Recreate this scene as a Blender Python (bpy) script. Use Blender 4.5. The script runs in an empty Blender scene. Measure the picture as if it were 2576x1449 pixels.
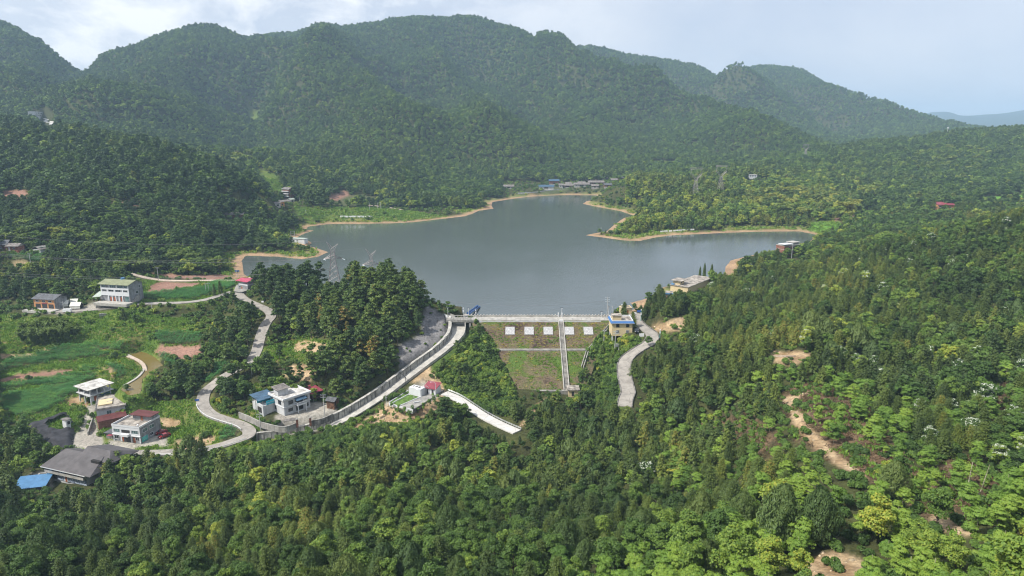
import bpy, math, random
import numpy as np
from math import radians as R, sin, cos, tan, pi

S = bpy.context.scene
COL = S.collection
# ------------------------------------------------------------------ camera
CAM_H = 95.0; PITCH = R(12.94); FPX = 1717.3; CX, CY = 1288.0, 724.5
cam = bpy.data.cameras.new('camera'); cam.lens = 24.0; cam.sensor_width = 36.0
cam.clip_start = 0.5; cam.clip_end = 40000
camo = bpy.data.objects.new('camera', cam); COL.objects.link(camo)
camo.location = (0, 0, CAM_H); camo.rotation_euler = (pi/2 - PITCH, 0, 0)
S.camera = camo
# ------------------------------------------------------------------ light
SUN_EL, SUN_AZ = 50.0, 246.0      # azimuth clockwise from +Y: from behind-left of the camera
sun = bpy.data.lights.new('sun', 'SUN'); sun.energy = 4.2; sun.angle = R(0.6); sun.color = (1.0, 0.95, 0.87)
suno = bpy.data.objects.new('sun', sun); COL.objects.link(suno)
suno.rotation_euler = (R(90 - SUN_EL), 0, R(180 - SUN_AZ))
S.view_settings.view_transform = 'Standard'; S.view_settings.look = 'None'
S.view_settings.exposure = 0.58; S.view_settings.gamma = 1.0
W = bpy.data.worlds.new('World'); S.world = W; W.use_nodes = True
nt = W.node_tree; nt.nodes.clear(); N = nt.nodes.new; L = nt.links.new
out = N('ShaderNodeOutputWorld'); sky = N('ShaderNodeTexSky'); sky.sky_type = 'NISHITA'; sky.sun_disc = False
sky.sun_elevation = R(SUN_EL); sky.sun_rotation = R(SUN_AZ); sky.air_density = 1.3; sky.dust_density = 2.0
bg1 = N('ShaderNodeBackground'); bg1.inputs[1].default_value = 0.08; L(sky.outputs[0], bg1.inputs[0])
tc = N('ShaderNodeTexCoord'); mp = N('ShaderNodeMapping'); mp.inputs['Scale'].default_value = (1, 1, 2.0)
mp.inputs['Location'].default_value = (3.6, 0.9, 0.2)
L(tc.outputs['Generated'], mp.inputs[0])
n1 = N('ShaderNodeTexNoise'); n1.inputs['Scale'].default_value = 2.6; n1.inputs['Detail'].default_value = 9; n1.inputs['Roughness'].default_value = 0.55; n1.inputs['Distortion'].default_value = 0.5
L(mp.outputs[0], n1.inputs['Vector'])
n2 = N('ShaderNodeTexNoise'); n2.inputs['Scale'].default_value = 7.5; n2.inputs['Detail'].default_value = 10; n2.inputs['Roughness'].default_value = 0.6; n2.inputs['Distortion'].default_value = 0.25
L(mp.outputs[0], n2.inputs['Vector'])
cr = N('ShaderNodeValToRGB'); L(n1.outputs[0], cr.inputs[0])
cr.color_ramp.elements[0].position = 0.36; cr.color_ramp.elements[0].color = (0.54, 0.60, 0.73, 1)
cr.color_ramp.elements[1].position = 0.66; cr.color_ramp.elements[1].color = (0.71, 0.74, 0.82, 1)
cr2 = N('ShaderNodeValToRGB'); L(n2.outputs[0], cr2.inputs[0])
cr2.color_ramp.elements[0].position = 0.45; cr2.color_ramp.elements[0].color = (0, 0, 0, 1)
cr2.color_ramp.elements[1].position = 0.60; cr2.color_ramp.elements[1].color = (1, 1, 1, 1)
# brighter cumulus edges towards the left of the valley only
sx = N('ShaderNodeSeparateXYZ'); L(tc.outputs['Generated'], sx.inputs[0])
mr = N('ShaderNodeMapRange'); mr.inputs[1].default_value = 0.20; mr.inputs[2].default_value = -0.25; L(sx.outputs[0], mr.inputs[0])
mm = N('ShaderNodeMath'); mm.operation = 'MULTIPLY'; L(cr2.outputs[0], mm.inputs[0]); L(mr.outputs[0], mm.inputs[1])
mm2 = N('ShaderNodeMath'); mm2.operation = 'MULTIPLY'; mm2.inputs[1].default_value = 0.95; L(mm.outputs[0], mm2.inputs[0])
mixc = N('ShaderNodeMixRGB'); L(mm2.outputs[0], mixc.inputs[0]); L(cr.outputs[0], mixc.inputs[1]); mixc.inputs[2].default_value = (1.02, 1.01, 1.02, 1)
bg2 = N('ShaderNodeBackground'); bg2.inputs[1].default_value = 0.83; L(mixc.outputs[0], bg2.inputs[0])
mx = N('ShaderNodeMixShader'); mx.inputs[0].default_value = 0.88
L(bg1.outputs[0], mx.inputs[1]); L(bg2.outputs[0], mx.inputs[2]); L(mx.outputs[0], out.inputs[0])
S.render.engine = 'CYCLES'
cy = S.cycles; cy.max_bounces = 5; cy.diffuse_bounces = 2; cy.glossy_bounces = 2; cy.transmission_bounces = 2; cy.transparent_max_bounces = 6; cy.volume_bounces = 0
cy.caustics_reflective = False; cy.caustics_refractive = False; cy.use_denoising = True
cy.filter_width = 1.15; cy.use_adaptive_sampling = True; cy.adaptive_threshold = 0.02
HAZE = 1.2e-4
rnd = random.Random(7); RG = np.random.default_rng(11)

# ------------------------------------------------------------------ photo <-> world
cP, sP = cos(PITCH), sin(PITCH)
def ray(px, py):
    u = (px - CX) / FPX; v = (py - CY) / FPX
    return u, cP - v * sP, -sP - v * cP
def at_z(px, py, z):
    dx, dy, dz = ray(px, py); t = (z - CAM_H) / dz
    return (dx * t, dy * t)
def z_at(px, py, Y):
    dx, dy, dz = ray(px, py); return CAM_H + dz * Y / dy
def x_at(px, Y, z):
    return (px - CX) / FPX * (Y * cP - (z - CAM_H) * sP)
def project(X, Y, Z):
    d = Y * cP - (Z - CAM_H) * sP
    return CX + FPX * X / d, CY + FPX * (-Y * sP - (Z - CAM_H) * cP) / d
def pxm(px, py, z):                      # photo pixels per metre at a ground point
    X, Y = at_z(px, py, z); return FPX / (Y * cP - (z - CAM_H) * sP)
# ------------------------------------------------------------------ materials
MC = {}
def mat(name, col, rough=0.8, vary=0.12, scale=0.6, col2=None, metal=0.0, spec=0.3, bump=0.0, stain=None, stain_amt=0.0, coord='Object', bands=None):
    if name in MC: return MC[name]
    m = bpy.data.materials.new(name); m.use_nodes = True; t = m.node_tree; n = t.nodes; l = t.links
    b = n['Principled BSDF']; b.inputs['Roughness'].default_value = rough; b.inputs['Metallic'].default_value = metal
    b.inputs['Specular IOR Level'].default_value = spec
    tcn = n.new('ShaderNodeTexCoord')
    no = n.new('ShaderNodeTexNoise'); no.inputs['Scale'].default_value = scale; no.inputs['Detail'].default_value = 6; no.inputs['Roughness'].default_value = 0.62
    l.new(tcn.outputs[coord], no.inputs['Vector'])
    rp = n.new('ShaderNodeValToRGB'); l.new(no.outputs[0], rp.inputs[0])
    c1 = tuple(max(0, c * (1 - vary * 2)) for c in col); c2 = col2 or tuple(min(1, c * (1 + vary)) for c in col)
    rp.color_ramp.elements[0].position = 0.36; rp.color_ramp.elements[0].color = (*c1, 1)
    rp.color_ramp.elements[1].position = 0.62; rp.color_ramp.elements[1].color = (*c2, 1)
    src = rp.outputs[0]
    if stain:
        mpn = n.new('ShaderNodeMapping'); mpn.inputs['Scale'].default_value = (1.2, 1.2, 0.12); l.new(tcn.outputs[coord], mpn.inputs[0])
        ns = n.new('ShaderNodeTexNoise'); ns.inputs['Scale'].default_value = 1.1; ns.inputs['Detail'].default_value = 7; l.new(mpn.outputs[0], ns.inputs['Vector'])
        rs = n.new('ShaderNodeValToRGB'); l.new(ns.outputs[0], rs.inputs[0])
        rs.color_ramp.elements[0].position = 0.46; rs.color_ramp.elements[0].color = (0, 0, 0, 1)
        rs.color_ramp.elements[1].position = 0.62; rs.color_ramp.elements[1].color = (stain_amt,) * 3 + (1,)
        mxn = n.new('ShaderNodeMixRGB'); l.new(rs.outputs[0], mxn.inputs[0]); l.new(src, mxn.inputs[1]); mxn.inputs[2].default_value = (*stain, 1)
        src = mxn.outputs[0]
    if bands:                              # corrugated sheet / bricks / tiles: (axis scale, colour multiplier)
        wv = n.new('ShaderNodeTexWave'); wv.inputs['Scale'].default_value = bands[0]; wv.bands_direction = bands[2] if len(bands) > 2 else 'X'; l.new(tcn.outputs[coord], wv.inputs['Vector'])
        mxn = n.new('ShaderNodeMixRGB'); mxn.blend_type = 'MULTIPLY'; mxn.inputs[0].default_value = bands[1]
        l.new(src, mxn.inputs[1]); l.new(wv.outputs[0], mxn.inputs[2]); src = mxn.outputs[0]
    l.new(src, b.inputs['Base Color'])
    if bump:
        bn = n.new('ShaderNodeBump'); bn.inputs['Strength'].default_value = bump; bn.inputs['Distance'].default_value = 0.3
        l.new(no.outputs[0], bn.inputs['Height']); l.new(bn.outputs[0], b.inputs['Normal'])
    MC[name] = m; return m

def foliage_mat(name, ramp, trans=0.25, rough=0.55, patch=True, tex=2.5):
    m = bpy.data.materials.new(name); m.use_nodes = True; t = m.node_tree; n = t.nodes; l = t.links
    b = n['Principled BSDF']; b.inputs['Roughness'].default_value = rough; b.inputs['Specular IOR Level'].default_value = 0.22
    at = n.new('ShaderNodeAttribute'); at.attribute_type = 'INSTANCER'; at.attribute_name = 'tint'
    tcn = n.new('ShaderNodeTexCoord')
    no = n.new('ShaderNodeTexNoise'); no.inputs['Scale'].default_value = tex; no.inputs['Detail'].default_value = 3; l.new(tcn.outputs['Object'], no.inputs['Vector'])
    m1 = n.new('ShaderNodeMath'); m1.operation = 'MULTIPLY_ADD'; m1.inputs[1].default_value = 0.9; m1.inputs[2].default_value = -0.45; l.new(no.outputs[0], m1.inputs[0])
    ad = n.new('ShaderNodeMath'); ad.operation = 'ADD'; l.new(at.outputs['Fac'], ad.inputs[0]); l.new(m1.outputs[0], ad.inputs[1])
    rp = n.new('ShaderNodeValToRGB'); l.new(ad.outputs[0], rp.inputs[0]); e = rp.color_ramp.elements
    while len(e) < len(ramp): e.new(0.5)
    for i, (p, c) in enumerate(ramp): e[i].position = p; e[i].color = (*c, 1)
    l.new(rp.outputs[0], b.inputs['Base Color'])
    tr = n.new('ShaderNodeBsdfTranslucent'); mu = n.new('ShaderNodeMixRGB'); mu.blend_type = 'MULTIPLY'; mu.inputs[0].default_value = 1; mu.inputs[2].default_value = (1.3, 1.35, 0.6, 1)
    l.new(rp.outputs[0], mu.inputs[1]); l.new(mu.outputs[0], tr.inputs[0])
    ms = n.new('ShaderNodeMixShader'); ms.inputs[0].default_value = trans
    l.new(b.outputs[0], ms.inputs[1]); l.new(tr.outputs[0], ms.inputs[2]); l.new(ms.outputs[0], n['Material Output'].inputs[0])
    MC[name] = m; return m

G = [(0.0, (0.039, 0.073, 0.020)), (0.35, (0.071, 0.131, 0.028)), (0.62, (0.121, 0.198, 0.035)), (0.82, (0.228, 0.303, 0.046)), (1.0, (0.385, 0.366, 0.053))]
foliage_mat('broad_leaves', G, 0.22)
foliage_mat('fir_needles', [(0.0, (0.034, 0.060, 0.016)), (0.5, (0.081, 0.119, 0.025)), (0.85, (0.152, 0.195, 0.034)), (1.0, (0.290, 0.175, 0.043))], 0.12)
foliage_mat('pine_needles', [(0.0, (0.033, 0.063, 0.023)), (0.5, (0.070, 0.119, 0.032)), (0.9, (0.142, 0.199, 0.043)), (1.0, (0.275, 0.174, 0.048))], 0.12, tex=1.2)
foliage_mat('plume_needles', [(0.0, (0.062, 0.108, 0.040)), (0.5, (0.105, 0.159, 0.050)), (1.0, (0.178, 0.223, 0.062))], 0.2)
foliage_mat('lime_leaves', [(0.0, (0.081, 0.157, 0.032)), (0.5, (0.162, 0.270, 0.045)), (0.85, (0.259, 0.356, 0.055)), (1.0, (0.346, 0.367, 0.060))], 0.35)
foliage_mat('bamboo_leaves', [(0.0, (0.078, 0.128, 0.030)), (0.5, (0.147, 0.203, 0.040)), (1.0, (0.310, 0.297, 0.056))], 0.3)
foliage_mat('corn_leaves', [(0.0, (0.037, 0.131, 0.037)), (0.6, (0.074, 0.220, 0.053)), (1.0, (0.186, 0.334, 0.062))], 0.25)
foliage_mat('grass_blades', [(0.0, (0.090, 0.170, 0.027)), (0.5, (0.152, 0.268, 0.037)), (0.8, (0.267, 0.308, 0.056)), (1.0, (0.463, 0.356, 0.112))], 0.25, tex=0.6)
foliage_mat('dry_scrub', [(0.0, (0.055, 0.035, 0.022)), (0.6, (0.13, 0.085, 0.05)), (1.0, (0.22, 0.15, 0.09))], 0.1)
mat('bark', (0.10, 0.075, 0.055), 0.95, 0.3, 2.0); mat('pale_bark', (0.30, 0.27, 0.20), 0.9, 0.3, 2.0); mat('culm', (0.13, 0.16, 0.05), 0.7)
mat('blossom', (0.42, 0.46, 0.36), 0.8, 0.2, 3.0)
mat('white_paint', (0.50, 0.51, 0.52), 0.7, 0.06, 0.5, stain=(0.35, 0.34, 0.32), stain_amt=0.35)
mat('clean_white', (0.60, 0.61, 0.62), 0.5, 0.03)
mat('concrete', (0.31, 0.30, 0.275), 0.9, 0.18, 0.35, stain=(0.16, 0.15, 0.14), stain_amt=0.5)
mat('old_concrete', (0.20, 0.19, 0.175), 0.95, 0.3, 0.5, stain=(0.07, 0.068, 0.065), stain_amt=0.75)
mat('wall_concrete', (0.43, 0.42, 0.38), 0.92, 0.2, 0.3, stain=(0.085, 0.082, 0.08), stain_amt=0.75)
mat('pale_concrete', (0.40, 0.385, 0.35), 0.9, 0.15, 0.4, stain=(0.3, 0.28, 0.25), stain_amt=0.4)
mat('render_grey', (0.26, 0.265, 0.275), 0.9, 0.15, 0.5, stain=(0.12, 0.12, 0.12), stain_amt=0.5)
mat('roof_weathered', (0.30, 0.265, 0.235), 0.95, 0.3, 0.5, col2=(0.42, 0.38, 0.33))
mat('roof_slab_pale', (0.52, 0.50, 0.47), 0.95, 0.25, 0.4, stain=(0.2, 0.19, 0.17), stain_amt=0.4)
mat('tan_tile', (0.62, 0.50, 0.30), 0.6, 0.05, 0.8, bands=(1.6, 0.10, 'Z'))
mat('blue_trim', (0.055, 0.15, 0.36), 0.5, 0.06); mat('blue_pipe', (0.012, 0.07, 0.24), 0.35, 0.1)
mat('blue_sheet', (0.09, 0.22, 0.40), 0.45, 0.08, bands=(2.2, 0.2)); mat('cyan_sheet', (0.03, 0.40, 0.52), 0.4, 0.1)
mat('navy_sheet', (0.06, 0.12, 0.19), 0.4, 0.2, bands=(2.0, 0.25))
mat('red_sheet', (0.28, 0.06, 0.08), 0.5, 0.12, bands=(2.0, 0.2)); mat('maroon_sheet', (0.12, 0.035, 0.033), 0.6, 0.15, bands=(2.0, 0.2))
mat('pink_sheet', (0.42, 0.06, 0.11), 0.5, 0.1, bands=(2.0, 0.2))
mat('olive_sheet', (0.23, 0.25, 0.14), 0.55, 0.12, bands=(1.5, 0.25)); mat('pale_sheet', (0.42, 0.48, 0.42), 0.5, 0.1, bands=(1.5, 0.2))
mat('dark_tiles', (0.115, 0.120, 0.130), 0.7, 0.2, 1.0, bands=(3.0, 0.35)); mat('slate_roof', (0.095, 0.088, 0.090), 0.75, 0.12, 0.35)
mat('grey_tiles', (0.22, 0.20, 0.185), 0.85, 0.25, 0.8, bands=(2.0, 0.35))
mat('glass_dark', (0.018, 0.022, 0.028), 0.12, 0.1, spec=0.6); mat('glass_pale', (0.10, 0.16, 0.16), 0.15, 0.2, spec=0.6)
mat('window_frame', (0.55, 0.56, 0.57), 0.5, 0.04); mat('dark_frame', (0.05, 0.045, 0.045), 0.5)
mat('shutter', (0.055, 0.052, 0.055), 0.6, 0.1, bands=(3.0, 0.4, 'Z')); mat('opening', (0.03, 0.028, 0.026), 0.95)
mat('wood_door', (0.30, 0.085, 0.03), 0.6, 0.15); mat('wood_wall', (0.14, 0.075, 0.045), 0.8, 0.3, 1.0)
mat('brick', (0.27, 0.12, 0.085), 0.9, 0.2, 1.2, bands=(5.0, 0.25, 'Z')); mat('orange_wall', (0.50, 0.25, 0.11), 0.8, 0.08)
mat('mural', (0.08, 0.13, 0.30), 0.8, 0.35, 1.8, col2=(0.42, 0.48, 0.58))
mat('metal_grey', (0.38, 0.39, 0.40), 0.45, 0.08, metal=0.5); mat('galvanised', (0.27, 0.25, 0.25), 0.5, 0.25, 0.2, col2=(0.40, 0.36, 0.35), metal=0.3)
mat('pole_concrete', (0.46, 0.46, 0.44), 0.8, 0.08); mat('pole_green', (0.10, 0.42, 0.38), 0.5); mat('insulator', (0.55, 0.62, 0.66), 0.3)
mat('black_rubber', (0.02, 0.02, 0.02), 0.8); mat('rust', (0.16, 0.07, 0.035), 0.9, 0.3)
mat('panel_white', (0.74, 0.74, 0.74), 0.8, 0.05, 1.5, stain=(0.33, 0.33, 0.34), stain_amt=0.0)
mat('sign_white', (0.82, 0.82, 0.82), 0.5, 0.02); mat('sign_blue', (0.04, 0.12, 0.42), 0.5); mat('mark_red', (0.35, 0.06, 0.05), 0.6)
mat('netting', (0.022, 0.022, 0.026), 0.85, 0.3, 0.25, col2=(0.045, 0.045, 0.052)); mat('canvas', (0.62, 0.62, 0.55), 0.9, 0.08)
mat('car_red', (0.22, 0.015, 0.02), 0.25, 0.05, spec=0.6); mat('car_black', (0.012, 0.014, 0.018), 0.2, 0.05, spec=0.6); mat('car_white', (0.75, 0.75, 0.75), 0.3, 0.03, spec=0.6)
mat('lamp_glass', (0.8, 0.8, 0.82), 0.3, 0.02); mat('tyre', (0.02, 0.02, 0.02), 0.9)
mat('stone_wall', (0.27, 0.26, 0.24), 0.95, 0.45, 1.6, col2=(0.42, 0.41, 0.38)); mat('rock_pale', (0.50, 0.40, 0.27), 0.95, 0.35, 0.6)
mat('lawn', (0.09, 0.16, 0.03), 0.95, 0.3, 0.8); mat('asphalt', (0.085, 0.08, 0.088), 0.9, 0.15)
mat('wire', (0.12, 0.12, 0.13), 0.6)
def marked_panel():
    m = mat('weathered_panel', (0.5, 0.5, 0.5), 0.85, 0.04); t = m.node_tree; n = t.nodes; l = t.links
    tcn = n.new('ShaderNodeTexCoord'); no = n.new('ShaderNodeTexNoise'); no.inputs['Scale'].default_value = 0.9; no.inputs['Detail'].default_value = 8; no.inputs['Distortion'].default_value = 2.5
    l.new(tcn.outputs['Object'], no.inputs['Vector']); rp = n.new('ShaderNodeValToRGB'); l.new(no.outputs[0], rp.inputs[0])
    e = rp.color_ramp.elements; e[0].position = 0.38; e[0].color = (0, 0, 0, 1); e[1].position = 0.5; e[1].color = (1, 1, 1, 1)
    x = e.new(0.62); x.color = (0, 0, 0, 1)
    mxn = n.new('ShaderNodeMixRGB'); l.new(rp.outputs[0], mxn.inputs[0]); mxn.inputs[1].default_value = (0.52, 0.52, 0.51, 1); mxn.inputs[2].default_value = (0.22, 0.22, 0.23, 1)
    l.new(mxn.outputs[0], n['Principled BSDF'].inputs['Base Color'])
marked_panel()
# ------------------------------------------------------------------ object helpers
def tag(o, label=None, cat=None, group=None, kind=None):
    if label: o['label'] = label
    if cat: o['category'] = cat
    if group: o['group'] = group
    if kind: o['kind'] = kind
    return o
def empty(name, loc, rz=0.0, label=None, cat=None, group=None):
    o = bpy.data.objects.new(name, None); COL.objects.link(o); o.location = loc; o.rotation_euler = (0, 0, rz)
    o.empty_display_size = 0.5
    return tag(o, label, cat, group)
class MB:
    def __init__(s): s.v = []; s.f = []; s.mi = []; s.cur = 0
    def add(s, vs, fs):
        b = len(s.v); s.v += [tuple(v) for v in vs]; s.f += [tuple(b + i for i in f) for f in fs]; s.mi += [s.cur] * len(fs); return s
    def box(s, x0, x1, y0, y1, z0, z1):
        v = [(x0,y0,z0),(x1,y0,z0),(x1,y1,z0),(x0,y1,z0),(x0,y0,z1),(x1,y0,z1),(x1,y1,z1),(x0,y1,z1)]
        return s.add(v, [(0,3,2,1),(4,5,6,7),(0,1,5,4),(1,2,6,5),(2,3,7,6),(3,0,4,7)])
    def frustum(s, x0, x1, y0, y1, z0, z1, d):   # box whose top is inset by d (negative: grows)
        v = [(x0,y0,z0),(x1,y0,z0),(x1,y1,z0),(x0,y1,z0),(x0+d,y0+d,z1),(x1-d,y0+d,z1),(x1-d,y1-d,z1),(x0+d,y1-d,z1)]
        return s.add(v, [(0,3,2,1),(4,5,6,7),(0,1,5,4),(1,2,6,5),(2,3,7,6),(3,0,4,7)])
    def prism(s, poly, z0, z1):                  # poly: [(x,y)] ; z0/z1 numbers or lists
        n = len(poly); z0 = [z0]*n if not hasattr(z0, '__len__') else z0; z1 = [z1]*n if not hasattr(z1, '__len__') else z1
        a = sum(poly[i][0]*poly[(i+1)%n][1]-poly[(i+1)%n][0]*poly[i][1] for i in range(n))
        if a < 0: poly = poly[::-1]; z0 = z0[::-1]; z1 = z1[::-1]
        v = [(p[0],p[1],z) for p, z in zip(poly, z0)] + [(p[0],p[1],z) for p, z in zip(poly, z1)]
        return s.add(v, [tuple(range(n))[::-1], tuple(range(n, 2*n))] + [(i,(i+1)%n,n+(i+1)%n,n+i) for i in range(n)])
    def tube(s, pts, r, n=6, r2=None):
        pts = [np.array(p, float) for p in pts]; rings = []
        for i, p in enumerate(pts):
            d = pts[min(i+1, len(pts)-1)] - pts[max(i-1, 0)]; d /= (np.linalg.norm(d) + 1e-9)
            u = np.cross(d, (0,0,1.0)); u = u if np.linalg.norm(u) > 1e-3 else np.array((1.0,0,0)); u /= np.linalg.norm(u); w = np.cross(u, d)
            rr = r if r2 is None else r + (r2 - r) * i / max(1, len(pts)-1)
            rings.append([tuple(p + rr*(cos(2*pi*k/n)*u + sin(2*pi*k/n)*w)) for k in range(n)])
        v = sum(rings, []); f = []
        for i in range(len(pts)-1):
            for k in range(n):
                f.append((i*n+k, i*n+(k+1)%n, (i+1)*n+(k+1)%n, (i+1)*n+k))
        f.append(tuple(range(n))); f.append(tuple(range(len(v)-n, len(v)))[::-1])
        return s.add(v, f)
    def bar(s, a, b, r): return s.tube([a, b], r, 4)
    def gable(s, x0, x1, y0, y1, z0, zr, t=0.18, axis='x', over=0.0, ridge=0.5):   # roof sheet pair, ridge along x (or y)
        if axis == 'x':
            ym = y0 + (y1 - y0) * ridge
            for (a, b) in ((y0 - over, ym), (y1 + over, ym)):
                v = [(x0-over,a,z0),(x1+over,a,z0),(x1+over,b,zr),(x0-over,b,zr)]
                v += [(p[0],p[1],p[2]+t) for p in v]; fs = [(0,3,2,1),(4,5,6,7),(0,1,5,4),(1,2,6,5),(2,3,7,6),(3,0,4,7)]
                if a > b: fs = [f[::-1] for f in fs]
                s.add(v, fs)
        else:
            xm = x0 + (x1 - x0) * ridge
            for (a, b) in ((x0 - over, xm), (x1 + over, xm)):
                v = [(a,y0-over,z0),(a,y1+over,z0),(b,y1+over,zr),(b,y0-over,zr)]
                v += [(p[0],p[1],p[2]+t) for p in v]; fs = [(0,3,2,1),(4,5,6,7),(0,1,5,4),(1,2,6,5),(2,3,7,6),(3,0,4,7)]
                if a < b: fs = [f[::-1] for f in fs]
                s.add(v, fs)
        return s
    def build(s, name, m, parent=None, label=None, smooth=False):
        me = bpy.data.meshes.new(name); me.from_pydata(s.v, [], s.f)
        ms = m if isinstance(m, (list, tuple)) else [m]
        for x in ms: me.materials.append(MC[x] if isinstance(x, str) else x)
        if len(ms) > 1: me.polygons.foreach_set('material_index', s.mi)
        if smooth: me.polygons.foreach_set('use_smooth', [True]*len(me.polygons))
        me.update()
        o = bpy.data.objects.new(name, me); COL.objects.link(o)
        if parent is not None: o.parent = parent
        if label: o['label'] = label
        return o
def copy_tree(o, parent=None):
    c = o.copy(); COL.objects.link(c)
    if parent is not None: c.parent = parent
    for ch in list(o.children): copy_tree(ch, c)
    return c
def np_mesh(name, V, F, m, mi=None):
    me = bpy.data.meshes.new(name); V = np.asarray(V, np.float32); F = np.asarray(F, np.int32); k = F.shape[1]
    me.vertices.add(len(V)); me.vertices.foreach_set('co', V.ravel())
    me.loops.add(F.size); me.loops.foreach_set('vertex_index', F.ravel())
    me.polygons.add(len(F)); me.polygons.foreach_set('loop_start', np.arange(len(F), dtype=np.int32) * k)
    me.polygons.foreach_set('loop_total', np.full(len(F), k, np.int32))
    for x in (m if isinstance(m, (list, tuple)) else [m]): me.materials.append(MC[x] if isinstance(x, str) else x)
    if mi is not None: me.polygons.foreach_set('material_index', np.asarray(mi, np.int32))
    me.update(calc_edges=True); return me
def smoothstep(a, b, x):
    t = np.clip((x - a) / (b - a), 0, 1); return t * t * (3 - 2 * t)
def vnoise(x, y, seed=0):
    xi = np.floor(x).astype(np.int64); yi = np.floor(y).astype(np.int64); xf = x - xi; yf = y - yi
    def h(a, b):
        n = (a * 374761393 + b * 668265263 + seed * 2147483647) & 0xffffffff
        n = ((n ^ (n >> 13)) * 1274126177) & 0xffffffff
        return ((n ^ (n >> 16)) & 0xffff) / 65535.0
    u = xf*xf*(3-2*xf); v = yf*yf*(3-2*yf)
    return (h(xi,yi)*(1-u)+h(xi+1,yi)*u)*(1-v) + (h(xi,yi+1)*(1-u)+h(xi+1,yi+1)*u)*v
def fbm(x, y, o=4, seed=0):
    s = 0; a = 0.5; t = 0
    for i in range(o): s = s + a * vnoise(x, y, seed + i); t += a; a *= 0.5; x = x * 2.03 + 17.1; y = y * 2.03 - 9.7
    return s / t
def in_poly(x, y, poly):
    r = np.zeros(x.shape, bool); n = len(poly)
    for i in range(n):
        x0, y0 = poly[i]; x1, y1 = poly[(i+1) % n]
        if y0 == y1: continue
        c = ((y0 > y) != (y1 > y)) & (x < (x1-x0)*(y-y0)/(y1-y0)+x0); r ^= c
    return r
def seg_dist(x, y, pts, closed=False, z=None):
    best = np.full(x.shape, 1e9); zz = np.zeros(x.shape); n = len(pts)
    for i in range(n if closed else n-1):
        ax, ay = pts[i][:2]; bx, by = pts[(i+1) % n][:2]; dx, dy = bx-ax, by-ay
        t = np.clip(((x-ax)*dx+(y-ay)*dy)/(dx*dx+dy*dy+1e-9), 0, 1)
        d = np.hypot(x-ax-t*dx, y-ay-t*dy); m = d < best; best = np.where(m, d, best)
        if z is not None: zz = np.where(m, z[i]+(z[(i+1)%n]-z[i])*t, zz)
    return (best, zz) if z is not None else best
def catmull(pts, k=6):
    P = np.array(pts, float); o = []
    for i in range(len(P)-1):
        p0 = P[max(i-1,0)]; p1 = P[i]; p2 = P[i+1]; p3 = P[min(i+2,len(P)-1)]
        for j in range(k):
            t = j/k; o.append(0.5*((2*p1)+(-p0+p2)*t+(2*p0-5*p1+4*p2-p3)*t*t+(-p0+3*p1-3*p2+p3)*t**3))
    o.append(P[-1]); return np.array(o)
# ------------------------------------------------------------------ terrain control points
CP = []
def V(px, py, Y, h=0.0): CP.append((px, Y, z_at(px, py, Y) - h))
def Wp(px, Y, z): CP.append((px, Y, z))
for t in [(-200,20,38),(1288,20,48),(2700,20,66),(-200,45,34),(1288,45,40),(2700,40,60)]: Wp(*t)
# near slope
for t in [(0,1449,110,9),(600,1449,100,9),(1200,1449,95,9),(1800,1449,80,7),(2300,1449,68,6),(2576,1449,62,5),
  (0,1300,150,10),(600,1300,140,10),(1200,1300,135,10),(1700,1300,118,9),(2200,1300,95,7),(2576,1300,85,6),
  (0,1200,185,11),(400,1230,175,11),(800,1200,175,10),(1300,1200,172,10),(1800,1200,150,9),(2100,1210,122,0),(2576,1200,105,6),
  (700,1140,205,10),(1300,1130,215,10),(1700,1130,185,9),(1800,1050,215,9),(2000,1050,170,0),(2200,1050,150,6),(2576,1050,138,8),
  (1980,890,230,0),(2200,900,215,9),(2576,900,190,9),(1750,900,255,9),(1660,815,305,0),(1900,800,285,10),(2200,780,270,10),(2576,780,240,10),
  (1800,740,345,8),(2000,685,400,10),(2100,620,440,11),(2200,590,430,11),(2300,570,420,11),(2400,540,410,12),(2576,505,400,12),
  (2300,680,330,10),(2576,640,300,10),(1750,728,400,0),(1990,652,486,0)]: V(*t)
for t in [(2100,540,6),(2200,550,10),(2300,540,13),(2450,530,16),(2576,520,20),(1900,470,4)]: Wp(*t)
for t in [(2150,545,680,0),(2370,527,690,0),(2200,545,690,6),(2576,490,750,8),(2450,500,760,6),(2576,400,1050,12),(2300,430,1000,12),(2000,430,1000,12),
  (2576,322,1400,12),(2420,330,1400,12),(2300,345,1350,12),(2200,352,1350,12),(2100,370,1300,12),(2000,385,1250,12),(1900,405,1200,10),
  (2150,480,850,10),(1750,485,800,8),(1650,520,720,10),(1900,500,780,10),(1600,440,900,12),(1895,448,960,0)]: V(*t)
for t in [(2400,1800,62),(2576,1800,60),(2100,1600,45),(2200,2000,60),(2700,2600,60)]: Wp(*t)
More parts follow.
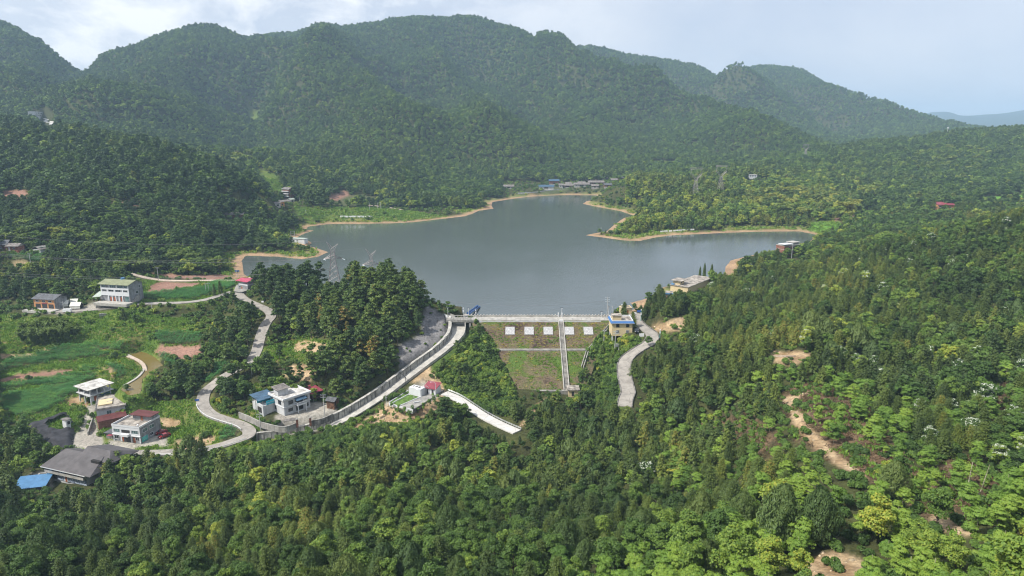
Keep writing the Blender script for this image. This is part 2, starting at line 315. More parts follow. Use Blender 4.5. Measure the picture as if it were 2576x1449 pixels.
# skyline
for t in [(0,57,2000),(60,90,2000),(120,125,1950),(170,145,1900),(203,163,1850),(260,122,1950),(330,105,2000),(400,88,2050),(470,72,2100),(540,62,2150),(600,75,2150),(650,92,2200),
  (700,76,2500),(760,72,2500),(800,62,2500),(850,68,2500),(900,65,2450),(960,58,2400),(1010,50,2400),(1070,52,2400),(1120,62,2400),(1180,60,2400),(1240,68,2400),(1300,82,2300),(1335,97,2300),
  (1370,108,2900),(1440,118,2900),(1500,118,2900),(1540,128,2900),(1600,140,3000),(1680,152,3000),(1740,165,3000),(1790,178,3000),(1820,195,3000),
  (1836,190,3300),(1880,170,3300),(1940,168,3300),(2010,172,3300),(2050,195,3250),(2090,220,3250),(2130,240,3200),(2180,256,3100),(2230,270,3100),(2290,290,3000),(2350,308,2800),(2420,318,2400)]: V(*t, 9)
for t in [(2320,288,9000),(2365,282,9000),(2398,282,9000),(2416,294,9000),(2461,289,9000),(2520,287,9000),(2576,277,9000),(2290,310,9000)]: V(*t, 0)
# flanks and foot of the mountains
for t in [(180,225,1650,8),(165,275,1450,8),(80,200,1650,8),(0,200,1650,8),(0,270,1350,8),(1700,330,1900,10),(1900,330,2200,10),(2100,325,2400,10),(1500,330,1600,10),(1300,330,1500,10),
  (1000,330,1450,10),(700,330,1300,10),(450,330,1250,10),(300,300,1300,10),(1700,400,1350,10),(1500,420,1250,10),(1300,430,1180,12),(1100,440,1080,12),(900,365,1150,12),(1000,400,1060,12),(1100,470,950,12),(850,480,820,10),(760,440,900,12),
  (640,400,1000,5),(690,470,840,5),(640,290,1500,3),(600,360,1150,5),(730,508,790,0),(700,518,786,0),(1400,472,1090,0),(1560,450,1180,0),(850,515,857,0),(950,525,830,0),
  (1400,150,2250,8),(1500,215,2150,8),(1650,270,2050,8),(1800,310,1950,8),(1850,260,2500,8),(2000,290,2500,8),(750,170,1950,8),(850,235,1750,8),(950,290,1600,8),(1160,300,1900,8),(1180,180,2250,8),(400,200,1750,8),(300,180,1800,8)]: V(*t)
for t in [(1450,2600,290),(1600,2500,200),(1750,2500,150),(300,2500,150),(1000,3200,200),(1500,3700,180),(2000,4000,120),(2400,3800,60),(0,2600,100),
          (203,2100,170),(203,2350,110),(120,2350,130),(290,2350,190),(203,2000,215),(0,4500,50),(800,4500,40),(1500,5000,40),(2100,5000,40),(2576,5000,40),(0,9000,30),(1000,9000,30),(1800,9000,60),(2576,12000,30)]: Wp(*t)
# left hill
for t in [(0,292,850,12),(100,298,850,12),(200,312,820,12),(300,335,780,12),(400,350,740,12),(500,385,710,12),(580,415,690,12),(640,455,670,12),(668,490,660,10),(100,292,1350,0),
  (0,400,640,12),(200,420,600,12),(400,440,600,12),(550,500,600,12),(0,500,530,12),(200,520,500,12),(400,545,520,10),(600,545,600,5),(500,580,500,8),
  (0,632,440,0),(100,650,420,0),(0,690,395,6),(200,640,420,12),(400,640,440,12),(550,620,460,12),(650,600,520,12),(700,575,560,12),(740,555,590,10),(745,606,560,0)]: V(*t)
for t in [(100,1000,88),(300,950,72),(450,900,58),(550,880,46),(640,800,30),(250,395,7),(100,395,6),(500,420,4),(430,400,3.5),(430,382,2.5),(300,362,4.6),(120,366,0.5),(600,425,3),(560,455,3.5)]: Wp(*t)
# left valley fields
for t in [(0,800,360,0),(250,792,355,0),(0,900,315,0),(250,900,315,0),(450,880,320,0),(500,830,335,0),(0,1000,280,0),(350,1000,280,0),(0,1100,248,0),(330,1112,245,0),(500,1060,262,0),(600,1070,256,0),(520,1000,278,0),(540,970,285,0),
  (730,1043,256,0),(850,1010,266,0),(700,960,285,0),(1000,656,345,9),(860,680,350,10),(720,656,385,9),(1050,712,335,9),(900,800,303,12),(800,900,288,2),(950,930,275,8),(1075,775,332,0),(1100,830,318,0),(1010,925,288,0),
  (720,800,330,10),(650,890,305,0),(670,790,341,0),(560,780,345,8),(560,880,300,8),(450,960,276,8),(360,930,300,0),(1180,870,300,5),(1250,930,283,7),(1150,960,276,6),(1200,1010,262,5),(1310,1040,254,0),(1060,990,270,0),
  (1320,1085,239,0),(1000,1060,252,0),(900,1090,243,0),(1420,1000,270,4),(1500,900,300,3),(1530,1000,262,4),(1450,1080,238,8),(1600,1080,222,8),(1500,850,305,2),(1565,850,303,0)]: V(*t)
CP2 = []
for px, Y, z in CP:
    CP2.append((px, Y, z))
    if px >= 2550: CP2.append((3050, Y, z))
    if px <= 20: CP2.append((-480, Y, z))
A0 = np.array([x_at(px, Y, z)/Y for px, Y, z in CP2]); L0 = np.array([math.log(Y) for px, Y, z in CP2]); T0 = np.array([(z-CAM_H)/Y for px, Y, z in CP2])
def feats(a, l): return np.stack([a*1.4, l*0.9], -1)
P0 = feats(A0, L0)
def phi(r): return np.sqrt(r*r + 0.03**2)
D0 = np.linalg.norm(P0[:,None]-P0[None], axis=-1)
K0 = phi(D0) - 4e-3*0
n0 = len(P0); M0 = np.zeros((n0+3, n0+3)); M0[:n0,:n0] = K0 - 1e-3*np.eye(n0)*1.0; M0[:n0,n0] = 1; M0[:n0,n0+1:] = P0; M0[n0:,:n0] = M0[:n0,n0:].T
W0 = np.linalg.solve(M0, np.concatenate([T0, np.zeros(3)]))
def rbf(a, l):
    o = np.empty(a.size); a = a.ravel(); l = l.ravel(); Q = feats(a, l)
    for i in range(0, len(Q), 20000):
        q = Q[i:i+20000]; d = np.sqrt(((q[:,None,:]-P0[None])**2).sum(-1)); o[i:i+20000] = phi(d) @ W0[:n0] + W0[n0] + q @ W0[n0+1:]
    return o
# ------------------------------------------------------------------ lake outline (photo pixels on the water level)
LAKE_PX = [(1110,774),(1138,787),(1160,800),(1185,807),(1545,807),(1585,786),(1600,772),(1585,762),(1650,745),(1700,722),(1760,712),(1822,690),(1826,670),(1838,655),(1900,640),(1980,622),(2040,606),(2052,590),(2010,582),(1900,583),(1820,586),(1740,590),(1690,592),(1650,597),(1610,606),(1570,605),(1520,598),(1472,592),(1500,586),(1525,583),(1545,565),(1570,548),(1596,543),(1560,531),(1500,520),(1466,513),(1475,506),(1520,499),(1500,491),(1440,490),(1400,491),(1340,494),(1290,500),(1240,508),(1236,516),(1242,525),(1205,530),(1190,537),(1170,544),(1100,552),(1040,559),(980,562),(900,563),(830,563),(775,570),(770,578),(790,580),(765,588),(742,600),(745,614),(790,622),(826,634),(800,646),(760,652),(700,646),(618,643),(608,656),(614,690),(640,705),(720,722),(850,742),(1000,757),(1060,742),(1085,760)]
LAKE = [at_z(px, py, 0) for px, py in LAKE_PX]
# ------------------------------------------------------------------ roads (px, py, z)
ROADS = {
 'lower_road': (5.0, [(286,1137,-22),(350,1140,-22),(423,1138,-22),(472,1137,-21.8),(541,1124,-21),(593,1108,-20.3),(622,1096,-20),(626,1082,-19.6),(607,1068,-19),(569,1056,-18.4),(534,1043,-17.6),(515,1026,-16.9),(510,1008,-16),(515,988,-15),(531,971,-14),(565,945,-11.5),(605,925,-10),(634,902,-7.5),(646,880,-6.2),(652,858,-4.5),(658,838,-2),(668,815,0.5),(682,795,2.6),(672,779,3.0),(644,766,3.0),(615,752,3.0),(600,735,3.0),(606,716,3.0)]),
 'village_road': (4.6, [(134,784,0),(201,781,0.4),(268,775,1.5),(322,767,2.8),(376,763,3.2),(456,761,3.2),(510,755,3.2),(550,744,3.1),(590,732,3.0)]),
 'upper_lane': (4.0, [(330,688,9),(362,697,6.5),(403,704,4.6),(456,706,4),(537,705,3.4),(591,705,3),(640,697,2.2)]),
 'dam_access_road': (5.4, [(1545,800,4.5),(1575,797,4.5),(1598,790,4.5),(1599,806,4.4),(1615,822,4.1),(1635,836,3.6),(1641,850,2.9),(1632,864,2.0),(1610,877,0.6),(1584,895,-1.6),(1571,913,-3.4),(1570,939,-5.4),(1575,965,-7.2),(1580,986,-8.4),(1574,1004,-9.3),(1571,1022,-10)]),
 'white_road': (4.6, [(1118,988,-13.2),(1150,1002,-14),(1180,1022,-15),(1215,1045,-15.6),(1255,1066,-16),(1300,1086,-16.2)]),
 'shore_lane': (3.4, [(700,520,11),(790,513,8.5),(850,513,6.4),(900,515,5.6),(950,518,5.2),(1010,527,4.4)]),
 'north_shore_road': (5.0, [(1302,486,3.5),(1340,484,4.4),(1380,479,5),(1420,475,5.5),(1470,470,6),(1530,465,6.5),(1590,458,8)]),
 'east_hill_track': (3.6, [(1945,895,14),(1990,895,18)]),
 'field_path': (1.6, [(330,1000,-17.6),(352,975,-15.8),(364,945,-13.9),(362,920,-12.2),(346,905,-11.8),(322,895,-11.8)]),
}
ROADW = {k: (w, catmull([(*at_z(px, py, z), z) for px, py, z in pts], 6)) for k, (w, pts) in ROADS.items()}
CHUTE_PX = [(1152,812,1.6),(1152,838,0.2),(1140,857,-1.6),(1108,886,-4.6),(1066,917,-7.8),(1015,955,-11.2),(962,995,-14.6),(900,1035,-17.8),(850,1062,-19.6),(800,1084,-21.2),(740,1100,-22.6),(690,1108,-23.0),(644,1114,-23.2)]
CHUTE = catmull([(*at_z(px, py, z), z) for px, py, z in CHUTE_PX], 6)
# dam frame
DY = at_z(1400, 802, 4.5)[1]; DX0 = x_at(1176, DY, 4.5); DX1 = x_at(1540, DY, 4.5)
DAM_TOP = 4.5; DAM_BERM = -4.3; DAM_FOOT = -16.0
def DXL(y): return DX0 + 6 + np.clip((DY-y)/43.5, 0, 1)*20
def DXR(y): return np.interp(DY-np.asarray(y, float), [0, 3, 20, 43.5, 60], [50.5, 49.5, 35.6, 27.6, 27.6])
def dam_z(Y):                       # downstream face height at a depth
    return np.interp(Y, [DY-43.5, DY-21.5, DY-19.5, DY-2.5, DY+3.5, DY+5, DY+14], [DAM_FOOT, DAM_BERM-0.6, DAM_BERM-0.6, DAM_TOP, DAM_TOP, DAM_TOP, -3])
# building platforms: px, py, z, half width, half depth, yaw
PADS = [(300,750,4.7,12,9,0),(125,767,0.6,13,9,0),(190,778,0.5,14,4,0),(1060,990,-13.2,8,7,0.6),(1040,1000,-13.4,8,6,0.6),(735,1030,-16.6,14,9,0.2),(720,1062,-17.8,12,4,0.2),(790,1045,-17.0,12,6,0.2),
 (330,1095,-21.6,12,9,0.1),(395,1100,-21.6,7,4,0),(240,975,-17.2,9,6,0),(285,1020,-19.0,9,10,0.2),(190,1195,-24.0,19,13,-0.2),(85,1225,-25,9,6,0),(1566,856,-1.8,6,6,0),(1585,788,4.5,5,4,0),(1603,836,3.6,3,7,0),
 (1750,722,3.2,15,9,0.5),(1700,735,3.0,7,5,0.3),(1992,652,5.0,9,8,0.2),(730,505,15.5,16,10,0),(700,519,12,16,8,0),(745,607,2.2,8,4,0),(25,634,20,16,8,0),(97,640,16.5,8,6,0),(608,722,2.8,8,7,0),
 (100,292,122,22,10,0),(1895,448,31,14,9,0),(2370,527,17.3,16,9,0),(590,548,15.5,14,8,0),(645,545,13.5,7,6,0)]
PADW = []
for px, py, z, rx, ry, yw in PADS:
    X, Y = at_z(px, py, z) if z < 80 else (x_at(px, 1350, z), 1350.0); PADW.append((X, Y, z, rx, ry, yw))
SPURS = [([(640,95,2180),(700,135,2050),(770,185,1900),(850,240,1750),(960,295,1580),(1060,340,1400)],62,210),([(1060,100,2230),(1090,140,2150),(1150,220,1900),(1200,300,1650),(1230,370,1400)],52,190),
 ([(1420,165,2210),(1500,212,2120),(1640,265,2030),(1780,320,1850),(1880,370,1600)],60,210),([(470,75,2100),(440,150,1950),(400,230,1700),(360,300,1400)],50,180),([(240,130,1950),(230,220,1650),(250,290,1350)],40,150),
 ([(1700,160,2950),(1850,250,2600),(2000,300,2400)],50,240),([(60,100,1950),(80,200,1650),(70,260,1400)],36,150),([(1950,172,3250),(2080,260,2900),(2200,300,2700)],50,260),([(850,70,2450),(900,150,2200),(960,210,1950)],40,150),
 ([(680,110,2400),(660,200,1900),(640,290,1500),(610,350,1200)],-52,170),([(900,110,2300),(1000,200,1950),(1100,300,1550),(1150,350,1350)],-40,150),([(204,158,1880),(180,225,1650),(165,275,1450)],-60,110),
 ([(1230,130,2200),(1290,230,1900),(1350,320,1600)],-40,160),([(1340,120,2600),(1500,180,2600),(1700,230,2500),(1900,280,2400)],-35,200),([(1830,200,3150),(1950,260,2800),(2080,310,2400)],-45,220),([(330,130,1950),(330,220,1700),(310,290,1400)],-35,130)]
SPW = [([(x_at(a, c, z_at(a, b, c)), c) for a, b, c in p], am, wd_) for p, am, wd_ in SPURS]
POND = [at_z(x, y, -13.0) for x, y in [(a/3.073, 817.6+b/3.073) for a, b in [(990,235),(1080,205),(1130,215),(1200,250),(1262,312),(1180,350),(1100,420),(1095,500),(1080,530),(1000,545),(935,500),(960,470),(1060,410),(1110,350),(1100,310),(1060,270)]]]
CR_A = np.linspace(-1.05, 1.05, 180); _l = np.log(np.linspace(1500, 3700, 70)); _a, _b = np.meshgrid(CR_A, _l); _t = rbf(_a, _b).reshape(_a.shape); CR_L = _l[np.argmax(_t, axis=0)]
def height(X, Y):
    X = np.asarray(X, float); Y = np.asarray(Y, float); shp = X.shape; X = X.ravel(); Y = Y.ravel()
    Z = rbf(X/Y, np.log(Y)) * Y + CAM_H
    # relief: ridges and gullies on the far slopes, small humps near
    far = smoothstep(900, 1500, Y) * (1 - smoothstep(5000, 7000, Y)); lc = np.interp(X/Y, CR_A, CR_L); far = far * (0.06 + 0.94*smoothstep(0.03, 0.24, lc-np.log(Y))); far = far*(1 - 0.95*np.exp(-((X/Y-0.04)/0.045)**2)*smoothstep(1900, 2200, Y)*(1-smoothstep(2700, 3000, Y)))
    rx = X + 60*(fbm(X/160, Y/160, 3, 5)-0.5); ry = Y + 60*(fbm(X/160, Y/160, 3, 9)-0.5)
    rid = 1 - np.abs(2*fbm(rx/330, ry/520, 4, 21) - 1)*2.2
    Z += far * np.clip((Z-75)/130, 0, 1) * (rid - 0.35) * 95
    fm = np.where((Y > 1100) & (Y < 3600))[0]; lw_ = smoothstep(0.02, 0.20, lc-np.log(Y))
    for p_, am, wd_ in SPW:
        dd = seg_dist(X[fm]+30*(fbm(X[fm]/120, Y[fm]/120, 2, 15)-.5)*2, Y[fm]+30*(fbm(X[fm]/120, Y[fm]/120, 2, 16)-.5)*2, p_); Z[fm] += am*(1.35 if am > 0 else 1.25)*np.clip(1-dd/wd_, 0, 1)**1.2*(lw_[fm] if am > 0 else np.maximum(lw_[fm], .6))
    Z += smoothstep(100, 170, Z) * far * (fbm(X/45, Y/45, 3, 33)-0.5) * 16
    mid = smoothstep(60, 120, Y) * (1-smoothstep(900, 1500, Y))
    Z += mid * (fbm(X/38, Y/38, 3, 3) - 0.5) * 2.2
    # lake basin
    near = (Y < 1500); d = np.full(X.shape, 400.0); ins = np.zeros(X.shape, bool)
    d[near] = seg_dist(X[near], Y[near], LAKE, True); ins[near] = in_poly(X[near], Y[near], LAKE)
    wob = (fbm(X/14, Y/14, 3, 60)-0.5)
    up = 0.04 + np.minimum(d, 70)*0.085*(0.8+0.9*wob)
    slope = smoothstep(3, 42, d)
    Zo = np.where(Y > 340, np.maximum(up - 30*smoothstep(25, 60, d), up*(1-slope) + Z*slope), Z)
    Zo = np.where((Y <= 340) & (d < 26) & (Z < 0.5) & (Y > 331) & ((X < DX0-3) | (X > DX1+3)), 0.3, Zo)
    Z = np.where(ins, -np.minimum(d, 40)*0.12 - 0.05, Zo)
    # terraces in the left fields
    ter = smoothstep(0, 30, 335 - Y) * smoothstep(0, 25, Y - 272) * smoothstep(0, 30, -95 - X)
    st = 1.4; q = Z/st + 0.7*(fbm(X/45, Y/45, 2, 77)-0.5); fl = np.floor(q); fr = q - fl
    Z = Z*(1-ter) + ter*((fl + smoothstep(0.55, 1.0, fr) - 0.7*(fbm(X/45, Y/45, 2, 77)-0.5))*st)
    for (px, py, z, hx, hy, yw) in PADW:
        c, s = cos(yw), sin(yw); lx = (X-px)*c + (Y-py)*s; ly = -(X-px)*s + (Y-py)*c
        e = np.hypot(np.maximum(np.abs(lx)-hx, 0), np.maximum(np.abs(ly)-hy, 0)); w = 1 - smoothstep(0.5, 7, e); Z = Z*(1-w) + (z-0.05)*w
    for k, (w_, P) in ROADW.items():
        b = (X > P[:,0].min()-20) & (X < P[:,0].max()+20) & (Y > P[:,1].min()-20) & (Y < P[:,1].max()+20)
        if not b.any(): continue
        dd, zz = seg_dist(X[b], Y[b], P, False, P[:,2]); w = 1 - smoothstep(w_/2+1.2, w_/2+7, dd); Z[b] = Z[b]*(1-w) + (zz-0.35)*w
    b = (X > -260) & (X < -120) & (Y > 250) & (Y < 340); pd = seg_dist(X[b], Y[b], POND, True); pd = np.where(in_poly(X[b], Y[b], POND), 0, pd); w = 1-smoothstep(0.2, 6, pd); Z[b] = Z[b]*(1-w) + np.where(pd <= 0, -13.7, -12.75)*w
    b = (X > -130) & (X < 0) & (Y > 225) & (Y < 335)
    dd, zz = seg_dist(X[b], Y[b], CHUTE, False, CHUTE[:,2]); w = 1 - smoothstep(4.2, 7.5, dd); Z[b] = Z[b]*(1-w) + (zz-1.0)*w
    # dam body sits in the valley: keep the ground below its faces, level with them at the abutments
    b = (X > DX0-14) & (X < DX1+12) & (Y > DY-46) & (Y < DY+13)
    xl = DXL(Y[b]); xr = DXR(Y[b])
    ed = np.maximum(xl - X[b], X[b] - xr); w = 1 - smoothstep(-1.5, 7, ed); w *= smoothstep(0, 3, DY+13-Y[b])
    dz = dam_z(Y[b]); Z[b] = Z[b]*(1-w) + (dz - 0.9)*w
    b = (X > DX0-3) & (X < DX1+3) & (Y > DY+5) & (Y < DY+28); Z[b] = np.minimum(Z[b], -1.2 - 0.25*(Y[b]-DY-5))
    return Z.reshape(shp), d.reshape(shp), ins.reshape(shp)
ls = []; y = 20.0
while y < 11500:
    ls.append(math.log(y)); y *= 1 + (0.010 if y < 170 else 0.0042 if y < 420 else 0.0058 if y < 1150 else 0.0085)
ls = np.array(ls); NA = 720; As = np.linspace(-1.03, 1.03, NA)
AA, LL = np.meshgrid(As, ls); GY = np.exp(LL); GX = AA*GY
GZ, GD, GIN = height(GX, GY)
def sample(arr, X, Y):
    fi = np.interp(np.log(Y), ls, np.arange(len(ls))); fa = (X/Y - As[0])/(As[1]-As[0]); fa = np.clip(fa, 0, NA-1.001)
    i = np.minimum(fi.astype(int), len(ls)-2); j = fa.astype(int); u = fi-i; v = fa-j
    return arr[i,j]*(1-u)*(1-v)+arr[i+1,j]*u*(1-v)+arr[i,j+1]*(1-u)*v+arr[i+1,j+1]*u*v
def gz(X, Y): return float(sample(GZ, np.array([X]), np.array([Y]))[0])
def near_idx(X, Y):
    i = np.clip(np.rint(np.interp(np.log(Y), ls, np.arange(len(ls)))).astype(int), 0, len(ls)-1); j = np.clip(np.rint((X/Y-As[0])/(As[1]-As[0])).astype(int), 0, NA-1); return i, j
GPX, GPY = project(GX, GY, GZ)
# ------------------------------------------------------------------ land cover (photo-pixel outlines of each patch, depth range)
Z_FOREST, Z_CORN, Z_RED, Z_GRASS, Z_DIRT, Z_SCRUB, Z_ROCK, Z_SHORE, Z_MUD, Z_YARD, Z_BRUSH, Z_RICE = range(12)
def c1(pts): return [(x/3.073, 817.6 + y/3.073) for x, y in pts]
def c3(pts): return [(x/3.724, 566 + y/3.724) for x, y in pts]
ZONES = [
 (Z_SCRUB, [(1960,1000),(2030,960),(2150,980),(2200,1060),(2280,1150),(2320,1190),(2220,1230),(2120,1180),(2000,1110)], 60, 230),
 (Z_SCRUB, [(1690,1035),(1900,1045),(1965,1100),(1960,1180),(1860,1140),(1760,1090),(1720,1060)], 60, 230),
 (Z_SCRUB, [(2270,1190),(2420,1150),(2520,1200),(2510,1290),(2400,1340),(2290,1290)], 60, 150),
 (Z_SCRUB, [(2440,980),(2530,960),(2560,1060),(2470,1100)], 60, 230),
 (Z_GRASS, [(60,1010),(160,1010),(380,1030),(660,960),(660,1120),(640,1130),(420,1150),(280,1150),(100,1130)], 220, 305),
 (Z_BRUSH, [(640,1118),(760,1108),(905,1060),(972,1030),(1000,1060),(1100,1060),(1130,1100),(1000,1130),(700,1160),(560,1160),(560,1130)], 195, 252),
 (Z_GRASS, [(340,700),(410,708),(600,708),(600,735),(500,765),(345,765)], 340, 440),
 (Z_YARD, [(690,1045),(790,1010),(850,1020),(845,1050),(800,1065),(770,1082),(700,1075)], 230, 275),
 (Z_YARD, [(655,1072),(780,1085),(860,1052),(905,1030),(860,1058),(780,1092),(650,1105)], 230, 275),
 (Z_YARD, [(280,1108),(360,1116),(400,1085),(445,1095),(425,1122),(300,1132),(275,1125)], 225, 262),
 (Z_YARD, [(202,1019),(241,1019),(240,1042),(250,1078),(272,1130),(228,1135),(160,1125),(195,1080),(215,1040)], 225, 275),
 (Z_YARD, [(70,1195),(140,1175),(125,1210),(130,1225),(60,1222)], 205, 245),
 (Z_YARD, [(80,775),(200,775),(230,762),(350,757),(352,764),(280,775),(200,786),(140,790),(85,783)], 340, 385),
 (Z_DIRT, [(1340,1020),(1385,1000),(1360,1040),(1330,1070),(1310,1075)], 235, 275),
 (Z_GRASS, [(0,790),(60,800),(200,790),(330,775),(480,768),(560,760),(540,790),(500,850),(520,900),(500,950),(420,1000),(380,1040),(200,1010),(160,1060),(0,1060)], 240, 372),
 (Z_GRASS, [(400,1010),(520,960),(520,1010),(510,1060),(600,1080),(590,1100),(540,1120),(440,1130),(400,1060)], 230, 290),
 (Z_GRASS, [(640,880),(760,850),(900,870),(900,920),(830,935),(720,900),(640,940)], 270, 330),
 (Z_FOREST, [(400,905),(520,860),(560,780),(650,820),(640,900),(560,950),(520,1000),(470,1010),(400,1010),(370,988)], 240, 350),
 (Z_FOREST, [(545,900),(640,885),(640,1000),(632,1036),(590,1045),(545,1035),(535,1005),(545,960)], 240, 320),
 (Z_FOREST, [(850,870),(1010,925),(1000,960),(900,1010),(860,1000),(800,960),(790,930),(850,920)], 255, 320),
 (Z_FOREST, [(360,775),(560,768),(640,790),(600,860),(520,840),(480,800),(400,800)], 310, 372),
 (Z_DIRT, [(736,885),(745,862),(790,860),(830,868),(826,880),(780,888)], 270, 330),
 (Z_DIRT, [(700,930),(760,915),(800,930),(770,960),(720,950)], 270, 300),
 (Z_CORN, c1([(0,470),(560,380),(740,370),(740,420),(600,450),(600,520),(480,570),(440,620),(380,650),(180,720),(100,700),(0,640)]), 240, 330),
 (Z_RICE, c1([(0,530),(160,470),(400,450),(300,500),(120,530)]), 240, 330),
 (Z_CORN, c1([(0,290),(100,260),(290,225),(500,210),(850,215),(850,240),(400,275),(380,300),(0,345)]), 240, 340),
 (Z_CORN, c1([(300,200),(500,165),(950,140),(1050,150),(900,195),(500,215)]), 240, 350),
 (Z_RICE, c1([(0,375),(180,345),(400,300),(900,260),(960,262),(850,300),(560,330),(300,350),(60,395),(0,400)]), 240, 340),
 (Z_CORN, c1([(640,340),(740,330),(760,345),(720,360),(640,362)]), 240, 340),
 (Z_CORN, c1([(820,310),(900,320),(980,360),(1000,400),(920,415),(880,370)]), 240, 340),
 (Z_CORN, c3([(1430,1040),(1600,990),(1880,1020),(1900,1110),(1700,1130),(1500,1110)]), 240, 350),
 (Z_CORN, c1([(1205,230),(1290,225),(1350,300),(1330,330),(1260,270)]), 240, 350),
 (Z_RED, c1([(0,415),(150,375),(560,350),(560,370),(0,445)]), 240, 340),
 (Z_RED, c3([(1430,1185),(1510,1120),(1700,1140),(1900,1130),(1890,1200),(1700,1265),(1560,1210),(1480,1215)]), 240, 350),
 (Z_DIRT, c1([(0,230),(230,215),(270,240),(0,262)]), 240, 340),
 (Z_DIRT, c1([(310,195),(450,172),(470,185),(300,212)]), 240, 340),
 (Z_DIRT, c1([(780,330),(840,325),(890,370),(870,420),(840,370)]), 240, 340),
 (Z_DIRT, c1([(440,600),(600,540),(720,600),(640,650),(560,640)]), 240, 330),
 (Z_RED, c3([(1420,560),(1500,530),(1890,540),(1850,570),(1500,640),(1350,650)]), 340, 440),
 (Z_CORN, c3([(1330,650),(1400,640),(1900,590),(2050,530),(2200,540),(2190,580),(1970,640),(1800,700),(1310,700)]), 340, 440),
 (Z_RED, [(335,678),(400,690),(560,692),(600,700),(600,704),(420,700),(335,684)], 380, 470),
 (Z_CORN, [(22,642),(100,642),(105,660),(30,662)], 340, 480),
 (Z_DIRT, [(30,660),(80,658),(84,664),(30,668)], 340, 480),
 (Z_RED, [(0,480),(60,478),(90,500),(60,515),(0,505)], 450, 700),
 (Z_RED, [(275,508),(350,506),(350,520),(275,522)], 400, 700),
 (Z_DIRT, c1([(1230,720),(1390,730),(1380,790),(1270,800),(1230,750)]), 230, 280),
 (Z_DIRT, [(435,1124),(450,1107),(500,1095),(530,1092),(545,1112),(520,1122),(460,1136)], 225, 265),
 (Z_CORN, [(553,1095),(565,1070),(590,1070),(606,1080),(604,1095),(575,1112),(556,1112)], 225, 290),
 (Z_CORN, [(500,985),(530,940),(560,900),(575,910),(540,965),(512,1005),(500,1010)], 230, 310),
 (Z_ROCK, [(1069,765),(1124,798),(1133,825),(1128,842),(1078,886),(1030,920),(1004,930),(997,890),(1001,868),(1063,838),(1063,792)], 270, 345),
 (Z_DIRT, [(875,1078),(930,1052),(972,1018),(1041,1034),(1116,990),(1125,1000),(1100,1040),(1040,1062),(960,1072)], 232, 282),
 (Z_DIRT, [(1045,950),(1078,918),(1096,935),(1120,955),(1130,985),(1110,990),(1069,958),(1030,968)], 250, 295),
 (Z_YARD, [(1026,986),(1069,959),(1116,986),(1041,1032),(972,1016)], 245, 290),
 (Z_BRUSH, [(1175,840),(1240,810),(1252,900),(1290,960),(1310,1030),(1280,1050),(1180,1020),(1140,1000),(1100,950),(1080,925),(1140,870)], 240, 325),
 (Z_BRUSH, [(1465,905),(1490,865),(1530,815),(1545,850),(1600,850),(1640,870),(1600,890),(1565,915),(1560,960),(1575,1020),(1540,1050),(1440,1010),(1450,960)], 240, 322),
 (Z_DIRT, [(1645,832),(1640,820),(1700,800),(1735,790),(1745,815),(1720,830),(1670,835)], 270, 330),
 (Z_DIRT, [(1597,880),(1620,866),(1640,868),(1610,890)], 270, 310),
 (Z_DIRT, [(1935,880),(2030,885),(2035,905),(1990,920),(1950,912)], 200, 260),
 (Z_DIRT, [(1972,1003),(2028,978),(2036,984),(1998,1008),(2008,1040),(2040,1080),(2110,1146),(2185,1196),(2176,1206),(2095,1162),(2020,1100),(1990,1060)], 100, 215),
 (Z_DIRT, [(2030,1405),(2100,1385),(2172,1412),(2160,1470),(2020,1480)], 60, 105),
 (Z_DIRT, [(2330,1290),(2450,1320),(2460,1350),(2350,1330)], 60, 110),
 (Z_GRASS, [(740,520),(860,520),(980,525),(1140,545),(1060,556),(900,560),(770,555),(745,540)], 600, 860),
 (Z_CORN, [(795,510),(900,488),(960,500),(940,516),(860,518)], 700, 950),
 (Z_RED, [(810,500),(870,478),(880,490),(850,505)], 700, 960),
 (Z_GRASS, [(620,270),(650,262),(655,290),(640,315),(625,300)], 1000, 1800),
 (Z_GRASS, [(580,380),(640,395),(640,410),(590,405)], 700, 1200),
 (Z_GRASS, [(640,420),(700,440),(720,500),(690,500),(650,450)], 700, 1200),
 (Z_DIRT, [(590,365),(615,360),(618,378),(598,380)], 900, 1200),
 (Z_GRASS, [(1640,405),(1700,405),(1700,420),(1640,420)], 900, 1400),
 (Z_RICE, [(2030,560),(2110,558),(2120,590),(2055,600)], 500, 800),
 (Z_RED, [(2100,540),(2200,538),(2200,552),(2100,555)], 500, 800),
 (Z_RICE, [(2180,532),(2280,530),(2280,545),(2180,545)], 500, 800),
 (Z_RICE, [(2420,500),(2576,490),(2576,515),(2420,520)], 500, 900),
 (Z_CORN, [(1340,490),(1400,470),(1440,470),(1420,482)], 900, 1200),
]
zone = np.zeros(GX.shape, np.int8)
wx = GPX + 14*(fbm(GX/9, GY/9, 2, 91)-0.5)*np.clip(300/GY, 0.1, 1.5); wy = GPY + 8*(fbm(GX/9, GY/9, 2, 92)-0.5)*np.clip(300/GY, 0.1, 1.5)
for z_, poly, y0, y1 in ZONES:
    xs = [p[0] for p in poly]; ys = [p[1] for p in poly]
    m = (GY > y0) & (GY < y1) & (GPX > min(xs)-10) & (GPX < max(xs)+10) & (GPY > min(ys)-10) & (GPY < max(ys)+10)
    k = np.where(m)
    if len(k[0]): q = in_poly(wx[k], wy[k], poly); zone[k[0][q], k[1][q]] = z_
shore = (GY > 340) & (GD < 2 + 26*fbm(GX/22, GY/22, 3, 71)**1.5*1.3) & ~GIN & (GZ < 3.0); zone[shore & ((zone == 0) | (zone == Z_GRASS))] = Z_SHORE
zone[(GY > 335) & (((GZ < 0.75) & (GD < 17*fbm(GX/16, GY/16, 2, 72))) | GIN)] = Z_MUD
ROADMASK = np.zeros(GX.shape, bool)
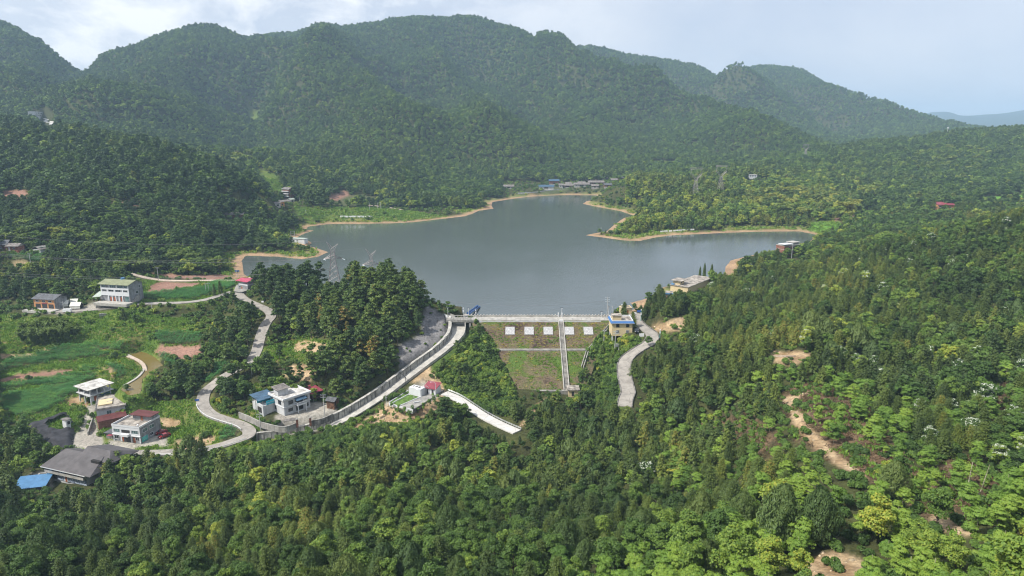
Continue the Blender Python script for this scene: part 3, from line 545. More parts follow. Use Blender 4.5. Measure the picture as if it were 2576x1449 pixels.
for k, (w_, P) in ROADW.items():
    b = (GX > P[:,0].min()-9) & (GX < P[:,0].max()+9) & (GY > P[:,1].min()-9) & (GY < P[:,1].max()+9)
    dd = seg_dist(GX[b], GY[b], P); q = np.zeros(b.sum(), bool); q = dd < w_/2 + 1.5; t = ROADMASK[b]; t |= q; ROADMASK[b] = t
for (X, Y, z, hx, hy, yw) in PADW:
    c, s = cos(yw), sin(yw); lx = (GX-X)*c + (GY-Y)*s; ly = -(GX-X)*s + (GY-Y)*c
    q = (np.abs(lx) < hx*0.75) & (np.abs(ly) < hy*0.75); ROADMASK |= q
ROADMASK |= in_poly(GX, GY, POND) | ((seg_dist(GX, GY, POND, True) < 1.0) & (GY < 345) & (GX < -100))
b = seg_dist(GX, GY, CHUTE) < 6.0; ROADMASK |= b & (GY < 340)
DAMMASK = (GX > DX0+2) & (GX < DX1-2) & (GY > DY-44) & (GY < DY+12) & (GX > DXL(GY)) & (GX < DXR(GY))
ROADMASK |= DAMMASK
# colours
ter_q = GZ/1.4 + 0.7*(fbm(GX/45, GY/45, 2, 77)-0.5)
_r = smoothstep(0, 10, 345-GY)*smoothstep(0, 15, GY-250)*(GX < -95)
riser = ((ter_q - np.floor(ter_q)) > 0.10) & ((ter_q - np.floor(ter_q)) < 0.86) & (_r > 0.5)
PAL = {Z_FOREST: ((0.045,0.050,0.022),(0.075,0.085,0.030)), Z_CORN: ((0.05,0.085,0.03),(0.12,0.12,0.06)), Z_RED: ((0.25,0.14,0.105),(0.33,0.20,0.155)), Z_GRASS: ((0.075,0.14,0.026),(0.16,0.20,0.045)),
 Z_DIRT: ((0.27,0.18,0.10),(0.50,0.38,0.24)), Z_SCRUB: ((0.06,0.06,0.028),(0.20,0.135,0.085)), Z_ROCK: ((0.10,0.10,0.105),(0.24,0.235,0.24)), Z_SHORE: ((0.10,0.15,0.04),(0.25,0.235,0.09)), Z_MUD: ((0.28,0.19,0.12),(0.42,0.29,0.18)),
 Z_YARD: ((0.30,0.28,0.25),(0.42,0.40,0.35)), Z_BRUSH: ((0.05,0.09,0.025),(0.10,0.15,0.035)), Z_RICE: ((0.10,0.24,0.03),(0.16,0.32,0.05))}
nz = fbm(GX/6, GY/6, 4, 41); nz2 = fbm(GX/1.7, GY/1.7, 2, 43); nl = smoothstep(0.30, 0.70, nz*0.6 + nz2*0.4)
colr = np.zeros(GX.shape + (3,))
for z_, (a, b_) in PAL.items():
    m = zone == z_; t = nl[m][:,None]; colr[m] = np.array(a)*(1-t) + np.array(b_)*t
rw = (riser & ((zone == Z_GRASS) | (zone == Z_CORN)) & (fbm(GX/25, GY/25, 2, 55) > 0.40))[...,None]*0.55*np.clip(nl[...,None]+.4, 0, 1)
colr = colr*(1-rw) + np.array((0.24, 0.17, 0.085))*rw
for it in range(1):                                 # soften patch borders by one cell
    c = colr.copy(); c[1:-1,1:-1] = (colr[1:-1,1:-1]*2 + colr[:-2,1:-1] + colr[2:,1:-1] + colr[1:-1,:-2] + colr[1:-1,2:])/6; colr = c
farm = smoothstep(5500, 7500, GY)[...,None]; colr = colr*(1-farm) + np.array((0.04,0.065,0.045))*farm
i = np.arange(len(ls)-1)[:,None]*NA + np.arange(NA-1)[None]; i = i.ravel(); F = np.stack([i, i+1, i+NA+1, i+NA], 1)
tm = bpy.data.materials.new('terrain'); tm.use_nodes = True; t_ = tm.node_tree; nn = t_.nodes
at_ = nn.new('ShaderNodeAttribute'); at_.attribute_name = 'cover'; bs = nn['Principled BSDF']; bs.inputs['Roughness'].default_value = 0.95; bs.inputs['Specular IOR Level'].default_value = 0.1
tcn = nn.new('ShaderNodeTexCoord'); no = nn.new('ShaderNodeTexNoise'); no.inputs['Scale'].default_value = 0.9; no.inputs['Detail'].default_value = 6; no.inputs['Roughness'].default_value = 0.7
t_.links.new(tcn.outputs['Object'], no.inputs['Vector']); rp = nn.new('ShaderNodeValToRGB'); rp.color_ramp.elements[0].position = 0.3; rp.color_ramp.elements[0].color = (0.45,0.45,0.45,1); rp.color_ramp.elements[1].position = 0.68; rp.color_ramp.elements[1].color = (1.25,1.22,1.18,1)
t_.links.new(no.outputs[0], rp.inputs[0]); mu = nn.new('ShaderNodeMixRGB'); mu.blend_type = 'MULTIPLY'; mu.inputs[0].default_value = 1
t_.links.new(at_.outputs['Color'], mu.inputs[1]); t_.links.new(rp.outputs[0], mu.inputs[2]); t_.links.new(mu.outputs[0], bs.inputs['Base Color'])
bn = nn.new('ShaderNodeBump'); bn.inputs['Strength'].default_value = 0.7; bn.inputs['Distance'].default_value = 0.5; t_.links.new(no.outputs[0], bn.inputs['Height']); t_.links.new(bn.outputs[0], bs.inputs['Normal'])
MC['terrain'] = tm
me = np_mesh('terrain', np.stack([GX.ravel(), GY.ravel(), GZ.ravel()], 1), F, 'terrain')
ca = me.color_attributes.new('cover', 'FLOAT_COLOR', 'POINT'); ca.data.foreach_set('color', np.concatenate([colr.reshape(-1,3), np.ones((colr.shape[0]*colr.shape[1],1))], 1).astype(np.float32).ravel())
me.polygons.foreach_set('use_smooth', [True]*len(me.polygons))
terr = bpy.data.objects.new('terrain', me); COL.objects.link(terr); tag(terr, 'green hills, valley floor and fields around the reservoir', kind='structure')
# ------------------------------------------------------------------ water
def water_mat(name, col, bump=0.35, rough=0.12, sc=0.35):
    m = bpy.data.materials.new(name); m.use_nodes = True; t = m.node_tree; n = t.nodes; l = t.links; b = n['Principled BSDF']
    b.inputs['Base Color'].default_value = (*col, 1); b.inputs['Roughness'].default_value = rough; b.inputs['IOR'].default_value = 1.33; b.inputs['Specular IOR Level'].default_value = 0.5
    tcn = n.new('ShaderNodeTexCoord'); a = n.new('ShaderNodeTexNoise'); a.inputs['Scale'].default_value = sc; a.inputs['Detail'].default_value = 5; a.inputs['Roughness'].default_value = 0.65; l.new(tcn.outputs['Object'], a.inputs['Vector'])
    c = n.new('ShaderNodeTexNoise'); c.inputs['Scale'].default_value = 0.012; c.inputs['Detail'].default_value = 3; l.new(tcn.outputs['Object'], c.inputs['Vector'])
    r2 = n.new('ShaderNodeMapRange'); r2.inputs[1].default_value = 0.4; r2.inputs[2].default_value = 0.65; r2.inputs[3].default_value = bump*0.45; r2.inputs[4].default_value = bump; l.new(c.outputs[0], r2.inputs[0])
    bn = n.new('ShaderNodeBump'); bn.inputs['Distance'].default_value = 0.35; l.new(r2.outputs[0], bn.inputs['Strength']); l.new(a.outputs[0], bn.inputs['Height']); l.new(bn.outputs[0], b.inputs['Normal'])
    MC[name] = m
water_mat('lake_water', (0.075, 0.090, 0.088), 0.34, 0.07, 0.5)
water_mat('pond_water', (0.155, 0.115, 0.035), 0.3, 0.08, 0.8)
cx_ = np.mean([p[0] for p in LAKE]); cy_ = np.mean([p[1] for p in LAKE])
from mathutils import Vector
from mathutils.geometry import tessellate_polygon
lk = []
nL = len(LAKE)
for i_ in range(nL):                               # push the outline out a little so the banks cut it
    p = np.array(LAKE[i_]); a = np.array(LAKE[i_-1]); b = np.array(LAKE[(i_+1)%nL]); d = b - a; nrm = np.array((d[1], -d[0]))/(np.hypot(*d)+1e-9)
    area = sum(LAKE[k][0]*LAKE[(k+1)%nL][1]-LAKE[(k+1)%nL][0]*LAKE[k][1] for k in range(nL))
    s_ = 1 if area > 0 else -1
    o_ = 1.5 if p[1] < 360 else 8.0
    lk.append(tuple(p + nrm*s_*o_))
tri = tessellate_polygon([[Vector((x, y, 0)) for x, y in lk]])
def up(t):
    a, b, c = [lk[q] for q in t]; return t if (b[0]-a[0])*(c[1]-a[1])-(c[0]-a[0])*(b[1]-a[1]) > 0 else t[::-1]
lw = MB(); lw.add([(x, y, 0) for x, y in lk], [up(tuple(t)) for t in tri]); lake = lw.build('water', 'lake_water'); tag(lake, 'grey reservoir water behind the dam', kind='structure')
POND_PX = c1([(990,235),(1080,205),(1130,215),(1200,250),(1262,312),(1180,350),(1100,420),(1095,500),(1080,530),(1000,545),(935,500),(960,470),(1060,410),(1110,350),(1100,310),(1060,270)])
# ------------------------------------------------------------------ placement on the ground seen at a photo pixel
def hit(px, py, y0=45.0, y1=4000.0):
    Ys = np.exp(np.linspace(math.log(y0), math.log(y1), 3000)); u, dy, dz = ray(px, py)
    Xs = Ys*u/dy; Zr = CAM_H + dz*Ys/dy; g_ = sample(GZ, Xs, Ys); k = np.where(Zr <= g_)[0]
    k = k[0] if len(k) else len(Ys)-1
    return float(Xs[k]), float(Ys[k]), float(g_[k])
def height_m(px, py0, py1, Y, z):       # height in metres of a thing from row py1 (base) to py0 (top)
    lo = z; return z_at(px, py0, Y) - z_at(px, py1, Y)
def strip(pts, w, t=0.35, z0=0.05):     # ribbon with thickness along [(x,y,z)]
    m = MB(); P = np.asarray(pts); n = len(P); w = np.full(n, w) if not hasattr(w, '__len__') else np.asarray(w); vs = []
    for i in range(n):
        d = P[min(i+1,n-1)] - P[max(i-1,0)]; q = np.array((-d[1], d[0])); q /= np.linalg.norm(q)+1e-9
        for s_ in (1, -1): vs.append((P[i][0]+q[0]*s_*w[i]/2, P[i][1]+q[1]*s_*w[i]/2, P[i][2]+z0))
    k = len(vs); vs += [(a, b, c-t) for a, b, c in vs]; fs = []
    for i in range(n-1):
        a, b, c, d = 2*i, 2*i+1, 2*i+3, 2*i+2; fs += [(a, b, c, d), (k+a, k+d, k+c, k+b), (a, d, k+d, k+a), (b, k+b, k+c, c)]
    fs += [(0, k, k+1, 1), (2*n-2, 2*n-1, k+2*n-1, k+2*n-2)]
    return m.add(vs, fs)
def offset_path(P, o):
    P = np.asarray(P, float); n = len(P); R_ = []
    for i in range(n):
        d = P[min(i+1,n-1)] - P[max(i-1,0)]; q = np.array((-d[1], d[0])); q /= np.linalg.norm(q)+1e-9; oo = o[i] if hasattr(o, '__len__') else o
        R_.append((P[i][0]+q[0]*oo, P[i][1]+q[1]*oo, P[i][2]))
    return np.array(R_)
def wall_strip(P, th, zb, zt):          # wall along a path, from zb below to zt above the path height
    m = MB(); P = np.asarray(P); a = offset_path(P, th/2); b = offset_path(P, -th/2); n = len(P); vs = []
    zb = np.full(n, zb) if not hasattr(zb, '__len__') else zb; zt = np.full(n, zt) if not hasattr(zt, '__len__') else zt
    for i in range(n): vs += [(a[i][0],a[i][1],a[i][2]+zb[i]), (b[i][0],b[i][1],b[i][2]+zb[i]), (b[i][0],b[i][1],b[i][2]+zt[i]), (a[i][0],a[i][1],a[i][2]+zt[i])]
    fs = []
    for i in range(n-1):
        k = 4*i; fs += [(k,k+4,k+5,k+1), (k+1,k+5,k+6,k+2), (k+2,k+6,k+7,k+3), (k+3,k+7,k+4,k)]
    fs += [(0,1,2,3), (4*n-4,4*n-1,4*n-2,4*n-3)]
    return m.add(vs, fs)
# ------------------------------------------------------------------ roads
def road_mat(name, c1_, c2_):
    m = bpy.data.materials.new(name); m.use_nodes = True; t = m.node_tree; n = t.nodes; l = t.links; b = n['Principled BSDF']; b.inputs['Roughness'].default_value = 0.9
    tcn = n.new('ShaderNodeTexCoord'); a = n.new('ShaderNodeTexNoise'); a.inputs['Scale'].default_value = 0.28; a.inputs['Detail'].default_value = 9; a.inputs['Roughness'].default_value = 0.7; l.new(tcn.outputs['Object'], a.inputs['Vector'])
    r_ = n.new('ShaderNodeValToRGB'); r_.color_ramp.elements[0].position = 0.32; r_.color_ramp.elements[0].color = (*c1_, 1); r_.color_ramp.elements[1].position = 0.62; r_.color_ramp.elements[1].color = (*c2_, 1); l.new(a.outputs[0], r_.inputs[0])
    v = n.new('ShaderNodeTexVoronoi'); v.feature = 'DISTANCE_TO_EDGE'; v.inputs['Scale'].default_value = 0.22; l.new(tcn.outputs['Object'], v.inputs['Vector'])
    r2 = n.new('ShaderNodeValToRGB'); r2.color_ramp.elements[0].position = 0.0; r2.color_ramp.elements[0].color = (0.55,0.55,0.55,1); r2.color_ramp.elements[1].position = 0.035; r2.color_ramp.elements[1].color = (1,1,1,1); l.new(v.outputs[0], r2.inputs[0])
    mu = n.new('ShaderNodeMixRGB'); mu.blend_type = 'MULTIPLY'; mu.inputs[0].default_value = 0.8; l.new(r_.outputs[0], mu.inputs[1]); l.new(r2.outputs[0], mu.inputs[2]); l.new(mu.outputs[0], b.inputs['Base Color']); MC[name] = m
road_mat('road_concrete', (0.195, 0.178, 0.158), (0.33, 0.305, 0.27)); road_mat('road_new', (0.44, 0.42, 0.39), (0.56, 0.55, 0.52)); road_mat('road_dirt', (0.34, 0.26, 0.20), (0.50, 0.42, 0.34))
RL = {'lower_road': ('winding concrete road past the lower houses', 'road_concrete'), 'village_road': ('concrete lane in front of the three-storey house', 'road_concrete'), 'upper_lane': ('dusty lane above the red field', 'road_dirt'), 'dam_access_road': ('curving concrete road down beside the dam', 'road_concrete'),
      'white_road': ('bright new concrete lane below the spillway', 'road_new'), 'shore_lane': ('narrow lane along the far left shore', 'road_dirt'), 'north_shore_road': ('pale road in front of the far village', 'road_new'), 'east_hill_track': ('stony track bench on the right slope', 'road_dirt'), 'field_path': ('narrow footpath along the pond bank', 'road_dirt')}
for k, (w_, P) in ROADW.items():
    o = strip(P, w_, 0.5).build(k.replace('east_hill_track', 'hill_track').replace('north_shore_road', 'shore_road'), RL[k][1]); tag(o, RL[k][0], kind='structure')
# pond
o = MB().prism(POND, -16, -13.0).build('pond', 'pond_water'); tag(o, 'muddy brown fish pond beside the terraced fields', kind='structure')
bank = [at_z(x, y, -12.9) for x, y in c1([(960,470),(1060,410),(1110,350),(1100,310),(1060,270),(990,232)])]
o = wall_strip(catmull([(x, y, -12.9) for x, y in bank], 4), 1.0, -1.0, 0.3).build('pond_bank', 'pale_concrete'); tag(o, 'pale curved earth bank along the brown pond', 'bank')
# ------------------------------------------------------------------ dam
def dam_face_mat():
    m = bpy.data.materials.new('dam_turf'); m.use_nodes = True; t = m.node_tree; n = t.nodes; l = t.links; b = n['Principled BSDF']; b.inputs['Roughness'].default_value = 0.95; b.inputs['Specular IOR Level'].default_value = 0.1
    tcn = n.new('ShaderNodeTexCoord'); a = n.new('ShaderNodeTexNoise'); a.inputs['Scale'].default_value = 0.11; a.inputs['Detail'].default_value = 8; a.inputs['Roughness'].default_value = 0.68; a.inputs['Distortion'].default_value = 0.6; l.new(tcn.outputs['Object'], a.inputs['Vector'])
    r_ = n.new('ShaderNodeValToRGB'); e = r_.color_ramp.elements; e[0].position = 0.34; e[0].color = (0.062, 0.046, 0.038, 1); e[1].position = 0.62; e[1].color = (0.085, 0.14, 0.03, 1)
    for p_, c_ in ((0.45, (0.135, 0.105, 0.070, 1)), (0.53, (0.14, 0.125, 0.07, 1)), (0.58, (0.085, 0.115, 0.03, 1))): x = e.new(p_); x.color = c_
    sz_ = n.new('ShaderNodeSeparateXYZ'); l.new(tcn.outputs['Object'], sz_.inputs[0]); mz = n.new('ShaderNodeMapRange'); mz.inputs[1].default_value = -6; mz.inputs[2].default_value = -3; mz.inputs[3].default_value = .055; mz.inputs[4].default_value = -.03; l.new(sz_.outputs[2], mz.inputs[0]); az = n.new('ShaderNodeMath'); l.new(a.outputs[0], az.inputs[0]); l.new(mz.outputs[0], az.inputs[1]); l.new(az.outputs[0], r_.inputs[0]); c = n.new('ShaderNodeTexNoise'); c.inputs['Scale'].default_value = 1.6; c.inputs['Detail'].default_value = 6; c.inputs['Roughness'].default_value = 0.75; l.new(tcn.outputs['Object'], c.inputs['Vector'])
    r2 = n.new('ShaderNodeValToRGB'); r2.color_ramp.elements[0].position = 0.32; r2.color_ramp.elements[0].color = (0.4,0.4,0.4,1); r2.color_ramp.elements[1].position = 0.66; r2.color_ramp.elements[1].color = (1.45,1.4,1.35,1); l.new(c.outputs[0], r2.inputs[0])
    mu = n.new('ShaderNodeMixRGB'); mu.blend_type = 'MULTIPLY'; mu.inputs[0].default_value = 1; l.new(r_.outputs[0], mu.inputs[1]); l.new(r2.outputs[0], mu.inputs[2]); l.new(mu.outputs[0], b.inputs['Base Color'])
    bn = n.new('ShaderNodeBump'); bn.inputs['Strength'].default_value = 0.9; bn.inputs['Distance'].default_value = 0.4; l.new(c.outputs[0], bn.inputs['Height']); l.new(bn.outputs[0], b.inputs['Normal']); MC['dam_turf'] = m
dam_face_mat()
dam = empty('dam', ((DX0+DX1)/2, DY, 0), 0, 'grassy embankment dam with a stair and five white panels on its face', 'dam')
def loc(m, o, name, mt, **k):
    m.v = [(a-o.location[0], b-o.location[1], c-o.location[2]) for a, b, c in m.v]; return m.build(name, mt, o, **k)
ys = np.concatenate([np.linspace(DY-43.5, DY-21.5, 24), np.linspace(DY-19.5, DY-2.6, 20)]); vs = []; nx = 60
xl = DXL; xr = DXR
for yy in ys:
    for i_ in range(nx+1):
        x = xl(yy)-5 + (xr(yy)-xl(yy)+10)*i_/nx; e_ = max(xl(yy)-x, x-xr(yy), 0); vs.append((x, yy, float(dam_z(yy)) + 0.35*float(fbm(np.array([x/2.2]), np.array([yy/2.2]), 3, 5)[0]-.5) - 0.28*e_ - 0.12))
fs = [(r*(nx+1)+i_, r*(nx+1)+i_+1, (r+1)*(nx+1)+i_+1, (r+1)*(nx+1)+i_) for r in range(len(ys)-1) for i_ in range(nx)]
m = MB(); m.add(vs, fs); loc(m, dam, 'turf_face', 'dam_turf', smooth=True)
bx = lambda x0, x1, y0, y1, z0, z1: MB().box(x0, x1, y0, y1, z0, z1)
loc(bx(DX0-1, DX1+3, DY-2.6, DY+3.4, 3.2, DAM_TOP+0.02), dam, 'crest_slab', 'pale_concrete')
loc(bx(DX0+6, DX1-6, DY-3.5, DY-2.6, 3.4, DAM_TOP-0.25), dam, 'edge_kerb', 'white_paint')
m = MB(); m.add([(DX0-1,DY+4.2,3.9),(DX1+2,DY+4.2,3.9),(DX1+2,DY+12.5,-1.6),(DX0-1,DY+12.5,-1.6),(DX0-1,DY+4.2,2),(DX1+2,DY+4.2,2),(DX1+2,DY+12.5,-3),(DX0-1,DY+12.5,-3)], [(0,1,2,3),(4,7,6,5),(0,4,5,1),(2,6,7,3)]); loc(m, dam, 'upstream_facing', 'pale_concrete')
m = MB(); x = DX0
m.box(DX0, DX1, DY+3.4, DY+4.2, 3.2, DAM_TOP+0.75)
while x < DX1-1: m.box(x, x+0.5, DY+3.3, DY+4.3, DAM_TOP+.75, DAM_TOP+1.25); x += 1.55
loc(m, dam, 'wave_wall', 'pale_concrete')
zb = DAM_BERM-0.6
m = MB(); a, b_ = xl(DY-20.5)-2, xr(DY-20.5)+2; m.box(a, b_, DY-21.6, DY-21.1, zb-0.6, zb+0.28); m.box(a, b_, DY-21.1, DY-19.9, zb-0.5, zb+0.04); m.box(a, b_, DY-19.9, DY-19.4, zb-0.5, zb+0.30); loc(m, dam, 'berm_drain', 'concrete')
m = MB(); a, b_ = xl(DY-43)-1, xr(DY-43)+6; m.box(a, b_, DY-45.6, DY-43.4, DAM_FOOT-2.2, DAM_FOOT+0.25); m.box(a, b_, DY-46.0, DY-45.6, DAM_FOOT-2.2, DAM_FOOT+0.75); loc(m, dam, 'toe_wall', 'concrete')
P = np.array([(float(DXR(y_))-.3, y_, float(dam_z(y_))+.1) for y_ in (DY-3, DY-8, DY-14, DY-19.4, DY-22, DY-31)])
m = wall_strip(P, 0.35, -0.9, 0.35); q = wall_strip(offset_path(P, 1.0), 0.3, -0.9, 0.3); m.add(q.v, q.f); loc(m, dam, 'abutment_drain', 'concrete')
# stair
st = empty('dam_staircase', (24.0, DY-2.6, 4.5), 0, 'long concrete stair running straight down the dam face', 'staircase')
m = MB(); k = MB(); yy = DY-2.6; n_ = 62
for i_ in range(n_):
    y1_ = DY-2.6 - i_*(41.6/n_); y2_ = y1_ - 41.6/n_; z_ = float(dam_z((y1_+y2_)/2)) + 0.20; m.box(24.0-0.95, 24.0+0.95, y2_, y1_, z_-1.0, z_)
loc(m, st, 'steps', 'concrete')
for sx_ in (-1.15, 1.15):
    P = np.array([(24.0+sx_, y_, float(dam_z(y_))) for y_ in (DY-2.6, DY-19.5, DY-21.5, DY-44.2)]); loc(wall_strip(P, 0.36, -0.6, 0.62), st, 'side_kerb', 'pale_concrete')
loc(bx(23.0, 25.0, DY-3.4, DY-2.4, 3.8, 4.7), st, 'top_landing', 'clean_white'); loc(bx(22.9, 23.4, DY+3.2, DY+4.4, 4.5, 6.5), st, 'gate_post', 'clean_white'); loc(bx(24.7, 25.2, DY+3.2, DY+4.4, 4.5, 6.5), st, 'gate_post', 'clean_white')
# panels on the face
def face_hit(px, py):
    Ys = np.linspace(DY-43, DY-2, 800); zr = np.array([z_at(px, py, y_) for y_ in Ys]); k = np.where(zr <= dam_z(Ys))[0]; y_ = Ys[k[0]] if len(k) else Ys[-1]; z_ = float(dam_z(y_)); return x_at(px, y_, z_), float(y_), z_
sl = math.atan2(DAM_TOP - (DAM_BERM-0.6), 17.0)
for i_, (px_, nm) in enumerate([(1283, 'leftmost white character panel on the dam face, nearest the shrubs'), (1331, 'second white character panel from the spillway side of the dam'), (1379, 'white character panel just left of the dam stair'), (1432, 'white character panel just right of the dam stair'), (1480, 'rightmost white character panel on the dam face, nearest the tan house')]):
    x_, y_, z_ = face_hit(px_, 833); e = empty('character_panel', (x_, y_, z_+0.1), 0, nm, 'panel', 'white panels on the dam face'); e.rotation_euler = (sl, 0, 0)
    o = MB().box(-2.25, 2.25, -2.6, 2.6, -0.3, 0.22).build('panel_slab', 'weathered_panel', e)
# toe house
x_, y_ = at_z(1430, 996, -17); e = empty('toe_chamber', (x_, y_, -17), 0, 'small tan valve chamber with a grey slab roof at the stair foot', 'valve house')
MB().box(0, 4.2, 0, 4.5, -1, 2.6).build('wall', 'tan_tile', e); MB().box(-0.5, 4.9, -0.5, 5.2, 2.6, 2.9).build('roof', 'roof_weathered', e); MB().box(1.4, 2.4, -0.06, 0.02, 0, 2.0).build('door', 'shutter', e)
# railings on the crest
def railing(name, P, label, h=1.1, step=2.0, mt='metal_grey', r=0.045, cat='railing', rails=(0.5, 1.05)):
    P = np.asarray(P, float); e = empty(name, tuple(P[0]), 0, label, cat); seg = np.linalg.norm(np.diff(P, axis=0), axis=1); cum = np.concatenate([[0], np.cumsum(seg)]); n_ = max(2, int(cum[-1]/step)+1)
    L_ = [np.array([np.interp(s_, cum, P[:,j]) for j in range(3)]) - P[0] for s_ in np.linspace(0, cum[-1], n_)]
    for q in L_: MB().bar(tuple(q-np.array((0,0,.3))), tuple(q + np.array((0,0,h))), r*1.3).build('post', mt, e)
    m = MB()
    for rz in rails: m.tube([tuple(q + np.array((0,0,rz))) for q in L_], r, 4)
    m.build('rails', mt, e); return e
railing('crest_railing', [(DX0+1, DY-2.2, 4.5), (22.5, DY-2.2, 4.5)], 'low railing along the dam crest, spillway side of the stair', 1.0, 2.2, 'metal_grey', 0.05)
railing('crest_railing', [(25.3, DY-2.2, 4.5), (DX1-2, DY-2.2, 4.5)], 'low railing along the dam crest, tan house side of the stair', 1.0, 2.2, 'metal_grey', 0.05)
# ------------------------------------------------------------------ spillway
sp_ = empty('spillway', (float(CHUTE[0][0]), float(CHUTE[0][1]), float(CHUTE[0][2])), 0, 'long stained concrete spillway channel curving down the valley', 'spillway')
n_ = len(CHUTE); wd = np.interp(np.arange(n_), [0, 8, 16, n_-1], [6.6, 6.2, 4.4, 3.6]); ol = -1 if offset_path(CHUTE, 1.0)[5][0] > CHUTE[5][0] else 1
loc(strip(CHUTE, wd, 0.5, 0.0), sp_, 'channel_floor', 'pale_concrete')
hl = np.interp(np.arange(n_), [0, 10, 20, 40, n_-1], [3.4, 3.0, 2.7, 3.0, 3.2])
LWALL = offset_path(CHUTE, (wd/2+0.3)*ol); lb = np.interp(np.arange(n_), [0, 38, 46, n_-1], [-0.8, -0.8, -2.6, -2.6])
loc(wall_strip(LWALL, 0.6, lb, hl), sp_, 'tall_side_wall', 'wall_concrete')
for i_ in range(3, n_-1, 2):
    q = LWALL[i_]; i2 = offset_path(CHUTE, (wd/2-0.08)*ol)[i_]; loc(MB().bar((i2[0], i2[1], q[2]-.4), (i2[0], i2[1], q[2]+hl[i_]), 0.16), sp_, 'buttress_rib', 'old_concrete')
k_ = 38
loc(wall_strip(offset_path(CHUTE[:k_], -(wd[:k_]/2+0.2)*ol), 0.4, -0.8, np.interp(np.arange(k_), [0,8,14,k_-1], [3.2,1.2,0.5,0.4])), sp_, 'low_side_wall', 'pale_concrete')
loc(wall_strip(offset_path(CHUTE, (wd/2+0.75)*ol), 1.5, hl-0.9, hl-0.15), sp_, 'wall_top_walkway', 'pale_concrete')
# crest bridge and inlet
cxm = x_at(1157, DY, 4.5); br = empty('spillway_bridge', (cxm, DY, 4.5), 0, 'short concrete road bridge over the spillway head', 'bridge')
m = MB().box(-6.5, 6.0, -2.8, 2.6, -1.0, 0.05); m.build('deck', 'concrete', br)
m = MB()
for i_ in range(8): m.box(-6.3+i_*1.65, -6.05+i_*1.65, -2.75, -2.5, 0.05, 1.1)
m.box(-6.5, 6, -2.75, -2.5, 1.0, 1.2); m.box(-6.5, 6, -2.72, -2.53, 0.5, 0.62); m.build('parapet', 'pale_concrete', br); m = MB()
for i_ in range(8): m.box(-6.3+i_*1.65, -6.05+i_*1.65, 2.3, 2.55, 0.05, 1.1)
m.box(-6.5, 6, 2.3, 2.55, 1.0, 1.2); m.build('parapet', 'pale_concrete', br)
for sx_ in (-5.6, 4.6): MB().box(sx_, sx_+1.0, -2.6, 2.4, -7.5, -1.0).build('pier', 'concrete', br)
ap = [at_z(1108,780,.8), at_z(1163,787,.6), at_z(1181,791,.8), at_z(1184,797,1.6), at_z(1132,797,1.6)]
o = MB().prism(ap, -3, [0.8,0.5,0.7,1.6,1.6]).build('inlet_apron', 'pale_concrete'); tag(o, 'pale concrete apron sloping into the lake beside the bridge', 'apron')
P = [(*at_z(1066,757,7.5),7.5), (*at_z(1090,776,6.2),6.2), (*at_z(1118,790,5.0),5.0), (*at_z(1140,799,4.5),4.5)]
e = empty('lakeside_path', P[0], 0, 'narrow walled path climbing from the bridge along the grey rock', 'path')
loc(strip(catmull(P, 4), 2.4, 2.6, 0.1), e, 'paving', 'concrete'); loc(wall_strip(offset_path(catmull(P, 4), -1.3), 0.35, -2.6, 0.7), e, 'kerb_wall', 'clean_white'); loc(wall_strip(offset_path(catmull(P, 4), 1.3), 0.25, -0.6, 0.9), e, 'kerb_wall', 'concrete')
# blue siphon pipes
for (a, b_, lb_) in (((1175.5,788,3.0), (1201,769.5,0.4), 'upper of two blue pipes slanting into the lake'), ((1180,790,3.0), (1206,772,0.4), 'lower of two blue pipes slanting into the lake')):
    A = np.array((*at_z(*a), a[2])); B = np.array((*at_z(*b_), b_[2])); e = empty('blue_pipe', tuple(A), 0, lb_, 'pipe', 'blue siphon pipes')
    D = B-A; MB().tube([(0,0,0), tuple(D)], 0.42, 12).build('pipe_barrel', 'blue_pipe', e, smooth=False); MB().tube([tuple(D*0.985), tuple(D*1.01)], 0.52, 12).build('flange', 'blue_trim', e)
# rock slope warning marks
x_, y_, z_ = hit(1131, 809, 290); 
# black pipe across the chute
A = np.array((*at_z(980, 955, -9.5), -9.5))
a = LWALL[30]; b_ = offset_path(CHUTE, -(wd/2+1.4)*ol)[31]
e = empty('cross_pipe', tuple(a), 0, 'thin black pipe crossing the spillway channel', 'pipe'); m = MB().tube([(0,0,hl[30]), (b_[0]-a[0], b_[1]-a[1], hl[30]-0.3), (b_[0]-a[0]+.1, b_[1]-a[1]-.1, -1.5)], 0.14, 6); m.build('pipe_run', 'black_rubber', e)
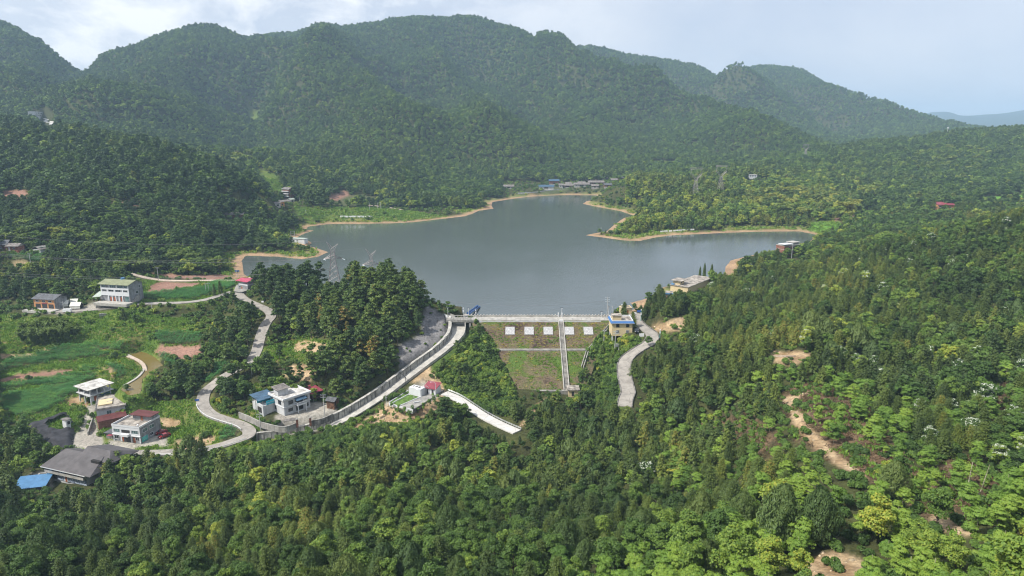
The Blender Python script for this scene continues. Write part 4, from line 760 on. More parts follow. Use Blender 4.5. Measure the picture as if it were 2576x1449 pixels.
# ------------------------------------------------------------------ houses
class H:
    def __init__(s, name, label, cat, a, b, z, d, h, group=None, auto=False):
        if auto: z = hit((a[0]+b[0])/2, (a[1]+b[1])/2, auto)[2] + 0.1; print(label[:30], round(z, 1))
        A = np.array(at_z(*a, z)); B = np.array(at_z(*b, z)); D = B-A; s.w = float(np.hypot(*D)); s.d = d; s.h = h; s.yaw = math.atan2(D[1], D[0])
        s.o = empty(name, (A[0], A[1], z), s.yaw, label, cat, group)
    def box(s, name, m, x0, x1, y0, y1, z0, z1, label=None, parent=None): return MB().box(x0, x1, y0, y1, z0, z1).build(name, m, parent or s.o, label)
    def wall(s, m, z0=-1.5, z1=None, name='wall', x0=0, x1=None, y0=0, y1=None): return s.box(name, m, x0, s.w if x1 is None else x1, y0, s.d if y1 is None else y1, z0, s.h if z1 is None else z1)
    def win(s, f, u, z, w, h, pane='glass_dark', frame='window_frame', name='window', off=0.0, mull=1, bars=0):
        """f: F front (y=off) R right side (x=off or w) L left"""
        t = 0.07; fr = MB(); pn = MB()
        def B(m, a0, a1, z0, z1, p0, p1):
            if f == 'F': m.box(a0, a1, off-p1, off-p0, z0, z1)
            elif f == 'R': X_ = s.w+off; m.box(X_+p0, X_+p1, a0, a1, z0, z1)
            else: m.box(off-p1, off-p0, a0, a1, z0, z1)
        B(pn, u, u+w, z, z+h, -0.05, 0.03)
        B(fr, u-.09, u+w+.09, z+h, z+h+.12, -.05, .10); B(fr, u-.12, u+w+.12, z-.12, z, -.05, .14); B(fr, u-.09, u, z, z+h, -.05, .10); B(fr, u+w, u+w+.09, z, z+h, -.05, .10)
        for k in range(mull): x = u + w*(k+1)/(mull+1); B(fr, x-.035, x+.035, z, z+h, -.05, .06)
        for k in range(bars): zz = z + h*(k+1)/(bars+1); B(fr, u, u+w, zz-.03, zz+.03, -.05, .08)
        r = fr.build(name, frame, s.o); pn.build('pane', pane, r); return r
    def door(s, f, u, w, h, m='wood_door', z=0.0, off=0.0):
        b = MB(); k = MB()
        if f == 'F': b.box(u, u+w, off-.06, off+.05, z, z+h); k.box(u+w*.8, u+w*.8+.1, off-.12, off-.06, z+h*.45, z+h*.5)
        elif f == 'R': X_ = s.w+off; b.box(X_-.05, X_+.06, u, u+w, z, z+h); k.box(X_+.06, X_+.12, u+w*.8, u+w*.8+.1, z+h*.45, z+h*.5)
        else: b.box(off-.06, off+.05, u, u+w, z, z+h); k.box(off-.12, off-.06, u+w*.8, u+w*.8+.1, z+h*.45, z+h*.5)
        r = b.build('door', m, s.o); k.build('handle', 'metal_grey', r); return r
    def parapet(s, m, z, h=0.8, t=0.22, x0=0, x1=None, y0=0, y1=None, name='parapet'):
        x1 = s.w if x1 is None else x1; y1 = s.d if y1 is None else y1; q = MB()
        q.box(x0-.1, x1+.1, y0-.1, y0+t, z, z+h); q.box(x0-.1, x1+.1, y1-t, y1+.1, z, z+h); q.box(x0-.1, x0+t, y0+t, y1-t, z, z+h); q.box(x1-t, x1+.1, y0+t, y1-t, z, z+h); return q.build(name, m, s.o)
    def slab(s, m, z, t=0.2, ov=0.3, name='roof', x0=0, x1=None, y0=0, y1=None): return s.box(name, m, x0-ov, (s.w if x1 is None else x1)+ov, y0-ov, (s.d if y1 is None else y1)+ov, z, z+t)
    def gable(s, m, z, zr, over=0.6, name='roof', axis='x', x0=0, x1=None, y0=0, y1=None, ridge=0.5, t=0.18):
        return MB().gable(x0, s.w if x1 is None else x1, y0, s.d if y1 is None else y1, z, zr, t, axis, over, ridge).build(name, m, s.o)
    def gable_wall(s, m, z, zr, x0=0, x1=None, y0=0, y1=None):
        x1 = s.w if x1 is None else x1; y1 = s.d if y1 is None else y1; ym = (y0+y1)/2
        for a, b in ((x0, x0+.2), (x1-.2, x1)): MB().add([(a,y0,z),(a,y1,z),(a,ym,zr),(b,y0,z),(b,y1,z),(b,ym,zr)], [(0,2,1),(3,4,5),(0,1,4,3),(1,2,5,4),(2,0,3,5)]).build('gable_wall', m, s.o)
# --- tan house at the dam
t = H('dam_keeper_house', 'tan tiled dam house on stilts with a blue roof edge', 'house', (1539,845), (1590,845), 1.9, 9.5, 6.6)
t.wall('tan_tile', z0=0); w, d = t.w, t.d
for x in (0.05, w*.44, w-.6): 
    for y in (0.1, d-.7): t.box('stilt', 'white_paint', x, x+.5, y, y+.5, -4.2, 0)
m = MB(); z0, z1 = 6.35, 7.35
for P in ([(-.7,-.7),(w+.9,-.7),(w+.2,0.05),(0,0.05)], [(w+.9,-.7),(w+.9,d+.6),(w+.2,d),(w+.2,0.05)], [(w+.9,d+.6),(-.7,d+.6),(0,d),(w+.2,d)], [(-.7,d+.6),(-.7,-.7),(0,0.05),(0,d)]):
    m.add([(*P[0],z0),(*P[1],z0),(*P[2],z1),(*P[3],z1),(*P[0],z0-.15),(*P[1],z0-.15)], [(0,1,2,3),(4,5,1,0)])
m.build('blue_roof_edge', 'blue_trim', t.o); t.box('eave_slab', 'white_paint', -.7, w+.9, -.7, d+.6, 6.0, 6.2); t.slab('roof_weathered', 6.6, .3, -.05); t.parapet('clean_white', 6.9, .62, .18, 0, w+.2)
t.box('stair_hut', 'tan_tile', .3, 4.4, 1.2, 4.6, 6.9, 9.3); t.box('stair_hut_roof', 'roof_weathered', 0, 4.7, .9, 5.0, 9.3, 9.65)
for u in (2.0, 6.6): t.win('F', u, 4.35, 1.3, 1.3, frame='dark_frame'); t.win('F', u, 1.35, 1.3, 1.35, 'opening', 'window_frame', mull=0, bars=3)
t.win('R', 2.0, 4.0, 1.2, 1.2); t.door('R', 5, 1.0, 2.1); t.win('R', 2.0, 1.2, 1.2, 1.2)
t.box('side_terrace', 'concrete', w, w+5.2, -1.5, 6.5, -2.6, 0.6)
# --- gauge hut
t = H('gauge_hut', 'small tan gauge hut with a flat grey roof beside the lake', 'hut', (1564,791), (1589,790), 4.5, 4.2, 2.9); t.wall('tan_tile'); t.slab('roof_weathered', 2.9, .25, .3); t.parapet('tan_tile', 3.15, .3, .2)
t.win('F', .8, 1.0, .8, 1.0, 'glass_pale'); t.door('F', 2.6, .9, 2.0, 'wood_door'); t.box('antenna_mast', 'metal_grey', .3, .38, 1, 1.08, 3.1, 4.8); t.box('antenna_dish', 'clean_white', .0, .6, .8, 1.3, 4.4, 4.9)
# --- three-storey white house
t = H('farmhouse', 'white three-storey farmhouse under an olive sheet roof', 'house', (257,756), (327,760), 4.7, 10.5, 9.2); w, d = t.w, t.d; t.wall('render_grey', x0=.25, y0=.3)
t.box('front_wall', 'clean_white', 0, w, 0, .3, 3.1, 5.2); t.box('front_wall', 'clean_white', 0, w, 0, .3, 6.4, 7.4); 
for x in (0, w*.21, w*.47, w*.76, w-.7): t.box('front_pier', 'clean_white', x, x+.7, .02, .3, 5.2, 6.4)
for x in (0, w*.30, w*.56, w-.6): t.box('front_pier', 'clean_white', x, x+.55, .02, .3, 7.4, 9.2)
for x in (w*.24, w*.37, w*.5, w*.62, w*.74): t.box('porch_pier', 'clean_white', x, x+.5, -.05, .3, 0, 3.1)
for k, u in enumerate((.08, .27, .52, .80)): t.win('F', w*u, 5.25, w*(.13 if k in (0,3) else .17), 1.1, off=.28, mull=2)
for u, q in ((.06, .1), (.33, .2), (.60, .2), (.84, .1)): t.win('F', w*u, 7.5, w*q, 1.4, 'glass_pale', off=.28, mull=2)
for u in (.30, .43, .67): t.door('F', w*u, 1.1, 2.3, 'wood_door', off=.28)
t.box('shutter_door', 'glass_pale', w*.83, w*.97, .2, .32, .1, 2.7); t.gable('olive_sheet', 9.3, 11.0, .9); t.gable_wall('render_grey', 9.2, 10.9); t.box('skylight_strip', 'pale_sheet', w*.46, w*.56, -.7, .1+d*.3, 9.42, 9.5)
q = MB().tube([(w*.55, d*.55, 10.9), (w*.55, d*.55, 12.0)], 1.0, 10).build('water_tank', 'blue_sheet', t.o); t.win('R', 5, 3.6, 1.6, 1.4); t.win('R', 7.5, 6.6, 1.2, 1.2)
m = MB(); 
for k in range(9): m.box(w+.1, w+1.3, 1+k*.55, 1.6+k*.55, -.3, .3+k*.33)
m.build('outside_stair', 'concrete', t.o); t.box('terrace', 'pale_concrete', -1, w+2, -5, 0, -1.5, .02)
# lean-to
t = H('lean_to', 'open lean-to with pale green sheets left of the farmhouse', 'shed', (238,757), (255,757), 4.6, 6, 3); w = t.w
m = MB(); m.add([(-.5,-1,2.2),(w+.2,-1,2.6),(w+.2,6,4.2),(-.5,6,3.8),(-.5,-1,2.35),(w+.2,-1,2.75),(w+.2,6,4.35),(-.5,6,3.95)], [(0,3,2,1),(4,5,6,7),(0,1,5,4),(1,2,6,5),(2,3,7,6),(3,0,4,7)]); m.build('roof', 'pale_sheet', t.o)
for x in (0, w/2, w-.2): t.box('post', 'wood_wall', x, x+.18, -.6, -.42, -.2, 2.4)
t.box('back_wall', 'render_grey', 0, w, 5.5, 5.8, -.5, 3.6)
t = H('terrace_wall', 'grey terrace wall with a red brick top below the farmhouse', 'wall', (241,773), (297,769), 1.6, .6, 2.2); t.box('stonework', 'stone_wall', 0, t.w, 0, .6, -1.5, 1.7); t.box('brick_coping', 'brick', 0, t.w, -.1, 3.5, 1.7, 1.9)
# garage
t = H('garage_row', 'orange garage building with three dark shutters and grey roof', 'garage', (87,774), (139,777), 0.6, 8.5, 5.0); w, d = t.w, t.d; t.wall('orange_wall'); t.box('side_wall', 'render_grey', w, w+.06, 0, d, -1, 5.0)
for k in range(3): t.door('F', w*(.08+.31*k), w*.24, 2.3, 'shutter', .1); t.win('F', w*(.12+.30*k), 3.5, w*.14, .95)
t.box('name_board', 'red_sheet', w*.38, w*.66, -.16, -.06, 2.6, 3.05); t.gable('dark_tiles', 5.0, 6.9, .8, ridge=.55); t.gable_wall('render_grey', 4.95, 6.8)
t.box('forecourt', 'pale_concrete', -2, w+3, -6, 0, -1.3, .03)
# tents
def tent(a, z, w, d, h, lab, yaw):
    e = empty('tent', (*at_z(*a, z), z), yaw, lab, 'tent', 'white canvas tents beside the garage'); MB().gable(0, w, 0, d, h*.45, h, .05, 'x', .15).build('roof', 'canvas', e); m = MB(); m.box(0, w, 0, .06, 0, h*.47); m.box(0, w, d-.06, d, 0, h*.47); m.box(0, .06, 0, d, 0, h*.45); m.build('canvas_wall', 'canvas', e)
    MB().add([(w,0,0),(w,d,0),(w,d,h*.45),(w,d/2,h),(w,0,h*.45)], [(0,1,2,3,4)]).build('door_flap', 'opening', e)
tent((153,772), .5, 3.6, 4.2, 3.2, 'white canvas tent closest to the garage', .35); tent((176,777), .5, 5.2, 4.0, 3.2, 'white canvas tent closest to the road', .12); tent((176,766), .7, 3.8, 3.4, 2.8, 'small white canvas tent behind the other two', .2)
# far-left houses
t = H('village_house', 'grey tiled house with red walls, leftmost above the corn', 'house', (-14,630), (17,629), 20, 8, 3.4); t.wall('wood_wall'); t.gable('dark_tiles', 3.4, 6.0, 1.0); t.gable_wall('wood_wall', 3.4, 5.9); t.win('F', 3, 1, 1.4, 1.2); t.door('F', 6, 1.2, 2.2)
t = H('village_house', 'low house with two-sided grey roof beside the leftmost house', 'house', (18,630), (46,630), 20, 6, 2.6); t.wall('brick'); t.gable('grey_tiles', 2.6, 4.2, .8); t.gable_wall('pale_concrete', 2.6, 4.1); t.door('F', 1, 1.1, 2, 'clean_white'); t.win('F', 4, .9, 1.2, 1)
t = H('retaining_wall', 'long stained grey retaining wall below the leftmost house', 'wall', (-5,641), (66,640), 16.6, .6, 4); t.box('wall_face', 'old_concrete', 0, t.w, 0, .6, -2, 3.4)
t = H('barn', 'white barn with a patched grey roof by the corn plot', 'barn', (83,640), (103,642), 16.4, 9, 3.6); t.wall('white_paint'); t.gable('grey_tiles', 3.6, 5.4, .5, axis='y'); t.box('skylight_strip', 'pale_sheet', t.w*.7, t.w*.82, 0, 8, 4.9, 5.0); t.win('F', 1.5, 1, 1, 1)
# red roof pavilion with grey house under
t = H('roadside_house', 'grey roadside house topped by a bright pink-red sheet roof', 'house', (599,728), (624,732), 2.6, 7.5, 5.6); w, d = t.w, t.d; t.wall('render_grey', z1=3.0); t.box('upper_room', 'clean_white', 0.3, w-.3, .4, d-.5, 3.0, 3.9)
for x in (.1, w-.25):
    for y in (.1, d-.25): t.box('post', 'metal_grey', x, x+.14, y, y+.14, 3.0, 5.4)
t.gable('pink_sheet', 5.4, 6.3, .8); t.win('F', 1, 1.2, 1.2, 1.1); t.door('F', 3, 1, 2.1)
t = H('lower_annex', 'pale grey annex below the pink-roofed house', 'house', (592,748), (610,750), 0.2, 6, 3.6); t.wall('render_grey'); t.slab('concrete', 3.6); t.win('F', 1, 1.2, 1.2, 1.1)
# stone wall & walls along left
t = H('stone_wall', 'short rough stone wall below the village road', 'wall', (251,802), (299,797), -2.2, 1.2, 3); t.box('stonework', 'stone_wall', 0, t.w, 0, 1.2, -2, 2.6)
# --- white house with blue shed
t = H('villa', 'white two-storey villa with flat roof and balcony', 'villa', (716,1044), (781,1022), -16.6, 10.5, 6.0); w, d = t.w, t.d; t.wall('white_paint'); t.slab('roof_slab_pale', 6.0, .25, .55); t.parapet('clean_white', 6.25, .62, .2, -.4, w+.4, -.4, d+.4)
t.box('floor_band', 'clean_white', -.25, w+.25, -.25, d+.1, 2.95, 3.2); t.box('roof_hut', 'white_paint', 1.0, 5.4, d-5.0, d-1.6, 6.25, 8.6); t.box('hut_door', 'wood_door', 5.4, 5.46, d-4.2, d-3.2, 6.3, 8.2)
m = MB(); m.add([(.3,d-5.6,8.75),(6.2,d-5.6,8.75),(6.2,d-.6,9.4),(.3,d-.6,9.4),(.3,d-5.6,8.88),(6.2,d-5.6,8.88),(6.2,d-.6,9.53),(.3,d-.6,9.53)], [(0,3,2,1),(4,5,6,7),(0,1,5,4),(1,2,6,5),(2,3,7,6),(3,0,4,7)]); m.build('hut_roof', 'grey_tiles', t.o)
t.win('F', w*.18, 3.9, 1.9, 1.3, 'glass_dark', 'dark_frame'); t.win('F', w*.16, .9, 1.9, 1.1, 'glass_dark', 'dark_frame'); t.win('F', w*.78, 3.9, 1.4, 1.3, 'glass_dark', 'dark_frame'); t.win('F', w*.84, .8, 1.0, 1.2, 'glass_dark', 'dark_frame')
t.win('L', 2.0, 3.9, 2.0, 1.4, 'glass_dark', 'dark_frame'); t.win('L', 6.0, .9, 1.2, 1.3, 'glass_dark', 'dark_frame'); t.door('L', 8.2, 1.0, 2.1, 'wood_door')
t.box('balcony_slab', 'clean_white', w*.40, w*.76, -2.3, -.27, 2.9, 3.2); m = MB(); m.box(w*.40, w*.76, -2.3, -2.2, 3.2, 3.5); m.box(w*.40, w*.76, -2.3, -2.2, 4.05, 4.2); m.box(w*.40, w*.40+.1, -2.2, -.25, 4.05, 4.2); m.box(w*.76-.1, w*.76, -2.2, -.25, 4.05, 4.2)
for k in range(9): m.box(w*(.40+.0445*k), w*(.40+.0445*k)+.07, -2.28, -2.22, 3.2, 4.1)
m.build('balcony_rail', 'clean_white', t.o)
for u in (.42, .73): t.box('porch_column', 'clean_white', w*u, w*u+.35, -2.1, -1.75, -.3, 2.9)
t.box('balcony_door', 'glass_dark', w*.44, w*.72, -.05, .04, 3.3, 5.3); t.box('entrance', 'opening', w*.45, w*.72, -.05, .04, .1, 2.6); m = MB(); m.add([(w*.40,-1.9,5.0),(w*.80,-1.9,5.0),(w*.80,.0,5.75),(w*.40,.0,5.75)], [(0,1,2,3)]); m.add([(w*.40,-1.9,4.95),(w*.80,-1.9,4.95),(w*.80,.0,5.68),(w*.40,.0,5.68)], [(3,2,1,0)]); m.build('awning', 'navy_sheet', t.o)
vyaw = t.yaw
t = H('blue_roofed_annex', 'white annex with a translucent blue sheet roof beside the villa', 'annex', (663,1042), (700,1030), -16.6, 8.5, 3.4); w, d = t.w, t.d; t.wall('white_paint'); t.box('garage_opening', 'opening', -.05, .02, 1.2, 4.2, .0, 2.4)
t.box('cyan_panel', 'cyan_sheet', .05, w-.1, d*.55, d*.55+.12, 3.4, 5.6); t.box('cyan_panel', 'cyan_sheet', w*.25, w, .02, .12, 3.4, 5.1); t.box('rail', 'clean_white', 0, w, -.05, .0, 4.2, 4.3)
for x in (.1, w-.3): 
    for y in (.1, d-.3): t.box('post', 'metal_grey', x, x+.12, y, y+.12, 3.4, 5.5)
m = MB(); m.add([(-1.0,1.2,5.5),(w+.4,1.2,5.5),(w+.4,d+.4,6.3),(-1.0,d+.4,6.3),(-1.0,1.2,5.62),(w+.4,1.2,5.62),(w+.4,d+.4,6.42),(-1.0,d+.4,6.42)], [(0,3,2,1),(4,5,6,7),(0,1,5,4),(1,2,6,5),(2,3,7,6),(3,0,4,7)]); m.build('roof', 'navy_sheet', t.o)
t = H('red_roofed_shelter', 'open shelter with a red sheet roof behind the villa', 'shelter', (788,1012), (812,1004), -16.4, 7, 4.2); w, d = t.w, t.d
for x in (0, w-.15):
    for y in (0, d-.15): t.box('post', 'metal_grey', x, x+.14, y, y+.14, -.8, 4.1)
m = MB(); m.add([(-3.5,-.4,4.0),(w+.4,-.4,4.0),(w+.4,d,5.0),(-3.5,d,5.0),(-3.5,-.4,4.12),(w+.4,-.4,4.12),(w+.4,d,5.12),(-3.5,d,5.12)], [(0,3,2,1),(4,5,6,7),(0,1,5,4),(1,2,6,5),(2,3,7,6),(3,0,4,7)]); m.build('roof', 'red_sheet', t.o); t.box('platform', 'wood_wall', 0, w, 0, d, 1.2, 1.35)
t = H('wooden_hut', 'small wooden hut with a slate blue gabled roof', 'hut', (841,1022), (853,1014), -15.6, 3.6, 2.0); t.wall('wood_wall'); t.gable('dark_tiles', 2.0, 3.0, .5, axis='y'); t.door('F', .4, .8, 1.7, 'opening')
for lb, pts, hh, mt_ in (('stained grey garden wall above the road bend', [(601,1043,-16.8),(628,1054,-17.4),(655,1067,-18.0)], 1.0, 'concrete'), ('low garden wall in front of the villa', [(655,1067,-18.0),(700,1078,-18.4),(722,1078,-18.2),(745,1070,-18)], .9, 'concrete'), ('dark yard wall between the villa gateposts and the channel', [(782,1064,-18.0),(810,1058,-17.4),(838,1046,-16.8)], .9, 'old_concrete')):
    P = [(*at_z(a, b, c), c) for a, b, c in pts]; e = empty('garden_wall', P[0], 0, lb, 'wall'); loc(wall_strip(catmull(P, 4), .35, -1.5, hh), e, 'wall_body', mt_); loc(wall_strip(catmull(P, 4), .5, hh, hh+.14), e, 'coping', 'concrete')
for (a, b), lb in (((748,1070), 'left of two dark brick gateposts of the villa yard'), ((781,1066), 'right of two dark brick gateposts of the villa yard')):
    x, y = at_z(a, b, -18); e = empty('gatepost', (x, y, -18), .3, lb, 'gatepost', 'villa gateposts'); MB().box(-.4,.4,-.4,.4,-.8,2.6).build('shaft', 'brick', e); MB().frustum(-.5,.5,-.5,.5,2.6,2.9,.2).build('cap', 'concrete', e)
x, y = at_z(733, 1066, -18); e = empty('garden_shelter', (x, y, -18), .3, 'tiny flat shelter roof beside the villa gate', 'shelter'); MB().box(-2.6,2.6,-1.2,1.2,1.7,1.85).build('roof', 'grey_tiles', e)
for sx_ in (-2.4, 2.3): MB().box(sx_, sx_+.12, -1, -.88, -.5, 1.7).build('post', 'metal_grey', e)
# --- lower-left houses
t = H('house_frame', 'unfinished white concrete house frame with open storeys', 'house', (229,1012), (281,995), -17.2, 9.0, 5.8); w, d = t.w, t.d
t.box('floor_slab', 'white_paint', -.7, w+.9, -.7, d+.6, 2.7, 2.95); t.box('roof', 'roof_slab_pale', -1.2, w+1.2, -1.2, d+1.0, 5.6, 5.85)
for x in (0, w/3, 2*w/3, w-.4):
    for y in (0, d/2, d-.4): t.box('column', 'white_paint', x, x+.4, y, y+.4, -1.5, 2.7); t.box('column', 'white_paint', x, x+.4, y, y+.4, 2.95, 5.6)
t.box('inner_wall', 'white_paint', .4, w*.45, .3, .5, 0, 2.7); t.box('back_wall', 'old_concrete', .4, w-.4, d-.3, d-.1, 0, 5.5); t.box('inner_wall', 'old_concrete', w*.5, w*.55, .6, d-.6, 0, 5.5); t.door('F', 1.6, 1.1, 2.1, 'wood_door', off=.28); t.box('blue_tarp', 'navy_sheet', w*.45, w*.9, -1.0, .2, 2.0, 2.1)
t = H('flat_roofed_house', 'long low house with a wide weathered flat roof', 'house', (245,1053), (317,1041), -19.2, 15.0, 3.6); w, d = t.w, t.d; t.wall('white_paint', z0=-2.5); t.slab('roof_weathered', 3.6, .3, .5); t.parapet('old_concrete', 3.9, .25, .25, -.3, w+.3, -.3, d+.3)
t.box('roof_tank', 'tan_tile', w*.06, w*.55, 3.5, 10, 3.9, 4.35); t.box('blue_tarp', 'blue_trim', w*.35, w*.55, 6.5, 6.8, 4.36, 4.4); t.win('F', w*.35, 1.2, 1.6, 1.5, 'glass_pale'); t.box('side_room', 'old_concrete', w, w+4.5, 6, 12, -2, 1.8); t.box('side_room_roof', 'grey_tiles', w-.1, w+5, 5.8, 12.2, 1.8, 2.0)
t = H('brick_shed', 'red brick shed with a maroon sheet roof between two houses', 'shed', (249,1077), (308,1064), -20.8, 4.5, 2.6); w, d = t.w, t.d; t.wall('brick'); m = MB(); m.add([(-.3,-.4,2.6),(w+2,-.4,2.6),(w+2,d,3.3),(-.3,d,3.3),(-.3,-.4,2.75),(w+2,-.4,2.75),(w+2,d,3.45),(-.3,d,3.45)], [(0,3,2,1),(4,5,6,7),(0,1,5,4),(1,2,6,5),(2,3,7,6),(3,0,4,7)]); m.build('roof', 'maroon_sheet', t.o)
t = H('terrace_house', 'white two-storey house with roof terrace and maroon penthouse roof', 'house', (286,1108), (355,1116), -21.6, 11.0, 6.0); w, d = t.w, t.d; t.wall('render_grey', x0=.1, y0=.2)
t.box('front_wall', 'clean_white', 0, w, 0, .22, 5.0, 6.9); t.box('front_wall', 'clean_white', 0, w, 0, .22, 2.9, 3.6); t.box('floor_band', 'clean_white', -.2, w+.1, -.3, .22, 2.7, 2.9)
for u in (0, .28, .64, .955): t.box('front_pier', 'clean_white', w*u, w*u+.5, 0.02, .22, 0, 5.0)
for u, q in ((.06, .2), (.70, .22)): t.win('F', w*u, 3.65, w*q, 1.3, 'glass_pale', off=.2, mull=2)
t.box('balcony', 'clean_white', w*.34, w*.64, -1.3, 0, 2.7, 3.6); t.box('balcony_opening', 'opening', w*.34, w*.64, .15, .24, 3.62, 4.95); t.box('shutter_door', 'shutter', w*.38, w*.63, .1, .21, 0, 2.5)
for u in (.30, .72): t.door('F', w*u, .95, 2.1, 'wood_door', off=.18)
t.win('F', w*.05, .9, 1.8, 1.3, off=.2); t.win('F', w*.82, .9, 1.6, 1.3, off=.2); t.box('roof', 'roof_weathered', .2, w-.2, .22, d-.2, 6.0, 6.2); t.parapet('clean_white', 6.2, .7, .2); 
t.box('penthouse', 'render_grey', w*.30, w*.98, d-4.2, d-.2, 6.2, 8.3); t.box('penthouse_roof', 'maroon_sheet', w*.22, w*1.03, d-5.0, d+.2, 8.3, 8.5); t.box('penthouse_door', 'wood_door', w*.60, w*.67, d-4.26, d-4.18, 6.25, 8.1)
for u in (1.5, 5.0): t.win('R', u, 3.8, 2.4, 1.3, 'glass_pale'); t.win('R', u, 1.0, 1.6, 1.1)
t.box('green_tarp', 'pole_green', w+.08, w+.14, .6, 3.6, .2, 2.2); t.box('left_lean_to', 'old_concrete', -4.2, 0, 1.0, 7.5, -1, 2.2); t.box('left_lean_to_roof', 'dark_tiles', -4.8, .1, .4, 8, 2.4, 2.55); t.box('left_awning', 'red_sheet', -2.2, -.1, -.8, .9, 2.1, 2.2); q = MB().tube([(w*.9, .9, 6.9), (w*.9, .7, 7.3)], .35, 10).build('satellite_dish', 'clean_white', t.o)
# terrace wall along road
for lb, pts, hh in (('concrete kerb wall beside the ramp at the lower houses', [(221,1090,-21.4),(230,1062,-20),(238,1042,-19)], .5), ('low front wall of the lower house yard', [(268,1127,-22),(286,1135,-22),(320,1138,-22)], .9)):
    P = [(*at_z(a, b, c), c) for a, b, c in pts]; e = empty('kerb_wall', P[0], 0, lb, 'wall'); loc(wall_strip(catmull(P, 4), .35, -1.2, hh), e, 'wall_body', 'concrete')
# grey hall
t = H('grey_roofed_hall', 'large hall with a broad dark grey roof and blue mural wall', 'hall', (118,1204), (212,1226), -24.0, 13.0, 5.2); w, d = t.w, t.d; t.wall('white_paint', z1=5.2, y0=1.2, x1=w); t.box('ground_wall', 'mural', w*.22, w, .95, 1.2, 0, 2.6); t.box('ground_wall', 'clean_white', w*.42, w*.52, .85, .95, 0, 2.6); t.door('F', w*.45, .9, 2.1, 'wood_door', off=.86)
t.box('upper_gallery', 'pale_concrete', -.3, w+.3, -.2, 1.2, 2.6, 3.7); t.box('upper_wall', 'wood_wall', -.2, w+.2, -.08, 1.2, 3.7, 4.8)
for u in (.10, .42, .76): t.win('F', w*u, 3.75, w*.1, .95, off=-.08)
t.box('entrance', 'opening', .3, w*.2, .9, 1.2, 0, 2.5); t.box('corner_column', 'clean_white', 0, .5, 0, .5, -1, 2.6)
m = MB(); X0, X1, Y0, Y1, ze, zr = -1.2, w+4.5, -.75, d+1, 5.0, 8.2; yr = d*.58
v = [(X0,Y0,ze),(X1,Y0,ze),(X1,Y1,ze),(X0,Y1,ze),(X0+2.2,yr,zr),(X1-3,yr,zr)]; v += [(a,b,c-.22) for a,b,c in v]; m.add(v, [(0,1,5,4),(1,2,5),(2,3,4,5),(3,0,4),(0,6,7,1),(1,7,8,2),(2,8,9,3),(3,9,6,0),(6,10,11,7),(8,11,10,9),(7,11,8),(9,10,6)]); m.build('roof', 'slate_roof', t.o)
m = MB(); xa, xb = w*.5, w+6; v = [(xa,yr-2,6.9),(xb,yr-2,6.9),(xb,Y1+4,6.4),(xa,Y1+4,6.4),(xa,yr+2.4,9.3),(xb-4,yr+2.4,9.3)]; v += [(a,b,c-.22) for a,b,c in v]; m.add(v, [(0,1,5,4),(1,2,5),(2,3,4,5),(3,0,4),(0,6,7,1),(1,7,8,2),(2,8,9,3),(3,9,6,0),(6,10,11,7),(8,11,10,9),(7,11,8),(9,10,6)]); m.build('rear_roof', 'slate_roof', t.o)
t.box('roof_slot', 'opening', w*.95, w*.95+4, yr-3.2, yr-2.2, 7.0, 7.9); t.box('eave_trim', 'clean_white', X0, w+2, Y0-.06, Y0, 4.62, 4.92)
t = H('blue_roofed_shed', 'low shed with a bright blue sheet roof below the hall', 'shed', (40,1246), (112,1238), -25.5, 6.5, 2.6); w, d = t.w, t.d; t.wall('old_concrete'); m = MB(); m.add([(-.6,-1,2.5),(w+1,-1,2.5),(w+1,d,3.6),(-.6,d,3.6),(-.6,-1,2.65),(w+1,-1,2.65),(w+1,d,3.75),(-.6,d,3.75)], [(0,3,2,1),(4,5,6,7),(0,1,5,4),(1,2,6,5),(2,3,7,6),(3,0,4,7)]); m.build('roof', 'blue_sheet', t.o)
t = H('terrace_block', 'open white terrace block between the hall and blue shed', 'terrace', (88,1224), (128,1220), -25.2, 4.5, 2.6); t.wall('pale_concrete', z1=1.9); t.parapet('pale_concrete', 1.9, .9, .25)
# net-covered plot
NP = [(55,1058),(110,1044),(169,1027),(180,1040),(190,1066),(182,1092),(156,1118),(140,1111),(118,1100),(94,1085),(72,1070)]
e0 = at_z(130, 1070, -20); e = empty('shade_net', (e0[0], e0[1], -20), 0, 'dark shade net stretched over a plot beside the ramp', 'shade net')
P = [at_z(a, b, -18.6) for a, b in NP]; x0, x1 = min(p[0] for p in P), max(p[0] for p in P); y0, y1 = min(p[1] for p in P), max(p[1] for p in P); nx, ny = 46, 34
hole = [at_z(a, b, -18.6) for a, b in ((116,1056),(160,1040),(180,1062),(158,1068),(125,1068))]; gx, gy = np.meshgrid(np.linspace(x0, x1, nx+1), np.linspace(y0, y1, ny+1)); ins_ = in_poly(gx.ravel(), gy.ravel(), P) & ~in_poly(gx.ravel(), gy.ravel(), hole)
gzv = sample(GZ, gx.ravel(), gy.ravel()) + 1.9 + .35*np.cos(gx.ravel()*1.1)*np.cos(gy.ravel()*.9) - 1.6*(1-smoothstep(0, 2.5, seg_dist(gx.ravel(), gy.ravel(), P, True)))
m = MB(); V_ = list(zip(gx.ravel(), gy.ravel(), gzv)); F_ = []
for r in range(ny):
    for c in range(nx):
        q = (r*(nx+1)+c, r*(nx+1)+c+1, (r+1)*(nx+1)+c+1, (r+1)*(nx+1)+c)
        if all(ins_[k] for k in q): F_.append(q)
m.add(V_, F_); loc(m, e, 'net', 'netting', smooth=True)
for a, b in ((100,1080),(130,1095),(160,1100),(178,1075),(150,1040)): x, y = at_z(a, b, -20); g_ = gz(x, y); loc(MB().bar((x,y,g_-.3), (x,y,g_+1.8), .06), e, 'post', 'bark')
